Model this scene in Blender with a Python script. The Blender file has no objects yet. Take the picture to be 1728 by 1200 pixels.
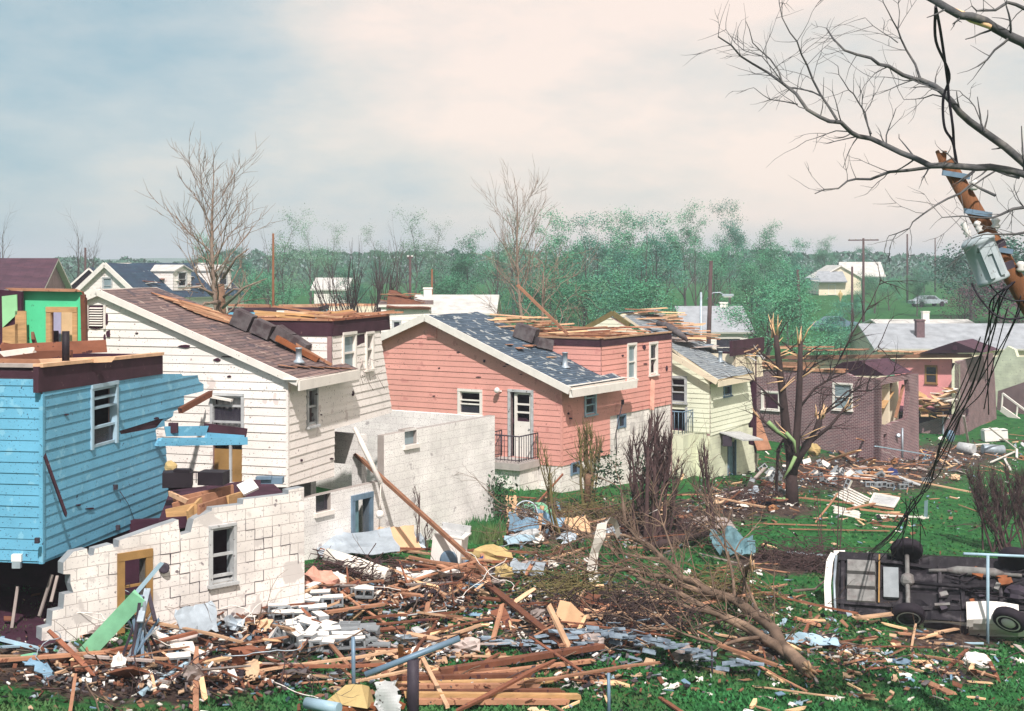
import bpy, math, random
from mathutils import Vector, Matrix, noise
R = math.radians
sc = bpy.context.scene
# ------------------------------------------------------------------ camera, sky, sun, exposure
F = 2400.0; CX = 864.0; HY = 443.0; CZ = 8.0        # focal length, centre column and horizon row in photo pixels; eye height
cam = bpy.data.objects.new('camera', bpy.data.cameras.new('camera'))
sc.collection.objects.link(cam); sc.camera = cam
cam.location = (0, 0, CZ); cam.rotation_euler = (R(90), 0, 0)
cam.data.sensor_width = 36; cam.data.lens = 36*F/1728
cam.data.shift_y = (HY-600)/1728
cam.data.clip_start = .1; cam.data.clip_end = 6000
SUN_EL = 48; SUN_AZ = 173                            # azimuth clockwise from +Y
sd = Vector((math.sin(R(SUN_AZ))*math.cos(R(SUN_EL)), math.cos(R(SUN_AZ))*math.cos(R(SUN_EL)), math.sin(R(SUN_EL))))
sl = bpy.data.lights.new('sun', 'SUN'); sl.energy = 4.3; sl.angle = R(1.2); sl.color = (1, .94, .885)
so = bpy.data.objects.new('sun', sl); sc.collection.objects.link(so); so.rotation_euler = sd.to_track_quat('Z', 'Y').to_euler(); so.location = (0, 0, 60)
sc.view_settings.view_transform = 'Standard'; sc.view_settings.look = 'None'; sc.view_settings.exposure = 0.27; sc.view_settings.gamma = 1
w = bpy.data.worlds.new('World'); sc.world = w; w.use_nodes = True
nt = w.node_tree; N = nt.nodes; L = nt.links; N.clear()
def nd(tree, typ, **kw):
    n = tree.nodes.new(typ)
    for k, v in kw.items():
        if k in n.inputs.keys() if isinstance(k, str) else False: n.inputs[k].default_value = v
        else: setattr(n, k, v)
    return n
out = nd(nt, 'ShaderNodeOutputWorld'); bg = nd(nt, 'ShaderNodeBackground'); bg.inputs['Strength'].default_value = .1
sky = nd(nt, 'ShaderNodeTexSky'); sky.sky_type = 'NISHITA'; sky.sun_disc = False; sky.sun_elevation = R(SUN_EL); sky.sun_rotation = R(SUN_AZ)
tc = nd(nt, 'ShaderNodeTexCoord'); mp = nd(nt, 'ShaderNodeMapping'); mp.inputs['Scale'].default_value = (4.2, 4.2, 11); mp.inputs['Location'].default_value = (.45, 0, .35)
L.new(tc.outputs['Generated'], mp.inputs['Vector'])
n1 = nd(nt, 'ShaderNodeTexNoise'); n1.inputs['Scale'].default_value = 1.0; n1.inputs['Detail'].default_value = 7; n1.inputs['Roughness'].default_value = .58
L.new(mp.outputs['Vector'], n1.inputs['Vector'])
sx = nd(nt, 'ShaderNodeSeparateXYZ'); L.new(tc.outputs['Generated'], sx.inputs['Vector'])
gx = nd(nt, 'ShaderNodeMapRange'); gx.inputs['From Min'].default_value = -.38; gx.inputs['From Max'].default_value = .02; gx.inputs['To Min'].default_value = -.22; gx.inputs['To Max'].default_value = .16
gx.interpolation_type = 'SMOOTHSTEP'
L.new(sx.outputs['X'], gx.inputs['Value'])
ad = nd(nt, 'ShaderNodeMath', operation='ADD'); L.new(n1.outputs['Fac'], ad.inputs[0]); L.new(gx.outputs['Result'], ad.inputs[1])
cr = nd(nt, 'ShaderNodeValToRGB'); e = cr.color_ramp.elements
e[0].position = .22; e[0].color = (.25, .40, .48, 1); e[1].position = .74; e[1].color = (.82, .705, .63, 1)
a = e.new(.42); a.color = (.43, .51, .54, 1); a = e.new(.56); a.color = (.61, .605, .575, 1)
L.new(ad.outputs[0], cr.inputs['Fac'])
# cloud deck: a bright emitting layer over the blue sky
cs = nd(nt, 'ShaderNodeMix', data_type='RGBA', blend_type='MULTIPLY'); cs.inputs[0].default_value = 1
L.new(cr.outputs['Color'], cs.inputs[6]); cs.inputs[7].default_value = (11.2, 10.8, 10.55, 1)
mx = nd(nt, 'ShaderNodeMix', data_type='RGBA'); mx.inputs[0].default_value = .88
L.new(sky.outputs['Color'], mx.inputs[6]); L.new(cs.outputs[2], mx.inputs[7]); L.new(mx.outputs[2], bg.inputs['Color']); L.new(bg.outputs[0], out.inputs['Surface'])

# ------------------------------------------------------------------ helpers
col = sc.collection
rnd = random.Random(7)
def U(a, b): return rnd.uniform(a, b)
def clamp(v, a, b): return max(a, min(b, v))
def sm(t): t = clamp(t, 0, 1); return t*t*(3-2*t)
def terrain(x, y):
    base = .65 - .125*clamp(x, -10, 25)
    if y < 20: base += (6.2-base)*sm((20-y)/17)
    if y > 84:
        far = 1.0 + 2.2*sm((y-130)/90) + 1.6*sm((y-230)/300)
        base += (far-base)*sm((y-84)/70)
    if y < 120: base += .09*noise.noise(Vector((x*.35, y*.35, 0))) + .05*noise.noise(Vector((x*1.1, y*1.1, 3)))
    return base
def P(px, py, d): return Vector(((px-CX)*d/F, d, CZ+(HY-py)*d/F))
def G(px, py):
    lo = 6.0; d = lo
    while d < 1500:
        p = P(px, py, d)
        if p.z <= terrain(p.x, p.y): break
        lo = d; d *= 1.02
    hi = d
    for _ in range(14):
        m = (lo+hi)/2; p = P(px, py, m)
        if p.z <= terrain(p.x, p.y): hi = m
        else: lo = m
    p = P(px, py, hi); p.z = terrain(p.x, p.y); return p
def GX(px, d):                                   # ground under a column of the picture at a depth
    x = (px-CX)*d/F; return Vector((x, d, terrain(x, d)))
def pt(t):
    return G(t[0], t[1]) if len(t) == 2 else P(*t)

class MB:
    def __init__(s): s.v = []; s.f = []; s.m = []; s.uv = []; s.sm = []; s.p = []
    def mark(s): s.p.append((len(s.v), len(s.f)))
    def face(s, pts, m=0, uv=None, smooth=False):
        i = len(s.v); s.v.extend(Vector(p) for p in pts); s.f.append(tuple(range(i, i+len(pts)))); s.m.append(m); s.sm.append(smooth)
        s.uv.append(uv or [(0, 0)]*len(pts))
    def hexa(s, a, b, m=0):                        # a, b: two quads (bottom, top) of matching corners
        s.mark(); s.face(a[::-1], m); s.face(b, m)
        for i in range(4):
            j = (i+1) % 4
            s.face([a[i], a[j], b[j], b[i]], m, [(0, 0), (1, 0), (1, 1), (0, 1)])
    def box(s, c, size, m=0, M=None):
        c = Vector(c); x, y, z = (q/2 for q in size)
        A = [Vector(q) for q in ((-x, -y, -z), (x, -y, -z), (x, y, -z), (-x, y, -z))]; B = [Vector((q.x, q.y, z)) for q in A]
        if M: A = [M @ q for q in A]; B = [M @ q for q in B]
        s.hexa([c+q for q in A], [c+q for q in B], m)
    def beam(s, p0, p1, wd, th, m=0, up=None, rag=0):
        p0 = Vector(p0); p1 = Vector(p1); d = (p1-p0).normalized(); up = Vector(up or (0, 0, 1))
        if abs(d.dot(up)) > .97: up = Vector((0, 1, 0))
        a = d.cross(up).normalized(); b = a.cross(d).normalized(); a *= wd/2; b *= th/2
        q = lambda p, r: [p-a-b+d*r(), p+a-b+d*r(), p+a+b+d*r(), p-a+b+d*r()]
        r = (lambda: U(-rag, rag)) if rag else (lambda: 0)
        A = q(p0, r); B = q(p1, r); s.hexa(A, B, m)
    def tube(s, path, rad, m=0, n=6, caps=True):
        s.mark(); path = [Vector(p) for p in path]; k = len(path)
        if not hasattr(rad, '__len__'): rad = [rad]*k
        base = len(s.v); ref = Vector((.31, .17, 1)).normalized()
        for i, p in enumerate(path):
            d = (path[min(i+1, k-1)]-path[max(i-1, 0)])
            d = d.normalized() if d.length > 1e-9 else Vector((0, 0, 1))
            r_ = ref if abs(d.dot(ref)) < .95 else Vector((1, 0, 0))
            a = d.cross(r_).normalized(); b = d.cross(a)
            for j in range(n):
                t = 2*math.pi*j/n; s.v.append(p+(a*math.cos(t)+b*math.sin(t))*rad[i])
        for i in range(k-1):
            for j in range(n):
                a0 = base+i*n+j; a1 = base+i*n+(j+1) % n
                s.f.append((a0, a1, a1+n, a0+n)); s.m.append(m); s.sm.append(True); s.uv.append([(0, 0)]*4)
        if caps:
            for q in (0, k-1):
                s.f.append(tuple(base+q*n+j for j in (range(n) if q else range(n-1, -1, -1)))); s.m.append(m); s.sm.append(False); s.uv.append([(0, 0)]*n)
    def sheet(s, o, ax, ay, nx, ny, amp, m=0, seed=0, fr=1.3, th=.012, rag=0):      # crumpled sheet with a little thickness
        s.mark(); o = Vector(o); ax = Vector(ax); ay = Vector(ay); nn = ax.cross(ay).normalized()
        pts = [[None]*(nx+1) for _ in range(ny+1)]
        for j in range(ny+1):
            for i in range(nx+1):
                q = o+ax*(i/nx)+ay*(j/ny)
                if rag and (i in (0, nx) or j in (0, ny)): q += ax.normalized()*U(-rag, rag)+ay.normalized()*U(-rag, rag)
                h = noise.noise(Vector((i/nx*ax.length*fr+seed*7.3, j/ny*ay.length*fr+seed*3.1, seed)))
                h = (abs(h)*2-.4)
                pts[j][i] = q+nn*(h*amp)
        for j in range(ny):
            for i in range(nx):
                q = [pts[j][i], pts[j][i+1], pts[j+1][i+1], pts[j+1][i]]
                s.face(q, m, [(i/nx, j/ny), ((i+1)/nx, j/ny), ((i+1)/nx, (j+1)/ny), (i/nx, (j+1)/ny)])
                s.face([p-nn*th for p in q[::-1]], m)
    def lathe(s, c, prof, m=0, n=14, M=None, caps=True):
        s.mark(); c = Vector(c); base = len(s.v); k = len(prof)
        for r, z in prof:
            for j in range(n):
                t = 2*math.pi*j/n; q = Vector((r*math.cos(t), r*math.sin(t), z))
                s.v.append(c+(M @ q if M else q))
        for i in range(k-1):
            for j in range(n):
                a0 = base+i*n+j; a1 = base+i*n+(j+1) % n
                s.f.append((a0, a1, a1+n, a0+n)); s.m.append(m); s.sm.append(True); s.uv.append([(0, 0)]*4)
        for q in (0, k-1):
            if caps and prof[q][0] > 1e-4:
                s.f.append(tuple(base+q*n+j for j in (range(n) if q else range(n-1, -1, -1)))); s.m.append(m); s.sm.append(False); s.uv.append([(0, 0)]*n)
    def blob(s, c, size, m=0, seed=0, amp=.25, nu=10, nv=7):
        s.mark(); c = Vector(c); base = len(s.v)
        for j in range(nv+1):
            for i in range(nu):
                t = 2*math.pi*i/nu; f = math.pi*j/nv
                q = Vector((math.sin(f)*math.cos(t), math.sin(f)*math.sin(t), math.cos(f)))
                k = 1+amp*noise.noise(q*2.3+Vector((seed*5.1, seed, 0)))*2
                s.v.append(c+Vector((q.x*size[0]*k, q.y*size[1]*k, q.z*size[2]*k)))
        for j in range(nv):
            for i in range(nu):
                a0 = base+j*nu+i; a1 = base+j*nu+(i+1) % nu
                s.f.append((a0, a0+nu, a1+nu, a1)); s.m.append(m); s.sm.append(False); s.uv.append([(0, 0)]*4)
    def mesh(s, name, mats, off=Vector((0, 0, 0))):
        me = bpy.data.meshes.new(name)
        me.from_pydata([tuple(v-off) for v in s.v], [], s.f)
        for m in (mats if isinstance(mats, (list, tuple)) else [mats]): me.materials.append(m)
        me.polygons.foreach_set('material_index', s.m); me.polygons.foreach_set('use_smooth', s.sm)
        ul = me.uv_layers.new(name='UVMap'); flat = [c for u in s.uv for q in u for c in q]
        ul.data.foreach_set('uv', flat); me.update(); return me
    def build(s, name, mats, parent=None, off=None):
        if parent is not None: off = wloc(parent)
        elif off is None:
            xs = [v.x for v in s.v]; ys = [v.y for v in s.v]; off = Vector(((min(xs)+max(xs))/2, (min(ys)+max(ys))/2, min(v.z for v in s.v)))
        o = bpy.data.objects.new(name, s.mesh(name, mats, off)); col.objects.link(o)
        if parent is not None: o.parent = parent
        else: o.location = off
        return o
def each(s, name, mats, parent=None):               # every piece collected in the builder becomes an object of its own
    out = []
    for i, (v0, f0) in enumerate(s.p):
        v1, f1 = s.p[i+1] if i+1 < len(s.p) else (len(s.v), len(s.f))
        q = MB(); q.v = s.v[v0:v1]; q.f = [tuple(a-v0 for a in f) for f in s.f[f0:f1]]; q.m = s.m[f0:f1]; q.uv = s.uv[f0:f1]; q.sm = s.sm[f0:f1]
        if q.f:
            ms = [mats[k] for k in sorted(set(q.m))] if isinstance(mats, (list, tuple)) else mats
            if isinstance(mats, (list, tuple)): ix = {k: n for n, k in enumerate(sorted(set(q.m)))}; q.m = [ix[k] for k in q.m]
            out.append(q.build(name, ms, parent))
    return out
def wloc(o):
    v = Vector((0, 0, 0))
    while o is not None: v += o.location; o = o.parent
    return v
def tag(o, label=None, cat=None, group=None, kind=None):
    if label: o['label'] = label
    if cat: o['category'] = cat
    if group: o['group'] = group
    if kind: o['kind'] = kind
    return o
def empty(name, loc, label, cat, group=None):
    o = bpy.data.objects.new(name, None); col.objects.link(o); o.location = loc; o.empty_display_size = .3
    return tag(o, label, cat, group)
def copy_tree(o, parent=None):
    c = o.copy(); col.objects.link(c)
    if parent is not None: c.parent = parent
    for ch in list(o.children): copy_tree(ch, c)
    return c

# ------------------------------------------------------------------ materials
M = {}
def mat(name, c, rough=.8, var=.18, scale=2.5, bump=.0, bscale=30, specks=None, metal=0, rand=0, stretch=None, c2=None, c2t=.5, c2w=.1, alpha=1, uvmap=False):
    m = bpy.data.materials.new(name); m.use_nodes = True; t = m.node_tree; b = t.nodes['Principled BSDF']; l = t.links
    b.inputs['Roughness'].default_value = rough; b.inputs['Metallic'].default_value = metal
    b.inputs['Specular IOR Level'].default_value = .25
    if alpha < 1: b.inputs['Alpha'].default_value = alpha
    co = t.nodes.new('ShaderNodeTexCoord'); vec = co.outputs['UV' if uvmap else 'Object']
    if rand:
        oi = t.nodes.new('ShaderNodeObjectInfo'); va = t.nodes.new('ShaderNodeVectorMath'); va.operation = 'MULTIPLY_ADD'
        l.new(oi.outputs['Random'], va.inputs[0]); va.inputs[1].default_value = (37, 53, 71); l.new(vec, va.inputs[2]); vec = va.outputs[0]
    if stretch:
        mpn = t.nodes.new('ShaderNodeMapping'); mpn.inputs['Scale'].default_value = stretch; l.new(vec, mpn.inputs['Vector']); vec = mpn.outputs[0]
    def ns(s, d=5, r=.6):
        n = t.nodes.new('ShaderNodeTexNoise'); n.inputs['Scale'].default_value = s; n.inputs['Detail'].default_value = d; n.inputs['Roughness'].default_value = r; l.new(vec, n.inputs['Vector']); return n
    n = ns(scale); mr = t.nodes.new('ShaderNodeMapRange'); mr.inputs['From Min'].default_value = .25; mr.inputs['From Max'].default_value = .75
    mr.inputs['To Min'].default_value = 1-var; mr.inputs['To Max'].default_value = 1+var; l.new(n.outputs['Fac'], mr.inputs['Value'])
    base = None
    def mix(fac, ca, cb, bt='MIX'):
        x = t.nodes.new('ShaderNodeMix'); x.data_type = 'RGBA'; x.blend_type = bt
        for i, q in ((0, fac), (6, ca), (7, cb)):
            if isinstance(q, (int, float)): x.inputs[i].default_value = q
            elif isinstance(q, tuple): x.inputs[i].default_value = (*q, 1)
            else: l.new(q, x.inputs[i])
        return x.outputs[2]
    cc = tuple(c)
    if c2:
        n2 = ns(scale*.55, 6, .65); r2 = t.nodes.new('ShaderNodeMapRange'); r2.inputs['From Min'].default_value = c2t-c2w; r2.inputs['From Max'].default_value = c2t+c2w
        l.new(n2.outputs['Fac'], r2.inputs['Value']); cc = mix(r2.outputs['Result'], tuple(c), tuple(c2))
    h = t.nodes.new('ShaderNodeHueSaturation'); h.inputs['Saturation'].default_value = 1
    if isinstance(cc, tuple): h.inputs['Color'].default_value = (*cc, 1)
    else: l.new(cc, h.inputs['Color'])
    val = mr.outputs['Result']
    if rand:
        m2 = t.nodes.new('ShaderNodeMapRange'); m2.inputs['To Min'].default_value = 1-rand; m2.inputs['To Max'].default_value = 1+rand; l.new(oi.outputs['Random'], m2.inputs['Value'])
        mu = t.nodes.new('ShaderNodeMath'); mu.operation = 'MULTIPLY'; l.new(val, mu.inputs[0]); l.new(m2.outputs['Result'], mu.inputs[1]); val = mu.outputs[0]
    l.new(val, h.inputs['Value']); cur = h.outputs['Color']
    for sp in (specks or []):                       # (colour, scale, threshold): chips and mud splashes
        n3 = ns(sp[1], 3, .55); r3 = t.nodes.new('ShaderNodeMapRange'); r3.inputs['From Min'].default_value = sp[2]; r3.inputs['From Max'].default_value = sp[2]+.03
        l.new(n3.outputs['Fac'], r3.inputs['Value']); cur = mix(r3.outputs['Result'], cur, tuple(sp[0]))
    l.new(cur, b.inputs['Base Color'])
    if bump:
        n4 = ns(bscale, 4); bp = t.nodes.new('ShaderNodeBump'); bp.inputs['Strength'].default_value = bump; bp.inputs['Distance'].default_value = .02
        l.new(n4.outputs['Fac'], bp.inputs['Height']); l.new(bp.outputs['Normal'], b.inputs['Normal'])
    M[name] = m; return m
def brick(name, c1, c2, mc, bw, bh, mortar=.012, rough=.85, bump=.4, specks=None, off=.5, smooth=.1, wash=None):
    m = bpy.data.materials.new(name); m.use_nodes = True; t = m.node_tree; b = t.nodes['Principled BSDF']; l = t.links; b.inputs['Roughness'].default_value = rough
    b.inputs['Specular IOR Level'].default_value = .2
    co = t.nodes.new('ShaderNodeTexCoord'); br = t.nodes.new('ShaderNodeTexBrick'); l.new(co.outputs['UV'], br.inputs['Vector'])
    br.inputs['Scale'].default_value = 1; br.inputs['Brick Width'].default_value = bw; br.inputs['Row Height'].default_value = bh; br.inputs['Mortar Size'].default_value = mortar; br.inputs['Mortar Smooth'].default_value = smooth
    br.inputs['Color1'].default_value = (*c1, 1); br.inputs['Color2'].default_value = (*c2, 1); br.inputs['Mortar'].default_value = (*mc, 1); br.offset = off
    n = t.nodes.new('ShaderNodeTexNoise'); n.inputs['Scale'].default_value = 1.3; n.inputs['Detail'].default_value = 6; l.new(co.outputs['UV'], n.inputs['Vector'])
    mr = t.nodes.new('ShaderNodeMapRange'); mr.inputs['From Min'].default_value = .3; mr.inputs['From Max'].default_value = .7; mr.inputs['To Min'].default_value = .78; mr.inputs['To Max'].default_value = 1.14; l.new(n.outputs['Fac'], mr.inputs['Value'])
    h = t.nodes.new('ShaderNodeHueSaturation'); l.new(br.outputs['Color'], h.inputs['Color']); l.new(mr.outputs['Result'], h.inputs['Value']); cur = h.outputs['Color']
    for sp in (specks or []):
        n3 = t.nodes.new('ShaderNodeTexNoise'); n3.inputs['Scale'].default_value = sp[1]; n3.inputs['Detail'].default_value = 4; l.new(co.outputs['UV'], n3.inputs['Vector'])
        r3 = t.nodes.new('ShaderNodeMapRange'); r3.inputs['From Min'].default_value = sp[2]; r3.inputs['From Max'].default_value = sp[2]+.04; l.new(n3.outputs['Fac'], r3.inputs['Value'])
        x = t.nodes.new('ShaderNodeMix'); x.data_type = 'RGBA'; l.new(r3.outputs['Result'], x.inputs[0]); l.new(cur, x.inputs[6]); x.inputs[7].default_value = (*sp[0], 1); cur = x.outputs[2]
    l.new(cur, b.inputs['Base Color'])
    bp = t.nodes.new('ShaderNodeBump'); bp.inputs['Strength'].default_value = bump; bp.inputs['Distance'].default_value = .015; bp.invert = True
    l.new(br.outputs['Fac'], bp.inputs['Height']); l.new(bp.outputs['Normal'], b.inputs['Normal'])
    M[name] = m; return m
DK = (.035, .02, .03)
mat('blue_siding', (.135, .39, .57), .6, .16, 1.2, .1, 40, [((.03, .06, .11), 9, .69), ((.05, .10, .17), 30, .64), ((.20, .46, .62), 4, .62)])
mat('white_siding', (.85, .79, .75), .6, .11, 1.0, .1, 40, [((.30, .23, .22), 9, .69), ((.2, .15, .15), 30, .65), ((.66, .58, .55), 2.2, .63)])
mat('pink_siding', (.70, .33, .28), .65, .12, 1.0, .1, 40, [((.34, .14, .13), 9, .69), ((.2, .08, .1), 30, .65), ((.58, .25, .22), 2.2, .63)])
mat('yellow_siding', (.76, .78, .62), .65, .1, 1.2, .1, 40, [((.3, .26, .2), 9, .70), ((.2, .16, .14), 30, .65)])
mat('cream_paint', (.78, .68, .52), .7, .1, 1.5, .1, 30, [((.3, .2, .15), 8, .70)])
mat('white_paint', (.78, .73, .68), .55, .1, 3, .1, 40, [((.25, .18, .15), 14, .69)])
mat('tar_board', (.055, .022, .034), .85, .35, 2.5, .2, 30, [((.16, .09, .09), 10, .70)])
mat('interior_shade', (.05, .016, .032), .9, .4, 2, .1)  # maroon shade of unlit rooms is put into this base colour
mat('inner_wall', (.32, .2, .2), .9, .3, 2, .1)
mat('green_paint', (.09, .60, .30), .8, .14, 2, .1, 30, [((.04, .12, .07), 12, .68)])
mat('lime_paint', (.30, .62, .32), .8, .14, 2)
mat('pink_paint', (.80, .33, .33), .8, .12, 2, 0, 30, [((.3, .12, .12), 6, .68)])
mat('tan_board', (.50, .30, .14), .85, .3, 3, .2, 40, stretch=(1, 1, 6))
mat('lilac_paint', (.42, .38, .55), .8, .15, 2)
mat('ochre', (.31, .18, .065), .8, .25, 3, .2)
wood = dict(rough=.85, bump=.25, bscale=25, rand=.35, var=.3, scale=3)
mat('fresh_wood', (.38, .19, .115), specks=[((.2, .08, .05), 6, .62)], **wood)
mat('pale_wood', (.56, .35, .22), specks=[((.3, .17, .1), 6, .66)], **wood)
mat('brown_wood', (.22, .085, .05), specks=[((.08, .03, .03), 6, .62)], **wood)
mat('grey_wood', (.36, .30, .28), **wood)
mat('splinter', (.80, .52, .30), .8, .25, 4, .2, rand=.2)
mat('white_board', (.76, .70, .64), .6, .18, 3, .1, rand=.15, specks=[((.3, .2, .16), 9, .66)])
mat('green_board', (.20, .47, .29), .7, .2, 3, .1, rand=.1)
mat('lightblue_metal', (.34, .48, .58), .4, .15, 4, .1, rand=.15)
mat('galv', (.40, .46, .52), .45, .25, 4, .15, metal=.35, rand=.12)
mat('steel_blue', (.16, .24, .33), .5, .25, 4, .1, metal=.2)
mat('dark_steel', (.045, .035, .05), .6, .3, 5, .1)
mat('black', (.02, .014, .02), .6, .3, 4, .1)
mat('rubber', (.018, .013, .02), .75, .3, 8, .2)
mat('chrome', (.62, .6, .6), .25, .1, 5, 0, metal=.7)
mat('car_white', (.78, .74, .70), .3, .08, 2, 0, specks=[((.25, .18, .14), 10, .68)])
mat('underbody', (.014, .011, .016), .7, .5, 6, .3, c2=(.085, .075, .085), c2t=.62)
mat('tank_grey', (.20, .195, .19), .6, .35, 6, .2, c2=(.14, .11, .11), c2t=.6)
mat('rust', (.25, .085, .035), .85, .35, 5, .2)
mat('concrete', (.40, .36, .34), .9, .18, 3, .3, 30, rand=.1)
mat('grey_block', (.25, .27, .29), .95, .2, 3, .4, 30, rand=.2)
mat('white_block', (.82, .76, .71), .85, .12, 3, .3, 30, rand=.06)
mat('white_plastic', (.80, .77, .74), .5, .1, 3)
mat('cloth_white', (.78, .73, .66), .9, .12, 2.5, .2, rand=.1)
mat('cloth_blue', (.20, .33, .45), .9, .25, 2.5, .2, rand=.25)
mat('cloth_navy', (.03, .04, .13), .9, .3, 2.5, .2, rand=.2)
mat('cloth_teal', (.13, .24, .28), .8, .35, 4, .3)
mat('cloth_yellow', (.50, .37, .17), .9, .2, 2.5, .2)
mat('cloth_pink', (.68, .36, .28), .9, .25, 3, .3, rand=.2)
mat('cloth_tan', (.62, .42, .27), .9, .2, 3, .3, rand=.2)
mat('card_tan', (.66, .42, .25), .85, .12, 3, rand=.15)
mat('slate_shingle', (.26, .33, .40), .85, .35, 5, .3, c2=(.10, .13, .18), c2t=.55, rand=.15)
mat('insulation', (.42, .21, .10), .95, .4, 5, .6, 20, c2=(.22, .09, .05), c2t=.52)
mat('curtain', (.66, .64, .64), .9, .2, 4, .3, stretch=(5, 5, .5))
mat('glass', (.05, .045, .065), .1, .2, 2, alpha=.6); M['glass'].node_tree.nodes['Principled BSDF'].inputs['Specular IOR Level'].default_value = .45
mat('glass_grey', (.30, .38, .42), .12, .2, 2, alpha=.75)
mat('trim_grey', (.46, .47, .48), .6, .25, 4, .1, specks=[((.12, .1, .1), 12, .64)])
mat('red_chimney', (.16, .10, .11), .9, .35, 6, .4)
mat('chimney_dark', (.13, .115, .12), .9, .3, 5, .4, c2=(.07, .05, .055), c2t=.5)
mat('bark_grey', (.16, .12, .10), .95, .35, 6, .5, 25)
mat('bark_dark', (.055, .035, .035), .95, .35, 6, .5, 25)
mat('bark_brown', (.20, .115, .075), .95, .4, 4, .5, 25, c2=(.33, .2, .13), c2t=.62)
mat('bark_tan', (.26, .19, .15), .95, .4, 5, .5, 25)
mat('bark_limb', (.17, .115, .085), .95, .4, 2.2, .6, 25, c2=(.30, .20, .14), c2t=.58)
mat('bark_near', (.085, .085, .09), .9, .4, 6, .5, 25, c2=(.17, .16, .15), c2t=.58)
mat('bark_far', (.085, .068, .066), .95, .3, 6)
mat('green_bark', (.24, .36, .16), .9, .25, 4, .3)
mat('pole_wood', (.20, .085, .04), .9, .35, 3, .5, 30, stretch=(6, 6, .6))
mat('pole_far', (.09, .055, .055), .9, .3, 3)
mat('cable', (.018, .014, .022), .6, .2, 4)
mat('transformer_grey', (.40, .45, .48), .45, .14, 5, .1, 30, [((.2, .2, .2), 9, .67)])
mat('ceramic', (.7, .68, .66), .3, .1, 4)
for nm, c in (('leaf_green', (.08, .28, .155)), ('leaf_teal', (.07, .25, .18)), ('leaf_pale', (.15, .27, .18)), ('leaf_dark', (.03, .11, .075)), ('leaf_light', (.14, .33, .19)), ('leaf_red', (.12, .055, .075))):
    m = mat(nm, c, .75, .4, .35, rand=.25)
mat('far_wood', (.06, .14, .10), .9, .45, .12)
mat('shrub_leaf', (.035, .08, .04), .8, .4, 3, rand=.2)
mat('olive_twig', (.17, .14, .06), .9, .3, 6)
mat('hedge_twig', (.085, .05, .05), .9, .4, 6)
mat('grass_blade', (.03, .15, .045), .85, .5, .6, c2=(.085, .115, .04), c2t=.56)
brick('block_wall', (.86, .81, .77), (.80, .75, .72), (.47, .42, .40), .40, .2, .006, bump=.5, specks=[((.48, .45, .45), 20, .61), ((.2, .17, .18), 4.2, .68), ((.60, .56, .54), 1.6, .58)])
brick('block_dirty', (.86, .84, .81), (.84, .81, .79), (.66, .63, .61), .40, .2, .006, bump=.3, specks=[((.52, .49, .49), 30, .58), ((.3, .27, .29), 17, .68), ((.46, .43, .43), 2.2, .66)])
brick('block_yellow', (.72, .74, .56), (.68, .70, .54), (.56, .57, .44), .40, .2, .006, bump=.3, specks=[((.3, .28, .2), 8, .66)])
brick('red_brick', (.21, .095, .105), (.13, .065, .08), (.38, .30, .30), .21, .075, .012, bump=.3, specks=[((.4, .3, .3), 6, .70)])
brick('brown_shingle', (.25, .165, .15), (.14, .105, .105), (.05, .035, .04), .9, .14, .012, bump=.6, specks=[((.09, .07, .08), 2.5, .57), ((.33, .25, .22), 3.1, .62), ((.42, .24, .15), 6, .70)])
brick('blue_shingle', (.10, .14, .19), (.055, .085, .12), (.02, .02, .03), .9, .14, .012, bump=.6, specks=[((.36, .38, .38), 3.2, .585), ((.5, .29, .17), 2.0, .69)])
brick('grey_shingle', (.28, .31, .33), (.20, .23, .26), (.08, .09, .1), .9, .14, .012, bump=.5, specks=[((.07, .08, .1), 2.5, .60), ((.45, .45, .43), 4, .64)])
brick('far_grey_roof', (.36, .38, .41), (.33, .35, .38), (.28, .29, .32), .9, .2, .01, bump=.2)
brick('far_white_roof', (.60, .58, .55), (.56, .54, .52), (.5, .48, .46), .9, .2, .01, bump=.2)
brick('far_dark_roof', (.035, .07, .11), (.03, .05, .09), (.02, .02, .03), .9, .2, .01, bump=.3, specks=[((.2, .25, .28), 3, .66)])
brick('maroon_roof', (.10, .045, .065), (.07, .035, .055), (.03, .01, .02), .9, .2, .01, bump=.3)
brick('louvre', (.72, .67, .63), (.72, .67, .63), (.12, .08, .08), 3, .09, .028, bump=1)
# ------------------------------------------------------------------ facades
class Fac:                                        # a vertical plane: origin, horizontal direction, outward normal
    def __init__(s, o, d): s.o = Vector((o[0], o[1])); s.d = Vector((d[0], d[1])).normalized(); s.n = Vector((s.d.y, -s.d.x))
    def sp(s, px, py):
        a = (px-CX)/F; q = (a*s.o.y-s.o.x)/(s.d.x-a*s.d.y); t = s.o.y+s.d.y*q
        return (q, CZ+(HY-py)/F*t)
    def loop(s, pts): return [s.sp(*p) for p in pts]
    def at(s, q, z, off=0): e = s.o+s.d*q+s.n*off; return Vector((e.x, e.y, z))
    def px(s, px, py, off=0): return s.at(*s.sp(px, py), off)
    def shift(s, q=0, off=0): return Fac(s.o+s.d*q+s.n*off, s.d)
def corner(px, d, vp):
    o = Vector(((px-CX)*d/F, d)); v = Vector(((vp-CX)/F, 1)).normalized(); u = Vector((v.y, -v.x))
    return Fac(o, u), Fac(o, v), o, u, v          # front face (ends at the corner), side face (starts there)
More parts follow.
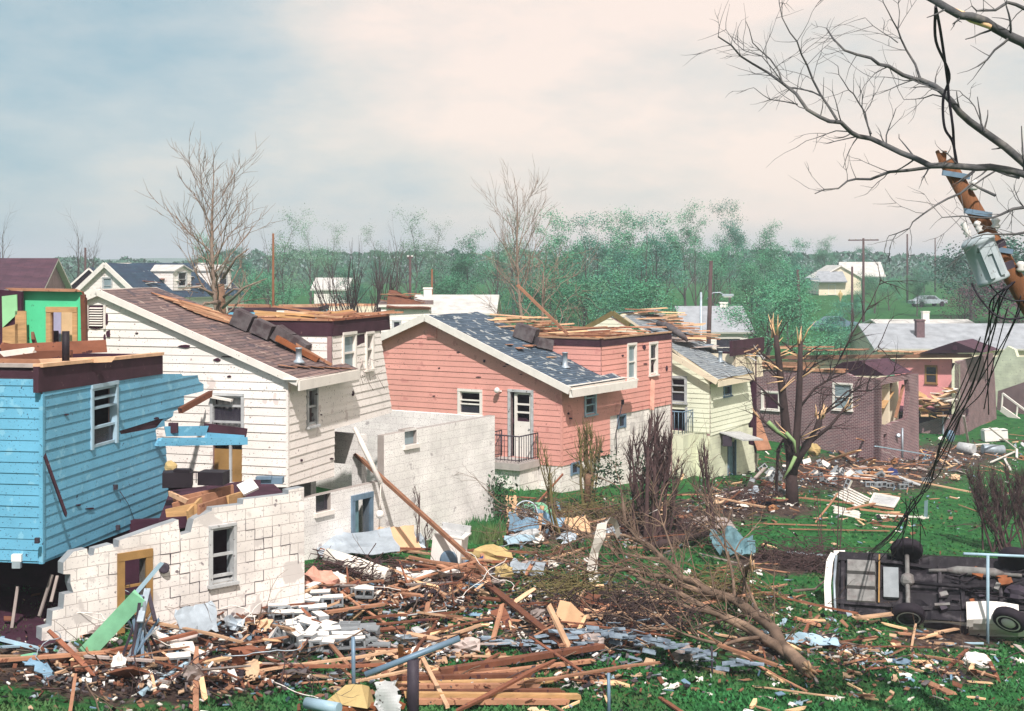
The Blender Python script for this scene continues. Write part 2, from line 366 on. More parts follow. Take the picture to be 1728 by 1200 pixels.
def decomp(loops, zs=()):
    vz = [p[1] for lp in loops for p in lp]; lo, hi = min(vz), max(vz)
    br = sorted(set(round(z, 5) for z in list(vz)+[z for z in zs if lo < z < hi]))
    for z0, z1 in zip(br, br[1:]):
        if z1-z0 < 1e-4: continue
        zm = (z0+z1)/2; cs = []
        for lp in loops:
            for (s0, a), (s1, b) in zip(lp, lp[1:]+lp[:1]):
                if (a < zm) != (b < zm):
                    f = lambda z: s0+(s1-s0)*(z-a)/(b-a)
                    cs.append((f(zm), f(z0), f(z1)))
        cs.sort()
        for l, r in zip(cs[::2], cs[1::2]): yield z0, z1, l[1], l[2], r[1], r[2]
def lap(mb, fc, loops, course=.185, m=0, d=.017, zb=0.0):
    vz = [p[1] for lp in loops for p in lp]; k0 = math.floor((min(vz)-zb)/course); k1 = math.ceil((max(vz)-zb)/course)
    js = {k: U(-.004, .006) for k in range(k0-1, k1+2)}
    for z0, z1, l0, l1, r0, r1 in decomp(loops, [zb+k*course for k in range(k0, k1+1)]):
        k = math.floor(((z0+z1)/2-zb)/course); zk = zb+k*course
        of = lambda z: .006+(d+js[k])*(1-(z-zk)/course)
        mb.face([fc.at(l0, z0, of(z0)), fc.at(r0, z0, of(z0)), fc.at(r1, z1, of(z1)), fc.at(l1, z1, of(z1))], m, [(l0, z0), (r0, z0), (r1, z1), (l1, z1)])
        mb.face([fc.at(l0, z0, 0), fc.at(r0, z0, 0), fc.at(r0, z0, of(z0)), fc.at(l0, z0, of(z0))], m, [(l0, z0), (r0, z0), (r0, z0), (l0, z0)])
def solid(mb, fc, loops, th=.14, m=0, me=None, mk=None, off=0, rag=0):
    me = m if me is None else me; mk = me if mk is None else mk
    for z0, z1, l0, l1, r0, r1 in decomp(loops):
        uv = [(l0, z0), (r0, z0), (r1, z1), (l1, z1)]
        mb.face([fc.at(q, z, off) for q, z in uv], m, uv); mb.face([fc.at(q, z, off-th) for q, z in uv[::-1]], mk, uv[::-1])
    for lp in loops:
        for (s0, a), (s1, b) in zip(lp, lp[1:]+lp[:1]):
            mb.face([fc.at(s0, a, off), fc.at(s1, b, off), fc.at(s1, b, off-th), fc.at(s0, a, off-th)], me, [(s0, a), (s1, b), (s1+th, b), (s0+th, a)])
def rect(fc, x0, y0, x1, y1, yr=None):              # window-sized rectangle on a facade from its picture corners
    s0, z1 = fc.sp(x0, y0); s1, _ = fc.sp(x1, y0); _, z0 = fc.sp(x0, y1)
    return (min(s0, s1), max(s0, s1), z0, z1)
def rl(r): return [(r[0], r[2]), (r[1], r[2]), (r[1], r[3]), (r[0], r[3])]
def plate(mb, fc, r, off0, off1, m=0):
    s0, s1, z0, z1 = r
    A = [fc.at(s0, z0, off0), fc.at(s1, z0, off0), fc.at(s1, z0, off1), fc.at(s0, z0, off1)]; B = [Vector((p.x, p.y, z1)) for p in A]
    mb.hexa(A, B, m)
def window(fc, r, parent, fm='white_paint', fw=.07, rails=(.5,), panes=None, sill=True, glass='glass', curtain=None, label=None, shards=0):
    s0, s1, z0, z1 = r; mb = MB(); o = .055
    plate(mb, fc, (s0-fw, s0+.01, z0-.02, z1), -.09, o); plate(mb, fc, (s1-.01, s1+fw, z0-.02, z1), -.09, o)
    plate(mb, fc, (s0-fw, s1+fw, z1+.002, z1+fw), -.09, o+.012)
    for t in rails: z = z0+(z1-z0)*t; plate(mb, fc, (s0+.012, s1-.012, z-.022, z+.022), -.06, .02)
    plate(mb, fc, (s0+.012, s1-.012, z0+.002, z0+.05), -.06, .018); plate(mb, fc, (s0+.012, s1-.012, z1-.05, z1-.002), -.06, .018)
    f = mb.build('window', M[fm], parent)
    if label: f['label'] = label
    if sill:
        sb = MB(); plate(sb, fc, (s0-fw-.03, s1+fw+.03, z0-.075, z0-.022), -.05, o+.05); sb.build('sill', M[fm], f)
    zz = [0]+list(rails)+[1]
    for i in range(len(zz)-1):
        if panes and i < len(panes) and not panes[i]: continue
        a = z0+(z1-z0)*zz[i]; b = z0+(z1-z0)*zz[i+1]; pb = MB()
        if shards:
            n = 5
            for k in range(n):
                q0 = s0+.015+(s1-s0-.03)*k/n; q1 = s0+.015+(s1-s0-.03)*(k+1)/n; h = (b-a)*U(.15, .8)
                if rnd.random() < .7: pb.face([fc.at(q0, a+.03, -.02), fc.at(q1, a+.03, -.02), fc.at(U(q0, q1), a+h, -.015)], 0)
            if not pb.f: continue
        else: plate(pb, fc, (s0+.014, s1-.014, a+.024, b-.024), -.034, -.026)
        pb.build('pane', M[glass], f)
    if curtain:
        cb = MB(); n = 14; a = s0+.03; b = s1-.03
        for k in range(n):
            q0 = a+(b-a)*k/n; q1 = a+(b-a)*(k+1)/n; o0 = -.13+.03*math.sin(k*2.1); o1 = -.13+.03*math.sin((k+1)*2.1); zl = z0+(z1-z0)*curtain
            cb.face([fc.at(q0, zl, o0), fc.at(q1, zl, o1), fc.at(q1, z1-.04, o1), fc.at(q0, z1-.04, o0)], 0)
        cb.build('curtain', M['curtain'], f)
    return f
def roofslab(mb, a, b, c, d, th=.09, m=0, me=1, nx=1, amp=0, holes=0):     # a-b lower edge (front to back), d-c upper edge
    a, b, c, d = map(Vector, (a, b, c, d)); n = (b-a).cross(d-a).normalized()
    if n.z < 0: n = -n
    w = (b-a).length; h = (d-a).length; K = 10 if amp else 1; J = 14 if amp else 1
    def q(i, j):
        p = a.lerp(b, i/K).lerp(d.lerp(c, i/K), j/J)
        return p+n*(amp*noise.noise(p*.9)) if amp else p
    for i in range(K):
        for j in range(J):
            mb.face([q(i, j), q(i+1, j), q(i+1, j+1), q(i, j+1)], m, [(w*i/K, h*j/J), (w*(i+1)/K, h*j/J), (w*(i+1)/K, h*(j+1)/J), (w*i/K, h*(j+1)/J)])
    lo = [p-n*th for p in (a, b, c, d)]
    mb.face(lo[::-1], me)
    for (p, r), (s, t) in zip(((a, b), (b, c), (c, d), (d, a)), ((lo[0], lo[1]), (lo[1], lo[2]), (lo[2], lo[3]), (lo[3], lo[0]))): mb.face([p, s, t, r], me)
    return n
def gutterline(mb, p, q, wd, th, m=0): mb.beam(p, q, wd, th, m)
def boards_on(parent, name, mats, n, pf, lmin, lmax, seed, wd=.14, th=.045, yaw=None, tilt=.15):   # loose boards that belong to a roof wreck, ONE part
    mb = MB(); r = random.Random(seed)
    for i in range(n):
        c = pf(r); a = (yaw if yaw is not None else r.uniform(0, math.pi))+r.uniform(-.35, .35); l = r.uniform(lmin, lmax)/2
        d = Vector((math.cos(a), math.sin(a), r.uniform(-tilt, tilt)))*l
        mb.beam(c-d, c+d, wd*r.uniform(.6, 1.4), th, r.randrange(len(mats)), rag=.06)
    return each(mb, name, [M[m] for m in mats], parent)
def vent_pipe(parent, p, h=.5, r=.06, m='galv', name='vent_pipe'):
    mb = MB(); mb.lathe(p, [(r*2.2, 0), (r*1.6, .05), (r, .09), (r, h), (r*1.15, h), (r*1.15, h+.03)], 0, 10); return mb.build(name, M[m], parent)
def gash_patches(fc, parent, pts, seed, name='dark_gash_patch', m='interior_shade'):    # gashes as dark patches on the boards, hole shade put into their colour
    mb = MB(); r = random.Random(seed)
    for (px, py, wpx, hpx) in pts:
        mb.mark(); n = 8; lp = []
        for k in range(n):
            t = 2*math.pi*k/n; lp.append(fc.sp(px+wpx/2*math.cos(t)*r.uniform(.6, 1.1), py-hpx/2*math.sin(t)*r.uniform(.6, 1.1)))
        mb.face([fc.at(q, z, .042) for q, z in lp], 0)
        for (s0, a), (s1, b) in zip(lp, lp[1:]+lp[:1]): mb.face([fc.at(s0, a, .042), fc.at(s1, b, .042), fc.at(s1, b, .0), fc.at(s0, a, .0)], 0)
    return each(mb, name, M[m], parent)

# ------------------------------------------------------------------ ground
def proj(p): return (CX+p.x/p.y*F, HY-(p.z-CZ)/p.y*F) if p.y > .5 else (0, 3000)
def seg(a, b, n): return [a+(b-a)*i/n for i in range(n)]
xs = seg(-900, -60, 14)+seg(-60, -14, 23)+seg(-14, 24, 150)+seg(24, 60, 36)+seg(60, 900, 20)+[900]
ys = seg(-30, 16, 23)+seg(16, 62, 180)+seg(62, 130, 60)+seg(130, 300, 40)+seg(300, 2500, 16)+[2500]
SOIL = [(430, 1050, 230, 75, .9), (250, 1140, 260, 60, .9), (700, 990, 190, 60, .75), (1000, 1050, 200, 70, .75), (1320, 950, 120, 26, .8), (900, 880, 120, 50, .8), (1120, 880, 120, 40, .9), (1450, 800, 220, 45, .75), (1250, 850, 70, 40, .8), (1600, 1075, 130, 30, .7), (60, 1120, 130, 50, .9), (1330, 860, 60, 20, .7), (1600, 770, 140, 35, .6), (1280, 1090, 130, 40, .5), (760, 1170, 160, 22, .5), (1640, 1140, 90, 26, .4), (1400, 1110, 200, 40, .25), (1450, 1010, 90, 40, .3), (1560, 960, 160, 60, .18), (900, 1180, 160, 30, .3)]
def soil(p):
    if not 16 < p.y < 90: return 0
    px, py = proj(p); v = 0
    for cx, cy, rx, ry, k in SOIL: v = max(v, k*(1-sm(math.hypot((px-cx)/rx, (py-cy)/ry)*.85-.1)))
    return v
me = bpy.data.meshes.new('ground'); vs = [(x, y, terrain(x, y)) for y in ys for x in xs]; nxg = len(xs)
me.from_pydata(vs, [], [(j*nxg+i, j*nxg+i+1, (j+1)*nxg+i+1, (j+1)*nxg+i) for j in range(len(ys)-1) for i in range(nxg-1)])
at = me.attributes.new('soil', 'FLOAT', 'POINT'); at.data.foreach_set('value', [soil(Vector(v)) for v in vs])
me.polygons.foreach_set('use_smooth', [True]*len(me.polygons))
gm = bpy.data.materials.new('ground'); gm.use_nodes = True; t = gm.node_tree; b = t.nodes['Principled BSDF']; b.inputs['Roughness'].default_value = .95; b.inputs['Specular IOR Level'].default_value = .1
co = t.nodes.new('ShaderNodeTexCoord'); l = t.links
def gn(s, d=6, r=.6):
    n = t.nodes.new('ShaderNodeTexNoise'); n.inputs['Scale'].default_value = s; n.inputs['Detail'].default_value = d; n.inputs['Roughness'].default_value = r; l.new(co.outputs['Object'], n.inputs['Vector']); return n
def ramp(src, stops):
    c = t.nodes.new('ShaderNodeValToRGB'); el = c.color_ramp.elements
    el[0].position, el[0].color = stops[0][0], (*stops[0][1], 1); el[1].position, el[1].color = stops[-1][0], (*stops[-1][1], 1)
    for p_, c_ in stops[1:-1]: x = el.new(p_); x.color = (*c_, 1)
    l.new(src, c.inputs['Fac']); return c.outputs['Color']
g1 = ramp(gn(2.2, 9, .72).outputs['Fac'], [(.28, (.008, .035, .012)), (.5, (.024, .125, .034)), (.62, (.045, .155, .036)), (.75, (.10, .13, .04))])
s1 = ramp(gn(5, 8, .7).outputs['Fac'], [(.3, (.02, .013, .015)), (.5, (.075, .05, .042)), (.68, (.16, .12, .10))])
am = t.nodes.new('ShaderNodeAttribute'); am.attribute_name = 'soil'
nn_ = gn(3.2, 8, .7); ma = t.nodes.new('ShaderNodeMath'); ma.operation = 'MULTIPLY_ADD'; l.new(nn_.outputs['Fac'], ma.inputs[0]); ma.inputs[1].default_value = 1.5; ma.inputs[2].default_value = -.70
mb_ = t.nodes.new('ShaderNodeMath'); mb_.operation = 'ADD'; l.new(ma.outputs[0], mb_.inputs[0]); l.new(am.outputs['Fac'], mb_.inputs[1])
mr_ = t.nodes.new('ShaderNodeMapRange'); mr_.inputs['From Min'].default_value = .25; mr_.inputs['From Max'].default_value = .5; l.new(mb_.outputs[0], mr_.inputs['Value'])
mm = t.nodes.new('ShaderNodeMix'); mm.data_type = 'RGBA'; l.new(mr_.outputs['Result'], mm.inputs[0]); l.new(g1, mm.inputs[6]); l.new(s1, mm.inputs[7]); l.new(mm.outputs[2], b.inputs['Base Color'])
bp = t.nodes.new('ShaderNodeBump'); bp.inputs['Strength'].default_value = .8; bp.inputs['Distance'].default_value = .08; l.new(gn(9, 8, .75).outputs['Fac'], bp.inputs['Height']); l.new(bp.outputs['Normal'], b.inputs['Normal'])
me.materials.append(gm); go = bpy.data.objects.new('ground', me); col.objects.link(go); tag(go, kind='structure')

# ------------------------------------------------------------------ the blue house
FR, SD, O, u, v = corner(70, 24.0, 1250)
fz = terrain(-8, 24)-.2
H = empty('blue_house', (O.x-2, O.y+2, fz), 'pale blue clapboard house torn open and shifted off its broken white block foundation', 'house')
ins = (M['blue_siding'], M['interior_shade'])
side = SD.loop([(70, 951), (70, 662), (272, 631), (305, 631), (307, 634), (333, 633), (335, 644), (343, 648), (342, 660), (310, 668), (308, 689), (292, 694), (290, 704), (277, 711), (277, 719), (262, 723), (263, 741), (279, 750), (284, 868)])
slit = SD.loop([(201, 727), (262, 708), (276, 706), (262, 722), (203, 733)])
wr = rect(SD, 154, 656, 193, 757)
mb = MB(); lap(mb, SD, [side, slit, rl(wr)]); mb.build('side_wall', M['blue_siding'], H)
s2 = SD.loop([(70, 951), (70, 662), (272, 631), (277, 711), (262, 723), (263, 741), (279, 750), (284, 868)])
mb = MB(); solid(mb, SD, [s2, rl(wr)], .12, 0, 1, 1, -.002); mb.build('wall_sheathing', [M['tar_board'], M['inner_wall']], H)
zt = FR.sp(70, 640)[1]; zbt = SD.sp(70, 951)[1]
front = [(-6.5, zbt), (0, zbt), (0, zt), (-6.5, zt)]
mb = MB(); lap(mb, FR, [front]); mb.build('front_wall', M['blue_siding'], H)
mb = MB(); solid(mb, FR, [front], .12, 0, 0, 0, -.002); mb.build('front_sheathing', M['inner_wall'], H)
mb = MB(); mb.beam(FR.at(.012, zbt, .012), FR.at(.012, zt-.25, .012), .07, .07, 0, up=(u.x, u.y, 0)); mb.build('corner_board', M['blue_siding'], H)
window(SD, wr, H, 'lightblue_metal', rails=(.33, .66, .82), panes=(1, 0, 0, 0), sill=False, label='battered blue window with bent empty sashes')
mb = MB(); solid(mb, SD, [SD.loop([(62, 663), (272, 631), (272, 600), (62, 619)])], .1, 0, 0, 0, .035)
zb0 = zt+.02; zb1 = FR.sp(70, 621)[1]
solid(mb, FR, [[(-6.5, zb0), (0.03, zb0), (.03, zb1), (-6.5, zb1)]], .1, 0, 0, 0, .03); mb.build('frieze_band', M['tar_board'], H)
mb = MB(); mb.beam(SD.px(64, 617), SD.px(270, 597), .16, .06, 0, rag=.05); mb.beam(FR.at(-6.5, zb1+.04), FR.at(0, zb1+.04), .16, .06, 1); each(mb, 'top_plate', [M['pale_wood'], M['grey_wood']], H)
# hidden walls, floors
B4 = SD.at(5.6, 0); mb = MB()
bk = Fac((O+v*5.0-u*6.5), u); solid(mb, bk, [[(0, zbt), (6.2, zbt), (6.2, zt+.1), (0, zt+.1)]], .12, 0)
lf = Fac((O-u*6.5), v); solid(mb, lf, [[(0, zbt), (5, zbt), (5, zt), (0, zt)]], .12, 0); mb.build('back_wall', M['interior_shade'], H)
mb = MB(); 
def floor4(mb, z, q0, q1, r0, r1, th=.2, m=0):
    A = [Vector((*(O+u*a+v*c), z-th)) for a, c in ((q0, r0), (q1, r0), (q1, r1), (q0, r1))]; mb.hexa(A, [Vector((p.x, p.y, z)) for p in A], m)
floor4(mb, zbt+.22, -6.4, -.14, .14, 5.0); floor4(mb, zb1-.25, -6.4, -.14, .14, 4.9, .1); mb.build('floor', M['interior_shade'], H)
# the upper green room at the back
gf = Fac((O+v*6.6-u*5.6), u); gz = 5.0
grn = gf.loop([(38, 620), (38, 489), (75, 487), (95, 490), (137, 492), (139, 498), (143, 504), (145, 620)]); gd = rect(gf, 86, 527, 124, 640)
mb = MB(); solid(mb, gf, [grn, rl(gd)], .12, 0, 1, 0); mb.build('green_room_wall', [M['green_paint'], M['brown_wood']], H)
mb = MB(); plate(mb, gf, (gd[0]-.1, gd[0]+.01, gd[2], gd[3]), -.04, .04); plate(mb, gf, (gd[1]-.01, gd[1]+.1, gd[2], gd[3]), -.04, .04); plate(mb, gf, (gd[0]-.1, gd[1]+.1, gd[3]+.002, gd[3]+.12), -.04, .05); mb.build('door_trim', M['tan_board'], H)
mb = MB(); g2 = gf.shift(0, -1.0); solid(mb, g2, [g2.loop([(78, 640), (78, 520), (103, 520), (103, 640)])], .05, 0); solid(mb, g2, [g2.loop([(103.5, 640), (103.5, 520), (133, 520), (133, 640)])], .05, 1); solid(mb, g2.shift(0, .06), [g2.loop([(84, 620), (84, 558), (100, 558), (100, 620)])], .03, 2); mb.build('inner_partition', [M['lilac_paint'], M['card_tan'], M['interior_shade']], H)
mb = MB(); g3 = gf.shift(0, .25); solid(mb, g3, [g3.loop([(-40, 640), (-40, 486), (36, 492), (37, 640)])], .1, 0); solid(mb, g3.shift(0, .05), [g3.loop([(6, 553), (5, 500), (30, 497), (31, 530)])], .03, 1); solid(mb, g3.shift(0, .05), [g3.loop([(6, 580), (6, 553), (32, 546), (33, 640), (6, 640)])], .03, 2); solid(mb, gf.shift(0, .3), [gf.loop([(37, 620), (37, 524), (55, 524), (57, 620)])], .03, 2); mb.build('dark_closet_wall', [M['interior_shade'], M['lime_paint'], M['tan_board']], H)
mb = MB(); mb.beam(gf.px(20, 488, .1), gf.px(137, 490, .1), .16, .06, 0, rag=.1); mb.beam(gf.px(145, 620, .05), gf.px(142, 497, .05), .1, .1, 1); each(mb, 'room_plate', [M['fresh_wood'], M['brown_wood']], H)
mb = MB()
for (x0, y0, x1, y1, dd, ww, m) in ((0, 592, 178, 584, 27, .24, 0), (0, 603, 120, 600, 26, .2, 0), (0, 598, 60, 590, 25.4, .1, 1), (40, 612, 190, 606, 25.5, .1, 2), (0, 582, 40, 590, 28, .12, 0), (55, 566, 62, 590, 28, .1, 3), (0, 610, 62, 611, 24.4, .1, 3)):
    mb.beam(P(x0, y0, dd), P(x1, y1, dd+.4), .06 if m != 2 else .12, ww, m, rag=.08)
each(mb, 'broken_joist', [M['brown_wood'], M['white_board'], M['pale_wood'], M['fresh_wood']], H)
mb = MB(); mb.tube([P(111, 614, 25), P(111, 559, 25)], .065, 0, 10); mb.build('flue_pipe', M['black'], H)
# wall lamp, wire fittings
mb = MB(); q, z = FR.sp(32, 945); mb.box(FR.at(q, z+.05, .06), (.17, .10, .12), 1); mb.box(FR.at(q, z-.06, .07), (.14, .09, .12), 0); mb.build('wall_lamp', [M['galv'], M['white_plastic']], H)
mb = MB()
for (x, y) in ((191, 822), (58, 912), (246, 880), (229, 881), (195, 890)): q, z = SD.sp(x, y); mb.box(SD.at(q, z, .05), (.07, .07, .09), 0)
mb.tube([SD.px(199, 829, .04), SD.px(212, 850, .05), SD.px(226, 884, .04)], .008, 0, 4); each(mb, 'wire_bracket', M['dark_steel'], H)
gash_patches(SD, H, [(247, 879, 14, 10), (130, 852, 8, 3), (150, 858, 14, 4), (262, 706, 8, 4), (110, 700, 6, 3)], 3)
# broken foundation
FW, _, _, fu, fv = None, None, None, None, None
o2 = P(54, 0, 23.6).xy; FWd = Fac(o2, Vector(((3300-CX)/F, 1)))
fo = FWd.loop([(54, 1112), (56, 1087), (70, 1084), (71, 1060), (87, 1056), (89, 1031), (107, 1027), (109, 1003), (124, 1000), (119, 985), (119, 969), (107, 969), (107, 950), (124, 931), (147, 926), (148, 934), (152, 938), (158, 937), (160, 926), (190, 918), (192, 924), (200, 923), (201, 912), (268, 888), (301, 877), (302, 890), (305, 903), (322, 898), (327, 876), (357, 862), (358, 857), (410, 851), (411, 843), (487, 834), (487, 827), (513, 822), (514, 1020)])
dr = rect(FWd, 209, 946, 245, 1080); wr2 = rect(FWd, 356, 892, 393, 985)
mb = MB(); gap = FWd.loop([(147, 926), (158, 924), (150, 950), (136, 972), (128, 974), (141, 950)])
solid(mb, FWd, [fo, rl(dr), rl(wr2)], .2, 0, 1, 1); fnd = mb.build('foundation_wall', [M['block_wall'], M['grey_block']], H)
mb = MB(); plate(mb, FWd, (dr[0]-.13, dr[0], dr[2], dr[3]), -.2, .04); plate(mb, FWd, (dr[1], dr[1]+.13, dr[2], dr[3]), -.2, .04); plate(mb, FWd, (dr[0]-.13, dr[1]+.13, dr[3]+.002, dr[3]+.14), -.2, .05); plate(mb, FWd, (dr[0]+.01, dr[1]-.01, dr[3]-.5, dr[3]-.46), -.1, -.05); plate(mb, FWd, (dr[0]+.01, dr[1]-.01, dr[3]-1.0, dr[3]-.96), -.1, -.05); plate(mb, FWd, (dr[0]+.42, dr[0]+.47, dr[2], dr[3]), -.1, -.05, 1); mb.build('door_frame', [M['ochre'], M['galv']], H)
window(FWd, wr2, H, 'trim_grey', fw=.05, rails=(.12, .5), panes=(1, 0, 0))
mb = MB(); mb.lathe(FWd.px(275, 958, .05), [(.09, 0), (.10, .03), (.08, .05), (.03, .03)], 0, 12, Matrix.Rotation(R(80), 3, 'X')); mb.build('vent_hood', M['dark_steel'], H)
rr = random.Random(17); mb = MB()
for (x, y, n, di) in ((268, 925, 9, 1), (300, 915, 8, -1), (420, 870, 7, 1), (455, 880, 6, -1), (330, 975, 8, 1), (440, 960, 6, -1), (285, 985, 6, 1), (480, 900, 5, 1), (180, 960, 6, 1)):
    q, z = FWd.sp(x, y); q = round(q/.2)*.2; z = round(z/.2)*.2; pl = [(q, z)]
    for k in range(n):
        if k % 2: q += .2*di
        else: z -= .2
        pl.append((q+rr.uniform(-.012, .012), z+rr.uniform(-.01, .01)))
    for (a0, b0), (a1, b1) in zip(pl, pl[1:]): w_ = rr.uniform(.004, .010); mb.beam(FWd.at(a0, b0, .004), FWd.at(a1, b1, .004), w_, .008, 0, up=(FWd.n.x, FWd.n.y, .01))
each(mb, 'crack_strip', M['dark_steel'], fnd)  # thin dark strips, the shade of open cracks put into their colour
# added backdrops behind the broken wall, basement shade put into their colour
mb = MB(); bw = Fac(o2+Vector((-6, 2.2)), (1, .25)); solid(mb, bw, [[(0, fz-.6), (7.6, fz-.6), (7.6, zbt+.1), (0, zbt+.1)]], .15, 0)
bw2 = Fac(FWd.at(1.2, 0, -1.3).xy, FWd.d); solid(mb, bw2, [[(2.6, fz-.6), (4.7, fz-.6), (4.7, zbt+.27), (2.6, zbt+.27)]], .15, 0); mb.build('basement_backdrop', M['interior_shade'], H)
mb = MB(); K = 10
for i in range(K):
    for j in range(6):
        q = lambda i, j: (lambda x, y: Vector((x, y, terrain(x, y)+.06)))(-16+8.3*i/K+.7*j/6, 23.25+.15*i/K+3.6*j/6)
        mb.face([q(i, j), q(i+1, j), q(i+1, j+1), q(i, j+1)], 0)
mb.build('basement_shade_floor', M['interior_shade'], H)  # floor added to darken the void, shade put into its colour
mb = MB()
for (x0, y0, x1, y1) in ((66, 1040, 88, 970), (86, 1016, 97, 972), (20, 1060, 30, 990)): mb.beam(P(x0, y0, 24.2), P(x1, y1, 24.5), .05, .03, 0)
each(mb, 'basement_stud', M['grey_wood'], H)
# loose floor in the torn corner between house and foundation
mb = MB(); za = CZ-(868-HY)*25.6/F
A = [FWd.px(280, 872, -.25), FWd.px(508, 835, -.25), SD.at(6.9, za, 1.6), SD.at(5.0, za, .2)]
for p in A: p.z = za-.1
mb.hexa([p-Vector((0, 0, .2)) for p in A], A, 0); mb.build('torn_floor', M['interior_shade'], H)
mb = MB()
for (a, b_, ww, m) in (((291, 858, 26.2), (372, 836, 27.4), .09, 0), ((296, 848, 26.6), (395, 826, 27.8), .09, 0), ((337, 861, 26), (388, 845, 27), .1, 0), ((318, 871, 25.9), (338, 850, 26.3), .1, 1), ((284, 871, 25.9), (335, 860, 26.1), .12, 1), ((287, 833, 26.5), (315, 846, 26.2), .04, 2), ((385, 846, 26.8), (412, 838, 27.4), .1, 1)):
    mb.beam(P(*a), P(*b_), .05, ww*2.2, m, rag=.05)
each(mb, 'floor_joist', [M['fresh_wood'], M['tan_board'], M['pale_wood']], H)
# siding boards torn loose but still hanging on the house
mb = MB()
for (a, b_, hh) in (((263, 746, 28.6), (415, 744, 29.6), .16), ((281, 728, 28.7), (349, 727, 29.4), .2), ((345, 735, 29.2), (414, 740, 29.7), .13), ((270, 741, 28.4), (345, 748, 29), .07)):
    mb.beam(P(*a), P(*b_), .03, hh, 0, rag=.06)
mb.beam(P(302, 694, 29.4), P(356, 664, 30.2), .09, .12, 1, rag=.05); mb.beam(P(345, 722, 29.5), P(415, 731, 30), .1, .2, 2); mb.beam(P(285, 722, 28.8), P(300, 722, 28.8), .1, .2, 2)
each(mb, 'torn_board', [M['blue_siding'], M['brown_wood'], M['tar_board']], H)

# ------------------------------------------------------------------ the white house
FR, SD, O, u, v = corner(483, 31.2, 1600)
H = empty('white_house', (O.x-2.5, O.y+2.5, terrain(-4, 33)), 'leaning white clapboard house with brown shingle roof, roofless rear box and tall block garage walls', 'house')
def uv4(q, c, z): e = O+u*q+v*c; return Vector((e.x, e.y, z))
zb = SD.sp(483, 822)[1]
gab = FR.loop([(483, 822), (483, 640), (480, 634), (186, 499), (168, 497), (150, 507), (146, 512), (140, 822)])
dr = rect(FR, 360, 667, 409, 812); vr = rect(FR, 153, 518, 175, 551)
mb = MB(); lap(mb, FR, [gab, rl(dr), rl(vr)]); mb.build('gable_wall', M['white_siding'], H)
mb = MB(); solid(mb, FR, [gab, rl(dr)], .12, 0, 0, 0, -.002); mb.build('gable_sheathing', M['inner_wall'], H)
TB = 2.45                                          # depth of the front wing before the taller rear box
sidel = SD.loop([(483, 822), (483, 645), (560, 628), (560, 566), (640, 556), (661, 696), (577, 720), (564, 724), (563, 805)])
w1 = rect(SD, 518, 657, 532, 718); w2 = rect(SD, 578, 566, 597, 628); w3 = rect(SD, 617, 564, 627, 622)
gash = SD.loop([(600, 566), (614, 563), (615, 578), (609, 580), (601, 584)])
mb = MB(); lap(mb, SD, [sidel, rl(w1), rl(w2), rl(w3), gash]); mb.build('side_wall', M['white_siding'], H)
mb = MB(); solid(mb, SD, [sidel, rl(w1), rl(w2), rl(w3)], .12, 1, 0, 0, -.002); mb.build('side_sheathing', [M['inner_wall'], M['tar_board']], H)
mb = MB(); mb.beam(SD.px(484, 822, .012), SD.px(484, 640, .012), .07, .07, 0, up=(u.x, u.y, 0)); mb.build('corner_board', M['white_siding'], H)
window(SD, w1, H, 'trim_grey', fw=.06, rails=(.5,), shards=1, label='narrow window full of jagged broken glass and torn blinds')
window(SD, w2, H, 'white_paint', fw=.07, rails=(.5,), panes=(1, 1), glass='glass_grey', label='tall window with pale glass and a twisted sash')
window(SD, w3, H, 'white_paint', fw=.06, rails=(.55,), shards=1)
mb = MB()
r = random.Random(4)
for k in range(16):
    x = r.uniform(600, 636); y = r.uniform(600, 640); p = SD.px(x, y, .05); q = p+Vector((r.uniform(-.3, .3), r.uniform(-.2, .2), r.uniform(-.5, .2)))
    mb.tube([p, (p+q)/2+Vector((0, -.06, 0)), q], .008, 0, 3)
each(mb, 'tangled_wire', M['grey_wood'], H)
# patio opening with curtain, ochre panel below
f = window(FR, (dr[0], dr[1], dr[2]+1.02, dr[3]), H, 'trim_grey', fw=.06, rails=(.35, .75), panes=(0, 1, 0), curtain=.1, label='wrecked front window with torn lace curtain')
mb = MB(); plate(mb, FR, (dr[0], dr[1], dr[2], dr[2]+.72), -.1, -.05, 0); plate(mb, FR, (dr[1]-.33, dr[1]-.27, dr[2], dr[2]+.9), -.04, .0, 1); mb.beam(FR.px(357, 668, .12), FR.px(396, 675, .12), .1, .05, 2); each(mb, 'panel', [M['ochre'], M['trim_grey'], M['white_paint']], H)
mb = MB(); s0, s1, z0, z1 = vr; plate(mb, FR, (s0-.03, s1+.03, z0-.03, z1+.03), -.05, .03, 0)
for k in range(8):
    z = z0+(z1-z0)*(k+.5)/8; mb.beam(FR.at(s0, z, .05), FR.at(s1, z, .05), .05, .012, 1, up=(FR.n.x*.6, FR.n.y*.6, 1))
plate(mb, FR, (s0-.08, s0-.03, z0-.05, z1+.05), .0, .07, 1); plate(mb, FR, (s1+.03, s1+.08, z0-.05, z1+.05), 0, .07, 1); mb.build('gable_vent', [M['interior_shade'], M['white_paint']], H)
gash_patches(FR, H, [(181, 540, 5, 22), (184, 563, 8, 16), (178, 570, 4, 12), (314, 584, 26, 6), (368, 607, 14, 6), (388, 602, 34, 2.5), (163, 553, 22, 4), (387, 635, 8, 3), (232, 562, 5, 3)], 5)
gash_patches(SD, H, [(594, 664, 3, 10), (507, 777, 4, 5), (558, 774, 6, 3), (582, 640, 4, 3), (540, 700, 3, 3)], 6)
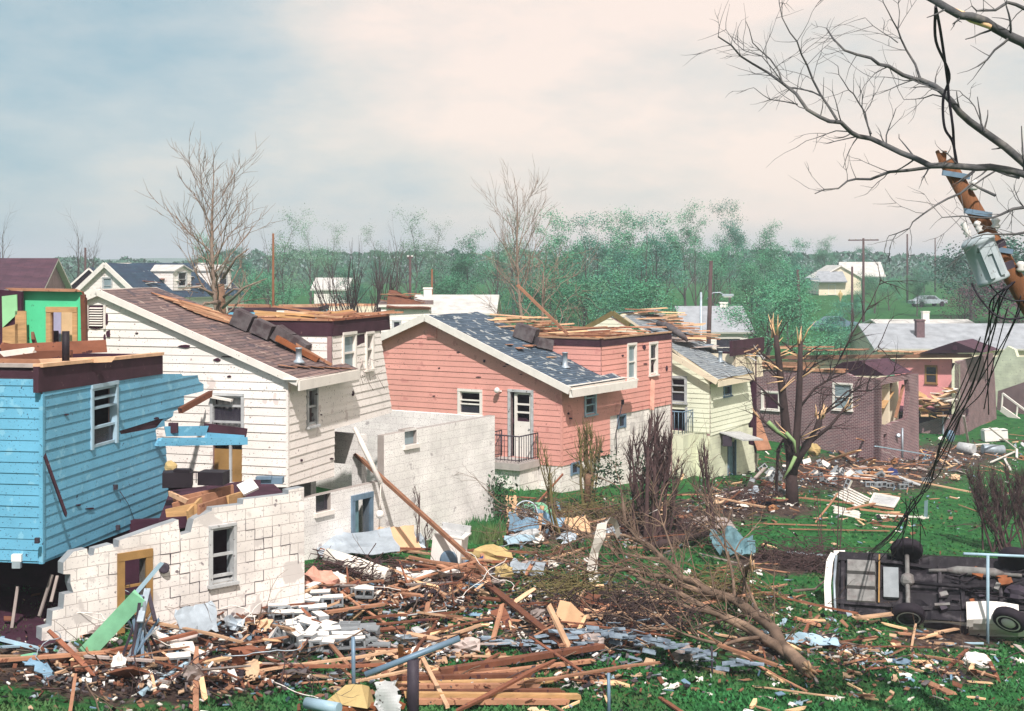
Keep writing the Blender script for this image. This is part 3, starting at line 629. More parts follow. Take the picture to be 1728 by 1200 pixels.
# roof of the front wing
ridge = FR.sp(168, 495); ev = FR.sp(483, 637); sl_ = (ridge[1]-ev[1])/(ev[0]-ridge[0]); ov = .35; zr = ridge[1]+.1
def rp(q, c): return uv4(q, c, zr-sl_*(q-ridge[0]))
mb = MB(); roofslab(mb, rp(ov, -.1), rp(ov, TB+.75), rp(ridge[0], TB), rp(ridge[0], -.1), .1, 0, 1, amp=.035); 
def rpl(q, c): return uv4(q, c, zr-sl_*(ridge[0]-q))
roofslab(mb, rpl(ridge[0]-.6, TB), rpl(ridge[0]-.6, -.1), rpl(ridge[0], -.1), rpl(ridge[0], TB), .1, 0, 1)
rf = mb.build('roof', [M['brown_shingle'], M['white_paint']], H)
mb = MB(); mb.beam(rp(ov, -.13)-Vector((0, 0, .06)), rp(ridge[0], -.13)-Vector((0, 0, .06)), .05, .15, 0); mb.beam(rp(ridge[0], -.13)-Vector((0, 0, .06)), rpl(ridge[0]-.6, -.13)-Vector((0, 0, .06)), .05, .2, 0)
mb.beam(rp(ov+.02, -.13)-Vector((0, 0, .12)), rp(ov+.02, TB+.75)-Vector((0, 0, .12)), .05, .22, 0); mb.build('fascia', M['white_paint'], H)
mb = MB(); A = [rp(.02, -.2), rp(ov-.02, -.2), rp(ov-.02, TB+.7), rp(.02, TB+.7)]
for p in A: p.z = ev[1]-.02
mb.hexa([p-Vector((0, 0, .02)) for p in A], A, 0); mb.build('soffit', M['white_paint'], H)
vent_pipe(rf, rp(-.32, 1.3), .32, .07)
mb = MB()
for k in range(9): c = TB-.2-.0*k; mb.beam(rp(-4.2+k*.16, 1.5)+Vector((0, 0, .06)), rp(-3.2+k*.2, TB+.1)+Vector((0, 0, .05)), .1, .03, k % 2, rag=.1)
for k in range(4): mb.beam(rp(-3.8+k*.5, 1.9+.1*k)+Vector((0, 0, .05)), rp(-3.2+k*.55, 2.3)+Vector((0, 0, .05)), .35, .02, 1, rag=.1)
for k in range(5): mb.beam(rp(-.3+.12*k, .3+.5*k)+Vector((0, 0, .03)), rp(-.1+.1*k, .7+.5*k)+Vector((0, 0, .03)), .14, .015, 0, rag=.08)
each(mb, 'bare_decking', [M['fresh_wood'], M['pale_wood']], rf)
def chimney_run(parent, pts, w0, m, seed):
    mb = MB(); r = random.Random(seed)
    for i in range(len(pts)-1):
        a, b_ = Vector(pts[i]), Vector(pts[i+1]); n = max(1, int((b_-a).length/.42))
        for k in range(n):
            p = a.lerp(b_, k/n); q = a.lerp(b_, (k+.93)/n); j = Vector((r.uniform(-.03, .03), r.uniform(-.03, .03), r.uniform(-.03, .03)))
            mb.beam(p+j, q+j, w0*r.uniform(.85, 1.08), w0*r.uniform(.8, 1.05), 0, rag=.02)
    return mb.build('toppled_chimney', m, parent)
chimney_run(rf, [rp(-2.3, 2.0)+Vector((0, 0, .25)), rp(-1.35, 2.1)+Vector((0, 0, .2))], .42, M['chimney_dark'], 1)
chimney_run(rf, [rp(-1.35, 2.15)+Vector((0, 0, .3)), rp(-.55, 2.2)+Vector((0, 0, .12))], .36, M['chimney_dark'], 2)
mb = MB(); mb.beam(rp(-1.2, 1.9)+Vector((0, 0, .2)), rp(-.2, 2.15)+Vector((0, 0, .05)), .2, .12, 0, rag=.05); mb.beam(rp(-.7, 2.0)+Vector((0, 0, .22)), rp(.05, 2.25)+Vector((0, 0, .05)), .08, .06, 1, rag=.05); each(mb, 'rafter_scrap', [M['rust'], M['fresh_wood']], rf)
# rear box
BX = Fac(O+v*TB, u); zt = CZ-(542-HY)*33.6/F; zbm = CZ-(566-HY)*33.6/F
L0 = -5.4
mb = MB(); lap(mb, BX, [[(-2.6, zb), (0, zb), (0, zbm), (-2.6, zbm)]]); mb.build('box_front_wall', M['white_siding'], H)
mb = MB(); solid(mb, BX, [[(-2.6, zb), (-.01, zb), (-.01, zbm), (-2.6, zbm)]], .12, 0, off=-.002)
BKf = Fac(O+v*6.1, u); solid(mb, BKf, [[(-5.5, zb+.9), (-.5, zb+.9), (-.5, zt-.5), (-5.5, zt-.5)]], .12, 0); mb.build('box_sheathing', M['inner_wall'], H)
mb = MB(); solid(mb, BX, [[(-2.75, zbm-.02), (.03, zbm-.02), (.03, zt), (-2.75, zt)]], .08, 0, off=.035); solid(mb, SD, [[(TB-.035, zbm-.02), (6.0, zbm-.02), (5.95, zt), (TB-.035, zt)]], .08, 0, off=.035); mb.build('frieze_band', M['tar_board'], H)
mb = MB(); mb.beam(BX.at(-3.2, zt+.03), BX.at(0, zt+.03), .14, .05, 1, rag=.05); mb.beam(SD.at(TB, zt+.03), SD.at(5.9, zt+.03), .14, .05, 0, rag=.05); each(mb, 'top_plate', [M['brown_wood'], M['fresh_wood']], H)
mb = MB(); A = [uv4(q, c, zt-.12) for q, c in ((-5.4, TB+.1), (-.1, TB+.1), (-.4, 6.0), (-5.4, 6.0))]; mb.hexa([p-Vector((0, 0, .1)) for p in A], A, 0); mb.build('attic_floor', M['insulation'], H)
boards_on(H, 'attic_lumber', ['fresh_wood', 'pale_wood', 'fresh_wood', 'tan_board'], 26, lambda r: uv4(r.uniform(-2.0, -.3), r.uniform(TB+1.2, 5.8), zt+r.uniform(-.02, .12)), .6, 1.9, 11, yaw=.15)
boards_on(H, 'attic_rubble', ['fresh_wood', 'brown_wood', 'tan_board'], 16, lambda r: uv4(r.uniform(-4.6, -2.0), r.uniform(TB+.6, 5.0), zt+r.uniform(-.05, .05)), .6, 1.8, 12, yaw=.1)
mb = MB(); floorz = zb+.15
A = [uv4(q, c, floorz) for q, c in ((-4.9, .15), (-.14, .15), (-.14, TB+.1), (-4.9, TB+.1))]; mb.hexa([p-Vector((0, 0, .15)) for p in A], A, 0)
A = [uv4(q, c, zb+1.15) for q, c in ((-4.9, TB), (-.14, TB), (-.14, 6.0), (-4.9, 6.0))]; mb.hexa([p-Vector((0, 0, .15)) for p in A], A, 0)
solid(mb, Fac(O-u*4.9, v), [[(0, zb), (6, zb), (6, zt-.4), (0, zt-.4)]], .1, 0); mb.build('floor', M['interior_shade'], H)
# block basement walls standing clear of the shifted house
GW = Fac(P(835, 0, 39).xy, Vector((.62, 1))); gz = terrain(-1, 38)-.4
gt = [(513, 841), (642, 813), (648, 735), (835, 701)]
wl = GW.loop([(505, 960), (505, 843), (648, 811), (648, 735), (835, 701), (835, 960)])
gw1 = rect(GW, 533, 837, 558, 866); gd = rect(GW, 597, 845, 623, 945); gw2 = rect(GW, 683, 725, 703, 752)
gw1 = (gw1[0], gw1[1], gw1[2], gw1[3])
mb = MB(); solid(mb, GW, [wl, rl(gw1), rl(gd), rl(gw2)], .2, 0, 1, 0); mb.build('garage_wall', [M['block_dirty'], M['concrete']], H)
r2 = Fac(GW.px(648, 735).xy, Vector((-GW.n.x, -GW.n.y)))          # return walls running back from the long wall
z1 = GW.sp(648, 735)[1]; z2 = GW.sp(648, 811)[1]
qE = GW.sp(835, 701)[0]
mb = MB(); rw = Fac(GW.at(qE, 0).xy, -GW.n); solid(mb, rw, [[(.21, gz), (6.5, gz), (6.5, z1), (.21, z1)]], .2, 0); 
bkw = Fac(GW.at(-10.5, 0, -6.5).xy, GW.d); solid(mb, bkw, [[(0, gz), (10.4, gz), (10.4, z1), (0, z1)], [(6.3, z1-1.1), (7.6, z1-1.1), (7.6, z1-.1), (6.3, z1-.1)]], .2, 0)
q0 = GW.sp(648, 735)[0]; iw = Fac(GW.at(q0+.02, 0, -.25).xy, -GW.n); solid(mb, iw, [[(.3, gz), (6.2, gz), (6.2, z1), (.3, z1)], [(.6, gz), (1.9, gz), (1.9, z1-.75), (.6, z1-.75)]], .2, 0); mb.build('basement_partition', M['block_dirty'], H)
mb = MB(); A = [GW.at(q, gz+.05, o) for q, o in ((-10, -.21), (qE, -.21), (qE, -6.4), (-10, -6.4))]; mb.face(A[::-1] if (A[1]-A[0]).cross(A[2]-A[0]).z < 0 else A, 0)
solid(mb, GW.shift(0, -3.5), [[(-10, gz), (q0-.1, gz), (q0-.1, z1-.3), (-10, z1-.3)]], .1, 0); mb.build('basement_shade_floor', M['interior_shade'], H)
mb = MB()
for fr_, s in ((gw1, .05), (gw2, .05)): plate(mb, GW, (fr_[0]-.06, fr_[1]+.06, fr_[2]-.1, fr_[2]-.002), -.1, .07, 0)
each(mb, 'window_sill', M['white_paint'], H)
for fr_ in (gw1, gw2):
    mb = MB(); plate(mb, GW, fr_, -.12, -.1); mb.build('basement_pane', M['glass'] if fr_ is gw1 else M['glass_grey'], H)
mb = MB(); plate(mb, GW, (gd[0]-.11, gd[0]-.0, gd[2], gd[3]), -.2, .05, 0); plate(mb, GW, (gd[1], gd[1]+.11, gd[2], gd[3]), -.2, .05, 0); plate(mb, GW, (gd[0]-.11, gd[1]+.11, gd[3]+.002, gd[3]+.13), -.2, .06, 0); mb.build('door_frame', M['steel_blue'], H)
mb = MB(); plate(mb, GW, (gd[0]+.02, gd[0]+.34, gd[2], gd[3]-.03), -.16, -.12, 0); mb.build('door', M['cloth_teal'], H)
# ------------------------------------------------------------------ the pink house and its yellow twin
def split_level(nm, label, px, d, vp, dims, sid, roofm, trim):
    FR, SD, O, u, v = corner(px, d, vp)
    H = empty(nm, (O.x-3, O.y+3, terrain(O.x, O.y)), label, 'house')
    uv = lambda q, c, z: Vector((*(O+u*q+v*c), z))
    qr, zr = FR.sp(*dims['ridge']); _, ze = FR.sp(*dims['eave']); slope = (zr-ze)/(0-qr); W = dims['W']; zb = FR.sp(*dims['bottom'])[1]; TB = dims['TB']; LEN = dims['LEN']; ql = -W
    zl = zr-slope*(qr-ql)
    gab = [(0, zb), (0, ze), (qr, zr), (ql, zl), (ql, zb)]
    return H, FR, SD, O, u, v, uv, qr, zr, ze, slope, zb, ql, zl, gab, TB, LEN
D = dict(ridge=(726, 536), eave=(947, 648), bottom=(947, 787), W=9.6, TB=2.8, LEN=7.24)
H, FR, SD, O, u, v, uv, qr, zr, ze, slope, zb, ql, zl, gab, TB, LEN = split_level('pink_house', 'pink clapboard house with blue-black roof, gable with two broken white openings and roofless rear box', 947, 46.6, 2323, D, 'pink_siding', 'blue_shingle', 'white_paint')
wd = rect(FR, 777, 660, 811, 698); dd = rect(FR, 862, 661, 897, 770); vr = rect(FR, 723, 546, 736, 570)
mb = MB(); lap(mb, FR, [gab, rl(wd), rl(dd)]); mb.build('gable_wall', M['pink_siding'], H)
mb = MB(); solid(mb, FR, [gab, rl(wd), rl(dd)], .12, 0, off=-.002); mb.build('gable_sheathing', M['inner_wall'], H)
mb = MB(); plate(mb, FR, (vr[0]-.04, vr[1]+.04, vr[2]-.04, vr[3]+.04), .0, .05, 0)
for k in range(8): z = vr[2]+(vr[3]-vr[2])*(k+.5)/8; mb.beam(FR.at(vr[0], z, .06), FR.at(vr[1], z, .06), .05, .02, 0)
mb.build('gable_vent', M['pink_siding'], H)
window(FR, wd, H, 'white_paint', fw=.09, rails=(.45, .62), panes=(1, 0, 0), label='white window with raised empty sash')
# storm door, door leaf
mb = MB(); s0, s1, z0, z1 = dd
plate(mb, FR, (s0-.09, s0, z0, z1), -.1, .06); plate(mb, FR, (s1, s1+.09, z0, z1), -.1, .06); plate(mb, FR, (s0-.09, s1+.09, z1+.002, z1+.09), -.1, .07); mb.build('door_frame', M['trim_grey'], H)
mb = MB(); e_ = s0+.12; zz = z1-.98; plate(mb, FR, (e_, s1-.02, z0, zz), -.08, -.03); plate(mb, FR, (e_, e_+.1, zz, z1), -.08, -.03); plate(mb, FR, (s1-.1, s1-.02, zz, z1), -.08, -.03); plate(mb, FR, (e_, s1-.02, z1-.08, z1), -.08, -.03)
for t in (.34, .64): plate(mb, FR, (e_+.1, s1-.1, zz+.9*t-.03, zz+.9*t+.03), -.07, -.035)
dob = mb.build('door', M['white_paint'], H)
mb = MB(); mb.lathe(FR.at(s1-.09, z0+.95, -.0), [(.0, -.04), (.03, -.03), (.03, .0), (0, .01)], 0, 8, Matrix.Rotation(R(90), 3, 'X')); mb.build('handle', M['chrome'], dob)
# stoop with railing
st = (s0-.35, s1+.35); zs = z0-.02
A = [FR.at(st[0], zs, .03), FR.at(st[1], zs, .03), FR.at(st[1], zs, 1.35), FR.at(st[0], zs, 1.35)]
mb = MB(); mb.hexa([p-Vector((0, 0, .22)) for p in A], A, 0); B_ = [FR.at(st[0]+.08, zs-.225, .04), FR.at(st[1]-.08, zs-.225, .04), FR.at(st[1]-.08, zs-.225, 1.2), FR.at(st[0]+.08, zs-.225, 1.2)]
mb.hexa([p-Vector((0, 0, 2.4)) for p in B_], B_, 1); mb.build('stoop', [M['concrete'], M['block_wall']], H)
mb = MB(); pts = [FR.at(st[0]+.05, zs, .1), FR.at(st[0]+.05, zs, 1.3), FR.at(st[1]-.05, zs, 1.3), FR.at(st[1]-.05, zs, .1)]
for a, b_ in zip(pts, pts[1:]):
    up = Vector((0, 0, .88)); lo_ = Vector((0, 0, .1)); mb.tube([a+up, b_+up], .022, 0, 5); mb.tube([a+lo_, b_+lo_], .015, 0, 5); n = max(3, int((b_-a).length/.14))
    for k in range(n+1): p = a.lerp(b_, k/n); mb.tube([p+lo_*.5, p+up], .012 if 0 < k < n else .02, 0, 5)
mb.build('railing', M['dark_steel'], H)
mb = MB(); mb.lathe(FR.px(843, 659, .16), [(.06, 0), (.1, .05), (.09, .12), (.02, .15)], 0, 10, Matrix.Rotation(R(70), 3, 'X')); mb.beam(FR.px(847, 660, .02), FR.px(843, 659, .16), .04, .04, 0); mb.build('porch_lamp', M['white_plastic'], H)
# side wall
zbx = CZ-(572-HY)*49.4/F; zbn = CZ-(583-HY)*49.4/F; bx = TB
zs1 = SD.sp(1026, 768)[1]; q1 = SD.sp(1029, 700)[0]; zs2 = SD.sp(1031, 702)[1]
side = [(0, zb), (0, ze-.02), (bx, ze-.02), (bx, zbn), (LEN*1.17, zbn), (LEN*1.17, zs2), (q1, zs2), (q1, zb), ]
e1 = rect(SD, 987, 656, 1003, 700); e2 = rect(SD, 1059, 583, 1071, 640); e3 = rect(SD, 1096, 581, 1107, 632)
mb = MB(); lap(mb, SD, [side, rl(e1), rl(e2), rl(e3)]); mb.build('side_wall', M['pink_siding'], H)
mb = MB(); solid(mb, SD, [side, rl(e1), rl(e2), rl(e3)], .12, 0, off=-.002); mb.build('side_sheathing', M['inner_wall'], H)
mb = MB(); mb.beam(SD.at(.012, zb, .012), SD.at(.012, ze-.1, .012), .07, .07, 0, up=(u.x, u.y, 0)); mb.build('corner_board', M['pink_siding'], H)
window(SD, e1, H, 'lightblue_metal', fw=.08, rails=(.35, .62), panes=(1, 0, 1))
window(SD, e2, H, 'white_paint', fw=.08, rails=(.5,), panes=(1, 1), glass='glass_grey', shards=0, curtain=.45, label='tall white window with grey blind still hanging')
window(SD, e3, H, 'white_paint', fw=.08, rails=(.5,), panes=(0, 1))
mb = MB(); mb.beam(SD.px(1098, 640, .08), SD.px(1096, 690, .1), .16, .03, 0, rag=.05); mb.build('hanging_curtain', M['cloth_pink'], H)
gash_patches(FR, H, [(858, 615, 10, 2.5), (818, 609, 5, 6), (774, 594, 6, 2), (852, 618, 8, 2), (742, 621, 5, 2), (808, 636, 10, 2), (733, 668, 5, 2), (700, 700, 8, 2), (880, 632, 5, 2), (915, 640, 4, 3)], 8)
gash_patches(SD, H, [(1086, 586, 6, 10), (1088, 614, 9, 2), (1020, 660, 10, 4), (962, 706, 6, 4), (958, 698, 4, 4), (1124, 622, 3, 12), (1050, 600, 4, 3)], 9)
# foundation
gz = terrain(1.6, 46)-.8
f1 = rect(SD, 964, 783, 975, 802); f2 = rect(SD, 1043, 702, 1054, 723); f3 = rect(SD, 1098, 706, 1103, 735)
mb = MB(); solid(mb, SD, [[(0, gz), (0, zb-.01), (q1-.02, zb-.01), (q1-.02, zs2-.01), (LEN*1.17, zs2-.01), (LEN*1.17, gz)], rl(f1), rl(f2), rl(f3)], .2, 0, off=-.012)
solid(mb, FR, [[(ql, gz), (ql, zb-.01), (-.0, zb-.01), (-.0, gz)]], .2, 0, off=-.012); mb.build('foundation_wall', M['block_wall'], H)
for f_ in (f1, f2): window(SD, f_, H, 'steel_blue', fw=.04, rails=(), panes=(1,), sill=False)
# roof
ov = .5; zt = zr+.12
rp = lambda q, c, dz=0: uv(q, c, zt-slope*abs(q-qr)+dz)
mb = MB(); roofslab(mb, rp(ov, -.3), rp(ov, TB+.9), rp(qr, TB+.25), rp(qr, -.3), .1, 0, 1, amp=.05); roofslab(mb, rp(ql-.4, TB), rp(ql-.4, -.3), rp(qr, -.3), rp(qr, TB), .1, 0, 1, amp=.05)
rf = mb.build('roof', [M['blue_shingle'], M['white_paint']], H)
mb = MB(); mb.beam(rp(ov, -.33, -.1), rp(qr, -.33, -.1), .05, .24, 0); mb.beam(rp(qr, -.33, -.1), rp(ql-.4, -.33, -.1), .05, .24, 0); mb.beam(rp(ov+.04, -.33, -.17), rp(ov+.04, TB+1.6, -.2), .12, .26, 0, rag=.05); mb.build('fascia', M['white_paint'], H)
mb = MB(); A = [uv(q, c, ze-.02) for q, c in ((.02, -.25), (ov, -.25), (ov, TB+1.1), (.02, TB+1.1))]; mb.hexa([p-Vector((0, 0, .02)) for p in A], A, 0); mb.build('soffit', M['white_paint'], H)
vent_pipe(rf, rp(-.75, 1.6, -.02), .5, .09)
chimney_run(rf, [rp(-3.1, 2.3, .25), rp(-2.35, 2.5, .3)], .5, M['chimney_dark'], 5); chimney_run(rf, [rp(-2.25, 2.2, .2), rp(-1.9, 2.7, .2)], .45, M['chimney_dark'], 6)
boards_on(rf, 'bare_decking', ['fresh_wood', 'pale_wood'], 6, lambda r: rp(r.uniform(-2.6, -1.2), r.uniform(.8, 2.2), .02), .3, .7, 31, wd=.3, th=.02, tilt=.02)
boards_on(rf, 'splintered_board', ['pale_wood', 'fresh_wood', 'splinter'], 22, lambda r: rp(r.uniform(-4.2, -2.2), TB+r.uniform(.1, 1.2), r.uniform(.1, .45)), .9, 2.4, 32, yaw=.05, tilt=.08)
mb = MB(); mb.beam(P(873, 481, 50.5), P(958, 564, 50), .13, .09, 0); mb.build('leaning_rafter', M['fresh_wood'], rf)
# rear box
BX = Fac(O+v*TB, u)
mb = MB(); lap(mb, BX, [[(-5, zb), (0, zb), (0, zbn), (-5, zbn)]]); mb.build('box_front_wall', M['pink_siding'], H)
mb = MB(); solid(mb, BX, [[(-5, zb), (-.01, zb), (-.01, zbn), (-5, zbn)]], .12, 0, off=-.002); BK = Fac(O+v*LEN*1.17, u); solid(mb, BK, [[(-9.4, gz), (0, gz), (0, zbn), (-9.4, zbn)]], .12, 0); mb.build('box_sheathing', M['inner_wall'], H)
mb = MB(); solid(mb, BX, [[(-5, zbn-.02), (.03, zbn-.02), (.03, zbx), (-5, zbx)]], .08, 0, off=.035); solid(mb, SD, [[(bx-.035, zbn-.02), (LEN*1.17, zbn-.02), (LEN*1.17, zbx), (bx-.035, zbx)]], .08, 0, off=.035); mb.build('frieze_band', M['tar_board'], H)
mb = MB(); mb.beam(BX.at(-5, zbx+.03), BX.at(0, zbx+.03), .14, .05, 0, rag=.1); mb.beam(SD.at(bx, zbx+.03), SD.at(LEN*1.17, zbx+.03), .14, .05, 0, rag=.1); each(mb, 'top_plate', M['pale_wood'], H)
mb = MB()
K = 14
for i in range(K):
    for j in range(K):
        h = lambda i, j: uv(-7.5+7.3*i/K, TB+.1+(LEN*1.17-TB-.2)*j/K, zbx-.12+.28*max(0, noise.noise(Vector((i*.55, j*.5, 4))))*(1 if 0 < i < K and 0 < j < K else 0))
        mb.face([h(i, j), h(i+1, j), h(i+1, j+1), h(i, j+1)], 0)
mb.build('attic_insulation', M['insulation'], H)
boards_on(H, 'attic_lumber', ['fresh_wood', 'pale_wood', 'brown_wood', 'fresh_wood'], 26, lambda r: uv(r.uniform(-5, -.6), r.uniform(TB+.4, LEN*1.1), zbx+r.uniform(.0, .25)), .6, 2.2, 33, yaw=.1, tilt=.08)
mb = MB()
for z in (zb+.1, zs2+.1): A = [uv(q, c, z) for q, c in ((ql+.2, .14), (-.14, .14), (-.14, LEN*1.15), (ql+.2, LEN*1.15))]; mb.hexa([p-Vector((0, 0, .15)) for p in A], A, 0)
solid(mb, Fac(O+u*(ql+.1), v), [[(0, gz), (LEN*1.1, gz), (LEN*1.1, zl), (0, zl)]], .1, 0); solid(mb, Fac(O+v*2.0+u*ql, u), [[(0, zb), (-ql-.2, zb), (-ql-.2, ze), (0, ze)]], .08, 0); mb.build('floor', M['interior_shade'], H)
mb = MB(); mb.tube([SD.px(1036, 768, .1), SD.px(1033, 730, .15), SD.px(1040, 678, .25)], .02, 0, 5); mb.box(SD.px(1040, 678, .25), (.1, .1, .16), 0); mb.build('service_mast', M['dark_steel'], H)

# yellow house
D = dict(ridge=(1030, 536), eave=(1198, 634), bottom=(1198, 838), W=7.0, TB=2.6, LEN=5.2)
H, FR, SD, O, u, v, uv, qr, zr, ze, slope, zb, ql, zl, gab, TB, LEN = split_level('yellow_house', 'pale yellow clapboard house with torn grey-blue roof, end wall broken away toward the brick ruins', 1198, 54.5, 2323, D, 'yellow_siding', 'grey_shingle', 'white_paint')
zc = FR.sp(1198, 732)[1]; gz = zb-1.0
gab = [(0, zc), (0, ze), (qr, zr), (ql, zl), (ql, zc)]
wd = rect(FR, 1134, 638, 1156, 678); dd = rect(FR, 1134, 690, 1157, 726)
mb = MB(); lap(mb, FR, [gab, rl(wd), rl(dd)]); mb.build('gable_wall', M['yellow_siding'], H)
mb = MB(); solid(mb, FR, [gab, rl(wd), rl(dd)], .12, 0, off=-.002); mb.build('gable_sheathing', M['inner_wall'], H)
window(FR, wd, H, 'trim_grey', fw=.1, rails=(.42, .7), panes=(1, 0, 0), label='grey framed window with an ochre board behind it')
mb = MB(); plate(mb, FR.shift(0, -.6), (wd[0]-.3, wd[1]+.3, wd[2]+.1, wd[3]-.4), -.05, 0); mb.build('inner_panel', M['ochre'], H)
mb = MB(); s0, s1, z0, z1 = dd; plate(mb, FR, (s0-.1, s0, z0, z1+.1), -.1, .06); plate(mb, FR, (s1, s1+.1, z0, z1+.1), -.1, .06); mb.build('door_frame', M['trim_grey'], H)
mb = MB(); A = [FR.at(s0-.5, z0-.05, .02), FR.at(s1+.4, z0-.05, .02), FR.at(s1+.4, z0-.05, 1.1), FR.at(s0-.5, z0-.05, 1.1)]; mb.hexa([p-Vector((0, 0, 2.6)) for p in A], A, 0); mb.build('stoop', M['block_yellow'], H)
mb = MB(); pts = [FR.at(s0-.45, z0, 1.05), FR.at(s1+.35, z0, 1.05), FR.at(s1+.35, z0, .1)]
for a, b_ in zip(pts, pts[1:]):
    up = Vector((0, 0, .85)); mb.tube([a+up, b_+up], .025, 0, 5); n = max(3, int((b_-a).length/.16))
    for k in range(n+1): p = a.lerp(b_, k/n); mb.tube([p, p+up], .014, 0, 5)
mb.beam(FR.at(s0-.2, z0+.1, .9), FR.at(s1-.05, z0+.85, .9), .12, .06, 1); mb.build('railing', [M['steel_blue'], M['tar_board']], H)
side = SD.loop([(1198, 736), (1198, 648), (1262, 630), (1266, 655), (1270, 690), (1269, 706), (1263, 714)]); e1 = rect(SD, 1221, 638, 1232, 668); d1 = rect(SD, 1229, 748, 1240, 830)
mb = MB(); lap(mb, SD, [side, rl(e1)]); mb.build('side_wall', M['yellow_siding'], H)
mb = MB(); solid(mb, SD, [side, rl(e1)], .12, 0, off=-.002); mb.build('side_sheathing', M['inner_wall'], H)
fol = SD.loop([(1198, 880), (1198, 735.5), (1263, 713.5), (1264, 722), (1271, 722), (1270, 736), (1263, 738), (1264, 750), (1272, 752), (1274, 764), (1282, 766), (1278, 788), (1272, 800), (1240, 836), (1240, 870)])
mb = MB(); solid(mb, SD, [fol, rl(d1)], .2, 0, off=-.012); solid(mb, FR, [[(ql, gz), (ql, zc-.01), (0, zc-.01), (0, gz)]], .2, 0, off=-.012); mb.build('foundation_wall', M['block_yellow'], H)
window(SD, e1, H, 'steel_blue', fw=.06, rails=(.5,), panes=(1, 1))
mb = MB(); s0, s1, z0, z1 = d1; plate(mb, SD, (s0-.06, s0, z0, z1+.07), -.1, .05, 0); plate(mb, SD, (s1, s1+.06, z0, z1+.07), -.1, .05, 0); plate(mb, SD, (s0, s1, z0, z1), -.12, -.08, 1); mb.build('door', [M['steel_blue'], M['cloth_teal']], H)
mb = MB(); A = [SD.at(s0-.9, z1+.55, .02), SD.at(s1+.5, z1+.35, .02), SD.at(s1+.5, z1+.1, 1.0), SD.at(s0-.9, z1+.3, 1.0)]; mb.hexa([p-Vector((0, 0, .05)) for p in A], A, 0); mb.box(SD.at(s0-.75, z1+.2, .25), (.35, .35, .4), 1); mb.build('bent_awning', [M['trim_grey'], M['dark_steel']], H)
ov = .45; zt = zr+.12
rp = lambda q, c, dz=0: uv(q, c, zt-slope*abs(q-qr)+dz)
mb = MB(); roofslab(mb, rp(ov, -.3), rp(ov, 3.3), rp(qr+.2, 4.2), rp(qr, 1.0), .1, 0, 1, amp=.09); roofslab(mb, rp(ql-.3, 2.2), rp(ql-.3, 1.0), rp(qr, 1.0), rp(qr, 3.4), .1, 0, 1, amp=.09); rf = mb.build('roof', [M['grey_shingle'], M['cream_paint']], H)
mb = MB(); mb.beam(rp(ov, -.33, -.1), rp(qr+.9, -.33, -.1), .05, .22, 0); mb.beam(rp(ov+.03, -.3, -.16), rp(ov+.03, 3.3, -.16), .06, .22, 0); mb.beam(rp(qr+.8, .1, -.02), rp(qr, .2, .05), .08, .2, 1); mb.beam(rp(qr, .2, .05), rp(qr-1.3, .2, .02), .08, .2, 1); mb.build('fascia', [M['cream_paint'], M['olive_twig']], H)
vent_pipe(rf, rp(-.5, 2.2), .4, .08); 
boards_on(rf, 'splintered_board', ['pale_wood', 'fresh_wood', 'splinter', 'fresh_wood'], 26, lambda r: rp(qr+r.uniform(.2, 2.4), r.uniform(1.4, 4), r.uniform(.05, .4)), .8, 2.2, 41, yaw=.05, tilt=.08)
boards_on(rf, 'loose_sheathing', ['grey_wood', 'slate_shingle', 'white_board'], 16, lambda r: rp(qr+r.uniform(-.5, 3.2), r.uniform(.8, 3.4), r.uniform(.04, .22)), .5, 1.3, 42, wd=.5, th=.02, tilt=.1)
mb = MB(); mb.tube([P(1110, 546, 55.5), P(1130, 552, 55), P(1150, 566, 54.5), P(1160, 575, 54.3)], [.12, .16, .14, .06], 0, 6); mb.build('torn_felt', M['chimney_dark'], rf)
zz = CZ-(574-HY)*57/F; BX = Fac(O+v*TB, u)
mb = MB(); solid(mb, SD, [[(TB, ze-.4), (5.6, ze-.4), (5.3, zz-.55), (TB, zz-.55)]], .1, 0, off=-.02); solid(mb, BX, [[(-1.4, zc), (0, zc), (0, zz-.55), (-1.4, zz-.55)]], .1, 0); mb.build('box_wall', M['cream_paint'], H)
mb = MB(); solid(mb, SD, [[(TB-.5, zz-.6), (5.6, zz-.6), (5.6, zz), (TB-.5, zz)]], .1, 0, off=.03); mb.build('frieze_band', M['tar_board'], H)
boards_on(H, 'broken_stud', ['splinter', 'pale_wood', 'trim_grey'], 10, lambda r: SD.at(r.uniform(3.4, 5.4), zz-r.uniform(.4, .8), .1), .4, .9, 44, wd=.05, th=.04, tilt=.9)
mb = MB()
for z in (zc+.05, zc+2.0): A = [uv(q, c, z) for q, c in ((ql+.2, .14), (-.14, .14), (-.14, 4.6), (ql+.2, 4.6))]; mb.hexa([p-Vector((0, 0, .15)) for p in A], A, 0)
solid(mb, Fac(O+v*4.7+u*ql, u), [[(0, gz), (-ql, gz), (-ql, zz-.6), (0, zz-.6)]], .1, 0); mb.build('floor', M['interior_shade'], H)

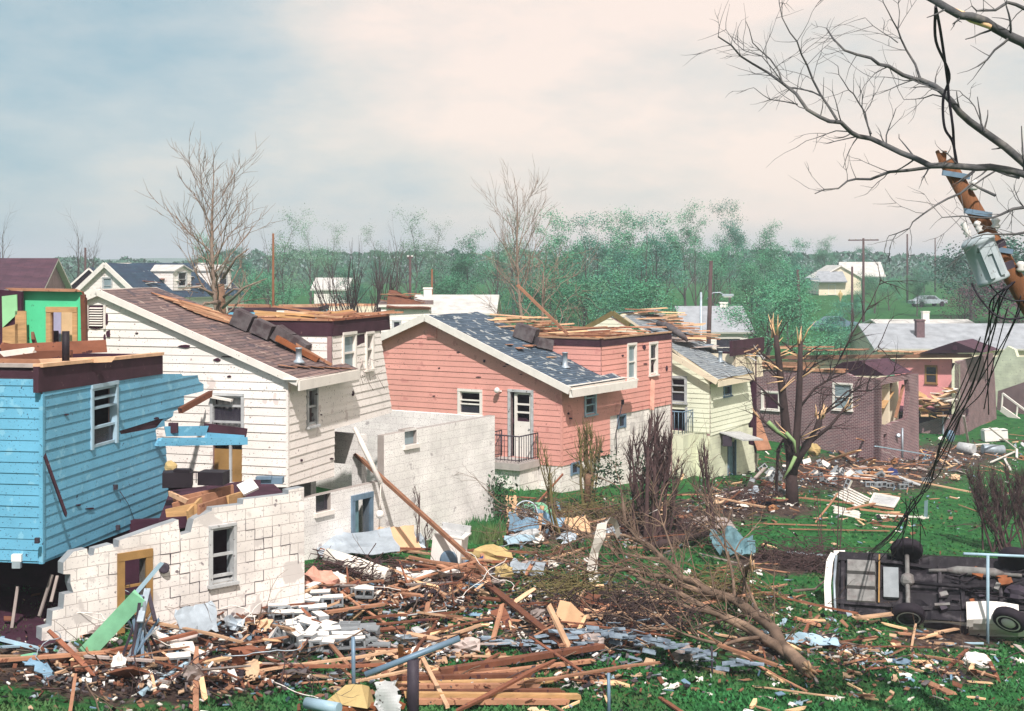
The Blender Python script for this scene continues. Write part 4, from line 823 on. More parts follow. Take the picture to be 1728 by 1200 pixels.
# ------------------------------------------------------------------ brick ruins on the right
H = None
def brickhouse(nm, label, px, d, vp):
    FR, SD, O, u, v = corner(px, d, vp); return empty(nm, (O.x, O.y, terrain(O.x, O.y)), label, 'house'), FR, SD, O, u, v
H, FR, SD, O, u, v = brickhouse('brick_house', 'roofless dark red brick house with a big hole in its side showing cream plaster', 1483, 68, 2900)
gz = terrain(O.x, O.y)-1
fl = FR.loop([(1483, 640), (1268, 648)]); zt = fl[0][1]; L_ = FR.sp(1268, 648)[0]
w1 = rect(FR, 1408, 648, 1437, 690); w0 = rect(FR, 1288, 662, 1314, 690)
mb = MB(); solid(mb, FR, [[(L_, gz), (0, gz), (0, zt), (-1.3, zt+.05), (-1.7, zt+.2), (-4.6, zt+.2), (L_, zt+.1)], rl(w1), rl(w0)], .25, 0, 0, 1)
so_ = SD.loop([(1483, 830), (1483, 640), (1496, 637), (1550, 630), (1551, 768), (1551, 830)]); hole = SD.loop([(1488, 716), (1488, 650), (1510, 645), (1533, 640), (1535, 660), (1531, 706), (1512, 712), (1500, 718)])
d1 = rect(SD, 1491, 733, 1497, 760)
solid(mb, SD, [so_, hole, rl(d1)], .25, 0, 0, 1); mb.build('brick_wall', [M['red_brick'], M['inner_wall']], H)
window(FR, w1, H, 'white_paint', fw=.08, rails=(.5,), panes=(1, 1), glass='glass_grey', curtain=.5, label='white window with curtain behind cracked glass')
window(FR, w0, H, 'white_paint', fw=.1, rails=(), panes=(0,))
mb = MB(); mb.beam(FR.at(L_, zt+.25, -.1), FR.at(-1.8, zt+.27, -.1), .3, .13, 0, rag=.1); each(mb, 'top_plate', M['fresh_wood'], H)
boards_on(H, 'plate_fragment', ['fresh_wood', 'pale_wood'], 12, lambda r: FR.at(r.uniform(-8, -2.0), zt+.36, -.1), .3, .9, 51, yaw=-.2, wd=.2, tilt=.02)
mb = MB(); pf = Fac(SD.at(0, 0, -1.1).xy, SD.d); solid(mb, pf, [[(.2, zt-3.2), (4.5, zt-3.2), (4.5, zt-.15), (.2, zt-.15)]], .1, 0); pg = Fac(SD.at(1.7, 0, -.1).xy, -SD.n); solid(mb, Fac(pg.at(1.2, 0).xy, SD.n), [[(.02, zt-3.2), (1.0, zt-3.2), (1.0, zt-.2), (.02, zt-.2)]], .1, 0); mb.build('plaster_wall', M['cream_paint'], H)
mb = MB(); mb.beam(SD.px(1516, 668, -.6), SD.px(1522, 648, -.6), .2, .1, 0); mb.beam(SD.px(1524, 706, -.4), SD.px(1534, 650, -.3), .12, .1, 0); mb.beam(SD.px(1500, 690, -.5), SD.px(1520, 662, -.6), .5, .03, 1); each(mb, 'broken_stud', [M['fresh_wood'], M['tan_board']], H)
mb = MB(); A = [SD.at(q, zt-3.0, o) for q, o in ((.1, -.3), (3.1, -.3), (3.1, -4), (.1, -4))]; mb.hexa([p-Vector((0, 0, .2)) for p in A], A, 0); solid(mb, Fac(FR.at(0, 0, -1.9).xy, u), [[(L_-1.8, gz), (-1.3, gz), (-1.3, zt-.4), (L_-1.8, zt-.4)]], .1, 0); mb.build('floor', M['interior_shade'], H)  # slab plus an added shade-coloured backdrop that darkens the window openings
mb = MB(); mb.tube([SD.px(1521, 776, .06), SD.px(1521, 722, .06)], .05, 0, 6); mb.build('downspout', M['galv'], H)
mb = MB(); mb.lathe(SD.px(1512, 736, .1), [(.07, 0), (.12, .06), (.08, .16)], 0, 8, Matrix.Rotation(R(60), 3, 'X')); mb.build('wall_lamp', M['galv'], H)
# low purple gable roof fragment standing on this house
mb = MB(); g = [FR.px(1368, 636, -.8), FR.px(1408, 613, -.8), FR.px(1440, 611, -.8), FR.px(1482, 636, -.8)]; mb.face(g, 0); mb.face([p-FR.n.to_3d()*3-Vector((0, 0, .0)) for p in g[::-1]], 0); gg = [p-FR.n.to_3d()*3 for p in g]
for i in range(4): j = (i+1) % 4; mb.face([g[j], g[i], gg[i], gg[j]], 0, [(0, 0), (1, 0), (1, 3), (0, 3)])
mb.build('roof_fragment', M['maroon_roof'], H)

H, FR, SD, O, u, v = brickhouse('brick_house', 'brick ruin behind with a bare pink bedroom wall and long peeled plate', 1618, 86, 2400)
gz = terrain(O.x, O.y)-1; zt = FR.sp(1618, 604)[1]; L_ = FR.sp(1292, 606)[0]
IN = FR.shift(0, -2.2); a = lambda pts: IN.loop(pts)
pw = a([(1510, 700), (1510, 606), (1606, 606), (1606, 700)]); w1 = rect(IN, 1563, 618, 1580, 646)
mb = MB(); solid(mb, IN, [pw, rl(w1)], .15, 0); mb.build('pink_wall', M['pink_paint'], H)
mb = MB(); w2 = rect(IN, 1463, 618, 1482, 629); solid(mb, IN, [a([(1285, 690), (1285, 608), (1496, 606), (1496, 690)]), rl(w2)], .15, 0); solid(mb, IN, [a([(1496.5, 690), (1496.5, 606), (1509.5, 606), (1509.5, 690)])], .15, 1); mb.build('cream_wall', [M['cream_paint'], M['green_board']], H)
window(IN, w1, H, 'ochre', fw=.08, rails=(.5,), panes=(1, 1)); window(IN, w2, H, 'ochre', fw=.06, rails=(), panes=(1,))
mb = MB(); mb.beam(IN.px(1292, 603, .2), IN.px(1640, 600, .2), .5, .22, 1, rag=.2); mb.beam(IN.px(1250, 612, 1.5), IN.px(1390, 613, 1.5), .3, .3, 1, rag=.2); each(mb, 'top_plate', [M['pale_wood'], M['fresh_wood']], H)
mb = MB(); sd_ = SD.loop([(1618, 800), (1618, 610), (1645, 604), (1676, 596), (1680, 660), (1684, 760), (1684, 800)]); solid(mb, SD, [sd_, rl(rect(SD, 1630, 690, 1635, 715)), rl(rect(SD, 1662, 640, 1666, 665))], .25, 0)
lw = FR.loop([(1618, 800), (1618, 690), (1606, 700), (1560, 712), (1548, 716), (1548, 800)]); solid(mb, FR, [lw], .25, 0); solid(mb, FR, [FR.loop([(1618, 699), (1618, 615), (1612, 612), (1606, 625), (1606, 699)])], .3, 1); mb.build('brick_wall', [M['red_brick'], M['block_yellow']], H)
mb = MB(); mb.tube([FR.px(1593, 770, .1), FR.px(1592, 695, .1)], .06, 0, 6); mb.build('downspout', M['galv'], H)
boards_on(H, 'plate_fragment', ['fresh_wood', 'pale_wood', 'fresh_wood'], 22, lambda r: IN.at(r.uniform(L_+.5, -.5), zt+r.uniform(.05, .3), r.uniform(-.2, 1.0)), .6, 2.4, 64, yaw=0, wd=.22, th=.08, tilt=.03)
boards_on(H, 'wall_debris', ['card_tan', 'tan_board', 'white_board', 'pale_wood'], 34, lambda r: P(r.uniform(1550, 1608), r.uniform(655, 705), r.uniform(85.5, 88)), .5, 1.9, 61, wd=.5, tilt=.5)
mb = MB(); A = [IN.at(q, zt-3.3, o) for q, o in ((L_, 0), (0, 0), (0, 2), (L_, 2))]; mb.hexa([p-Vector((0, 0, .2)) for p in A], A, 0); solid(mb, FR.shift(0, -4), [[(L_, gz), (-.6, gz), (-.6, zt-.6), (L_, zt-.6)]], .1, 0); mb.build('floor', M['interior_shade'], H)
mb = MB(); g = [FR.px(1542, 598, -1.2), FR.px(1603, 578, -1.2), FR.px(1650, 597, -1.2)]; gg = [p-FR.n.to_3d()*4 for p in g]; mb.face(g, 0); mb.face(gg[::-1], 0)
for i in range(3): j = (i+1) % 3; mb.face([g[j], g[i], gg[i], gg[j]], 0, [(0, 0), (1, 0), (1, 3), (0, 3)])
mb.build('gable_fragment', M['maroon_roof'], H)
mb = MB(); plate(mb, FR, rect(FR, 1599, 585, 1606, 592), -1.2, -1.1); mb.build('gable_vent', M['interior_shade'], H)

H, FR, SD, O, u, v = brickhouse('brick_house', 'farthest right brick house with cream plaster end and white stair railing', 1722, 96, 4200)
gz = terrain(O.x, O.y)-1
mb = MB(); solid(mb, FR, [FR.loop([(1676, 780), (1684, 660), (1728, 645), (1760, 640), (1760, 780)])], .3, 0); mb.build('brick_wall', M['red_brick'], H)
f2 = FR.shift(0, -1.5); mb = MB(); solid(mb, f2, [f2.loop([(1674, 700), (1676, 606), (1690, 596), (1700, 584), (1712, 590), (1716, 602), (1770, 600), (1770, 700)])], .3, 0); mb.build('plaster_wall', M['block_yellow'], H)
mb = MB(); A = FR.shift(0, 2.0)
for q in ((1692, 664, 1690, 690), (1717, 686, 1715, 704), (1740, 700, 1740, 720)): mb.beam(A.px(q[0], q[1]), A.px(q[2], q[3]), .1, .1, 0)
mb.beam(A.px(1692, 664), A.px(1740, 700), .1, .12, 0); mb.beam(A.px(1690, 690), A.px(1740, 725), .12, .4, 0); mb.build('stair_railing', M['white_paint'], H)

# ------------------------------------------------------------------ farther houses
def gable_house(nm, label, px, d, w, dep, hw, rise, yaw, wallm, roofm, zfloor, ridge_along=True, ov=.4, wins=(), group=None, chim=None):
    """px: picture column of the near-left corner; yaw turns the long side from the picture plane; ridge along the long side"""
    o = P(px, 0, d).xy; dx = Vector((math.cos(yaw), math.sin(yaw))); FRn = Fac(o, dx); dv = -FRn.n
    H = empty(nm, (*(o+dx*w/2+dv*dep/2), zfloor), label, 'house', group); z1 = zfloor+hw; zg = zfloor-4
    uv = lambda q, c, z: Vector((*(o+dx*q+dv*c), z)); Sr = Fac(o+dx*w, dv); Sl = Fac(o+dv*dep, -dv); Bk = Fac(o+dx*w+dv*dep, -dx)
    mb = MB(); rs = [(r_[0], r_[0]+r_[2], zfloor+r_[1], zfloor+r_[1]+r_[3]) for r_ in wins]
    A = [[(0, zg), (w, zg), (w, z1), (0, z1)]]+[rl(r_) for r_ in rs]; gb = [(0, zg), (dep, zg), (dep, z1), (dep/2, z1+rise), (0, z1)]
    if ridge_along: lap(mb, FRn, A, .22); lap(mb, Sr, [gb], .22); lap(mb, Sl, [gb], .22); lap(mb, Bk, [A[0]], .22)
    else: lap(mb, FRn, [[(0, zg), (w, zg), (w, z1), (w/2, z1+rise), (0, z1)]]+A[1:], .22); lap(mb, Sr, [[(0, zg), (dep, zg), (dep, z1), (0, z1)]], .22); lap(mb, Sl, [[(0, zg), (dep, zg), (dep, z1), (0, z1)]], .22); lap(mb, Bk, [[(0, zg), (w, zg), (w, z1), (w/2, z1+rise), (0, z1)]], .22)
    mb.build('wall', M[wallm], H)
    for r_ in rs: window(FRn, r_, H, 'white_paint' if wallm != 'white_siding' else 'trim_grey', fw=.1, rails=(.5,))
    mb = MB(); k = ov
    if ridge_along:
        s = rise/(dep/2); e = z1-s*k
        roofslab(mb, uv(-k, -k, e+.1), uv(w+k, -k, e+.1), uv(w+k, dep/2, z1+rise+.1), uv(-k, dep/2, z1+rise+.1), .14, 0, 1); roofslab(mb, uv(w+k, dep+k, e+.1), uv(-k, dep+k, e+.1), uv(-k, dep/2, z1+rise+.1), uv(w+k, dep/2, z1+rise+.1), .14, 0, 1)
    else:
        s = rise/(w/2); e = z1-s*k
        roofslab(mb, uv(w+k, -k, e+.1), uv(w+k, dep+k, e+.1), uv(w/2, dep+k, z1+rise+.1), uv(w/2, -k, z1+rise+.1), .14, 0, 1); roofslab(mb, uv(-k, dep+k, e+.1), uv(-k, -k, e+.1), uv(w/2, -k, z1+rise+.1), uv(w/2, dep+k, z1+rise+.1), .14, 0, 1)
    rf = mb.build('roof', [M[roofm], M['white_paint']], H)
    if chim: mb = MB(); p = uv(*chim[:2], z1+rise*.6); mb.box(p+Vector((0, 0, .3)), (.6, .6, 1.4), 0); mb.box(p+Vector((0, 0, 1.05)), (.7, .7, .12), 0); mb.build('chimney', M[chim[2] if len(chim) > 2 else 'red_chimney'], rf)
    return H, FRn, uv, rf, z1
# white cape house with dormers
d = 110; k = F/d
FRc, SDc, O, u, v = corner(232, d, 900+900)
H = empty('cape_house', (*O, terrain(O.x, O.y)), 'white house with dark roof and two white dormers behind the green room', 'house')
za = CZ+(HY-446)/k; zeq = CZ+(HY-498)/k; ap = FRc.sp(181, 446); er = FRc.sp(238, 500); elx = 2*ap[0]-er[0]; zg = 0
gw = rect(FRc, 175, 470, 188, 494)
mb = MB(); lap(mb, FRc, [[(elx, zg), (er[0], zg), er, ap, (elx, er[1])], rl(gw)], .25); mb.build('gable_wall', M['white_siding'], H)
window(FRc, gw, H, 'trim_grey', fw=.12, rails=(.5,), glass='glass_grey'); 
uvz = lambda q, c, z: Vector((*(O+u*q+v*c), z)); sl2 = (ap[1]-er[1])/(er[0]-ap[0]); LG = 14.5
rc = lambda q, c, dz=0: uvz(q, c, ap[1]-sl2*abs(q-ap[0])+dz)
mb = MB(); roofslab(mb, rc(er[0]+.4, -.3, .1), rc(er[0]+.4, LG, .1), rc(ap[0], LG, .1), rc(ap[0], -.3, .1), .15, 0, 1, amp=.06); roofslab(mb, rc(elx-.4, LG, .1), rc(elx-.4, -.3, .1), rc(ap[0], -.3, .1), rc(ap[0], LG, .1), .15, 0, 1); rf = mb.build('roof', [M['far_dark_roof'], M['white_paint']], H)
mb = MB(); mb.beam(rc(er[0]+.4, -.35), rc(ap[0], -.35), .1, .35, 0); mb.beam(rc(ap[0], -.35), rc(elx-.4, -.35), .1, .35, 0); mb.build('fascia', M['white_paint'], H)
mb = MB(); solid(mb, Fac(O+u*er[0], v), [[(0, zg), (LG, zg), (LG, er[1]), (0, er[1])]], .2, 0); solid(mb, Fac(O+v*LG+u*elx, u), [[(0, zg), (er[0]-elx, zg), (er[0]-elx, er[1]), ((er[0]-elx)/2, ap[1]-.1), (0, er[1])]], .2, 0); mb.build('side_wall', M['white_siding'], H)
for c0, bro in ((4.6, 1), (10.6, 0)):
    q1 = er[0]-.25; zq = ap[1]-.12; mb = MB(); fd = Fac(O+u*q1+v*c0, v); zl_ = er[1]+.35
    ww = [(.7, 1.8, zl_+.35, zq-.55)]
    lap(mb, fd, [[(0, zl_), (2.5, zl_), (2.5, zq-.4), (1.25, zq+.05), (0, zq-.4)], rl(ww[0])], .25)
    for c, sg in ((c0, 1), (c0+2.5, -1)):
        f_ = Fac(O+u*(q1 if sg < 0 else ap[0]+.3)+v*c, u*(1 if sg > 0 else -1)); wq = q1-ap[0]-.3
        lp = [(0, zq-.4), (wq, zq-.4), (wq, zl_)] if sg > 0 else [(0, zl_), (0, zq-.4), (wq, zq-.4)]
        lap(mb, f_, [lp], .25)
    dm = mb.build('dormer', M['white_siding'], rf)
    mb = MB(); R_ = lambda q, c, z: uvz(q, c, z)
    roofslab(mb, R_(q1+.2, c0-.15, zq-.42), R_(ap[0]+.3, c0-.15, zq-.42), R_(ap[0]+.3, c0+1.25, zq+.08), R_(q1+.2, c0+1.25, zq+.08), .1, 0, 0); roofslab(mb, R_(ap[0]+.3, c0+2.65, zq-.42), R_(q1+.2, c0+2.65, zq-.42), R_(q1+.2, c0+1.25, zq+.08), R_(ap[0]+.3, c0+1.25, zq+.08), .1, 0, 0); mb.build('dormer_roof', M['far_white_roof'], dm)
    window(fd, ww[0], rf, 'trim_grey', fw=.08, rails=(.5,), panes=(not bro, not bro))
boards_on(rf, 'broken_decking', ['fresh_wood', 'brown_wood', 'white_board'], 14, lambda r: rc(r.uniform(ap[0]+1.6, er[0]), r.uniform(1.5, 9), .3), .6, 2, 71, wd=.3)
# dark roofed house far left
gable_house('dark_roof_house', 'low house with dark maroon roof far left beyond the green room', -150, 92, 8.0, 9, 2.9, 1.9, .12, 'brown_wood' if 0 else 'inner_wall', 'maroon_roof', 3.4)
gable_house('dark_roof_house', 'small house with slate blue roof and maroon gable left of the dormered house', 112, 118, 3.6, 9, 2.2, 1.7, .25, 'maroon_roof', 'far_dark_roof', 3.6, ridge_along=False)
# blue roofless house, cream ruin beyond the white house box
def ruin(nm, label, px0, px1, ytop, ybot, d, wallm, bandpx, wins, plate_m='fresh_wood', dep=6):
    o = P(px0, 0, d).xy; FRn = Fac(o, (1, .03)); w_ = FRn.sp(px1, 500)[0]; z1 = CZ+(HY-ytop)*d/F; zb_ = CZ+(HY-ybot)*d/F; zm = CZ+(HY-ytop-bandpx)*d/F
    H = empty(nm, (*(o+Vector((w_/2, 2))), terrain(o.x, o.y)), label, 'house'); dv = -FRn.n
    rs = [rect(FRn, *q) for q in wins]; mb = MB(); lap(mb, FRn, [[(0, zb_), (w_, zb_), (w_, zm), (0, zm)]]+[rl(q) for q in rs], .25); Sr = Fac(o+FRn.d*w_, dv); lap(mb, Sr, [[(0, zb_), (dep, zb_), (dep, zm), (0, zm)]], .25); lap(mb, Fac(o+FRn.d*w_+dv*dep, -FRn.d), [[(0, zb_), (w_, zb_), (w_, zm), (0, zm)]], .25); lap(mb, Fac(o+dv*dep, -dv), [[(0, zb_), (dep, zb_), (dep, zm), (0, zm)]], .25); mb.build('wall', M[wallm], H)
    if bandpx: mb = MB(); solid(mb, FRn, [[(0, zm-.01), (w_, zm-.01), (w_, z1), (0, z1)]], .1, 0, off=.04); solid(mb, Sr, [[(0, zm-.01), (dep, zm-.01), (dep, z1), (0, z1)]], .1, 0, off=.04); mb.build('frieze_band', M['tar_board'], H)
    for q in rs: window(FRn, q, H, 'white_paint', fw=.14, rails=(.5,))
    boards_on(H, 'top_plate', [plate_m, 'pale_wood'], 10, lambda r: Vector((*(o+FRn.d*r.uniform(.5, w_-.5)+dv*r.uniform(0, 2)), z1+.08)), 1, 2.6, int(px0), yaw=.03, wd=.2, th=.12, tilt=.02)
    mb = MB(); A = [Vector((*(o+FRn.d*a_+dv*b_), z1-.15)) for a_, b_ in ((.1, .1), (w_-.1, .1), (w_-.1, dep-.1), (.1, dep-.1))]; mb.hexa([p-Vector((0, 0, .1)) for p in A], A, 0); mb.build('attic_floor', M['insulation'], H); return H
ruin('blue_ruin', 'low roofless deep blue house with dark band beyond the white house', 385, 537, 519, 580, 82, 'blue_siding', 7, [(471, 528, 482, 540)])
ruin('cream_ruin', 'roofless cream house between the blue ruin and the bare multi-stemmed tree', 532, 640, 517, 580, 96, 'cream_paint', 0, [(562, 526, 582, 538)])
# white two storey house with splintered roof, white roofed building behind it
H, Fw, uvh, rf, z1 = gable_house('white_ruin', 'white house with dark windows under a collapsed splintered brown roof', 643, 78, 2.7, 6, 5.2, .15, .05, 'white_siding', 'brown_shingle', .4, wins=((.7, 3.4, .32, .95), (1.35, 3.3, .2, .9), (1.85, 3.5, .55, .7)), ov=.15)
mb = MB(); p = P(656, 489, 80); q_ = P(652, 518, 77.6); q2 = P(727, 520, 77.9); p2 = P(668, 490, 80)
roofslab(mb, q_, q2, p2, p, .1, 0, 0, amp=.1); mb.build('collapsed_roof', M['brown_wood'], H)
boards_on(H, 'bare_rafter', ['fresh_wood', 'brown_wood', 'rust'], 16, lambda r: P(r.uniform(655, 712), 0, 79).xy.to_3d()+Vector((0, 0, CZ-(r.uniform(494, 514)-HY)*79/F)), .8, 1.6, 73, yaw=-.3, wd=.1, tilt=.35)
H, Fw, uvh, rf, z1 = gable_house('white_roof_house', 'low house with plain white roof beyond the pink gable', 700, 104, 5.6, 9, 2.4, 1.15, -.03, 'far_white_roof', 'far_white_roof', 1.9, chim=(.6, 4, 'white_paint'))
gable_house('garage', 'white garage with light grey roof and dark open door beyond the yellow house', 1162, 112, 4.8, 8, 2.5, 1.75, .06, 'white_paint', 'far_grey_roof', .1, wins=((2.2, .5, 1.9, 1.4),), chim=(3.6, 4, 'white_paint'))
gable_house('long_house', 'long low building with plain grey roof and chimneys behind the brick ruins', 1482, 104, 15, 9, 2.5, 1.5, .0, 'cream_paint', 'far_grey_roof', -.75, chim=(3.6, 2, 'red_chimney'))
gable_house('flat_house', 'pale flat-roofed house with white chimney above the long grey roof', 1492, 132, 8.5, 7, 2.2, .5, .0, 'cream_paint', 'far_white_roof', -.2, chim=(4.4, 2, 'white_paint'))
# house on the hill
H, Fw, uvh, rf, z1 = gable_house('hill_house', 'cream gabled house with brown-grey hip wing on the hill among trees', 1384, 215, 6.2, 9, 2.4, 1.8, .0, 'cream_paint', 'far_white_roof', 3.3, ridge_along=False)
mb = MB(); lf = Fac(P(1376, 0, 211).xy, (1, 0)); zz = CZ+(HY-500)*211/F; lap(mb, lf, [[(.5, zz-2), (4.6, zz-2), (4.6, zz+2.2), (.5, zz+2.2)]], .25); mb.build('wing_wall', M['cream_paint'], H)
mb = MB(); e = [Vector((P(1372, 0, 210).x, 210, zz+2.2)), Vector((P(1430, 0, 210).x, 210, zz+2.2)), Vector((P(1422, 0, 215).x, 215, zz+3.7)), Vector((P(1380, 0, 215).x, 215, zz+3.7))]; roofslab(mb, *e, .15, 0, 0); mb.build('wing_roof', M['far_grey_roof'], H)
mb = MB(); e = [Vector((P(1410, 0, 216).x, 215, zz+2.9)), Vector((P(1492, 0, 216).x, 215, zz+2.9)), Vector((P(1486, 0, 220).x, 220, zz+5.1)), Vector((P(1416, 0, 220).x, 220, zz+5.1))]; roofslab(mb, *e, .15, 0, 0); mb.build('rear_roof', M['far_white_roof'], H)
window(lf, (2.0, 2.9, zz+.3, zz+1.7), H, 'white_paint', fw=.1, rails=(.5,)); 
gable_house('pale_house', 'small pale roof half hidden in trees behind the multi-stemmed tree', 530, 165, 3.6, 8, 2.6, 1.2, .0, 'white_paint', 'far_white_roof', 2.3)
# ------------------------------------------------------------------ trees
def rv(r): return Vector((r.gauss(0, 1), r.gauss(0, 1), r.gauss(0, 1)))
def grow(mb, p, d, Ln, r, lvl, c, rr, tips, m=0):
    n = c.get('segs', 4); pts = [p.copy()]; rad = [r]; end = r*(.5 if lvl else .35)
    for i in range(n):
        d = (d+rv(rr)*c['wob']+Vector((0, 0, c['up']))).normalized(); p = p+d*(Ln/n); pts.append(p); rad.append(r+(end-r)*(i+1)/n)
    mb.tube(pts, rad, m, 6 if r > .09 else (4 if r > .03 else 3), caps=False)
    if lvl == 0: tips.append((pts[-1], d)); tips.append((pts[-2], d)); return
    k = c['kids'][min(lvl-1, len(c['kids'])-1)]
    for j in range(k):
        t = rr.uniform(c.get('t0', .3), 1) if j else 1; x = t*n; i = min(int(x), n-1); q = pts[i].lerp(pts[i+1], x-i)
        ax = d.cross(rv(rr)).normalized(); a = rr.uniform(*c['ang'])*(.5 if j == 0 else 1); nd_ = (Matrix.Rotation(R(a), 3, ax) @ d).normalized()
        grow(mb, q, nd_, Ln*rr.uniform(*c['lr']), max(rad[i+1 if i+1 < n else n]*rr.uniform(.55, .8), c.get('rmin', .006)), lvl-1, c, rr, tips, m)
def leaves(mb, tips, n, spread, size, rr, m=0, m2=None):
    for i_, (p, d) in enumerate(tips):
        if m2 is not None: m = rr.choice(m2)
        for k in range(n):
            q = p+rv(rr)*spread; a = rv(rr).normalized(); b = a.cross(rv(rr)).normalized(); s = size*rr.uniform(.5, 1.3)
            mb.face([q-a*s, q+b*s*.55, q+a*s, q-b*s*.55], m)
def make_tree(name, h, seed, bark, leaf, c, lvl=3, limbs=7, nl=10, spread=.6, size=.3, base=.22, r0=.2, wide=1.0):
    rr = random.Random(seed); mb = MB(); tips = []; p = Vector((0, 0, -.6)); pts = [p]; rad = [r0*1.25]; n = 7
    for i in range(n): p = Vector((p.x+rr.uniform(-.12, .12), p.y+rr.uniform(-.12, .12), -.6+(h*.72+.6)*(i+1)/n)); pts.append(p); rad.append(r0*(1-.8*(i+1)/n))
    mb.tube(pts, rad, 0, 7, caps=False)
    for k in range(limbs):
        t = base+(1-base)*(k+rr.random()*.6)/limbs; x = t*n; i = min(int(x), n-1); q = pts[i].lerp(pts[i+1], min(1, x-i)); az = k*2.4+rr.uniform(-.4, .4); el = c.get('el', .9)+.35*t
        d = Vector((math.cos(az)*math.cos(el), math.sin(az)*math.cos(el), math.sin(el))); grow(mb, q, d, h*c.get('L', .3)*(1.15-.6*t)*wide*rr.uniform(.85, 1.15), rad[i]*.6, lvl-1, c, rr, tips)
    grow(mb, pts[-1], Vector((0, 0, 1)), h*.28, rad[-1], lvl-1, c, rr, tips)
    o = empty(name, (0, 0, 0), None, None); mb.build('trunk', M[bark], o)
    if nl: lb = MB(); leaves(lb, tips, nl, spread, size, rr, 0, (0, 0, 0, 0, 1, 2)); lb.build('crown', [M[leaf], M['leaf_dark'], M['leaf_light' if leaf not in ('leaf_dark', 'leaf_red') else leaf]], o)
    return o
CL = dict(wob=.16, up=.05, kids=(3, 4), ang=(18, 50), lr=(.5, .75))
CB = dict(wob=.13, up=.07, kids=(4, 4), ang=(20, 45), lr=(.45, .7))
protos = {
 'green': make_tree('leafy_tree', 11, 1, 'bark_far', 'leaf_green', CL, nl=60, spread=.42, size=.09, wide=1.05),
 'teal': make_tree('leafy_tree', 11, 2, 'bark_far', 'leaf_teal', CL, nl=58, spread=.44, size=.09, wide=1.0),
 'pale': make_tree('sparse_tree', 11, 3, 'bark_far', 'leaf_pale', CB, nl=20, spread=.35, size=.07, wide=.95),
 'green2': make_tree('leafy_tree', 11, 9, 'bark_far', 'leaf_green', dict(CL, up=.02), nl=56, spread=.46, size=.09, wide=1.3, base=.12),
 'dark': make_tree('dark_tree', 10, 4, 'bark_far', 'leaf_dark', CL, nl=22, spread=.6, size=.18, wide=1.2, base=.15),
 'red': make_tree('budding_tree', 8, 5, 'bark_far', 'leaf_red', CL, nl=9, spread=.5, size=.14, wide=1.25, base=.1),
 'bare': make_tree('bare_tree', 11, 6, 'bark_far', 'leaf_pale', CB, nl=0, wide=1.1)}
PH = {'green': 11, 'teal': 11, 'pale': 11, 'dark': 10, 'red': 8, 'bare': 11, 'green2': 11}
used = set()
def place_tree(kind, px, ytop, d, label, wx=1.0, group='trees behind the houses'):
    g = GX(px, d); top = CZ+(HY-ytop)*d/F; h = top-g.z; o = protos[kind] if kind not in used else copy_tree(protos[kind]); used.add(kind)
    s = h/PH[kind]*1.0; o.location = g; o.scale = (s*wx, s*wx, s); o.rotation_euler = (0, 0, (px*1.7) % 6.28); tag(o, label, 'tree', group); return o
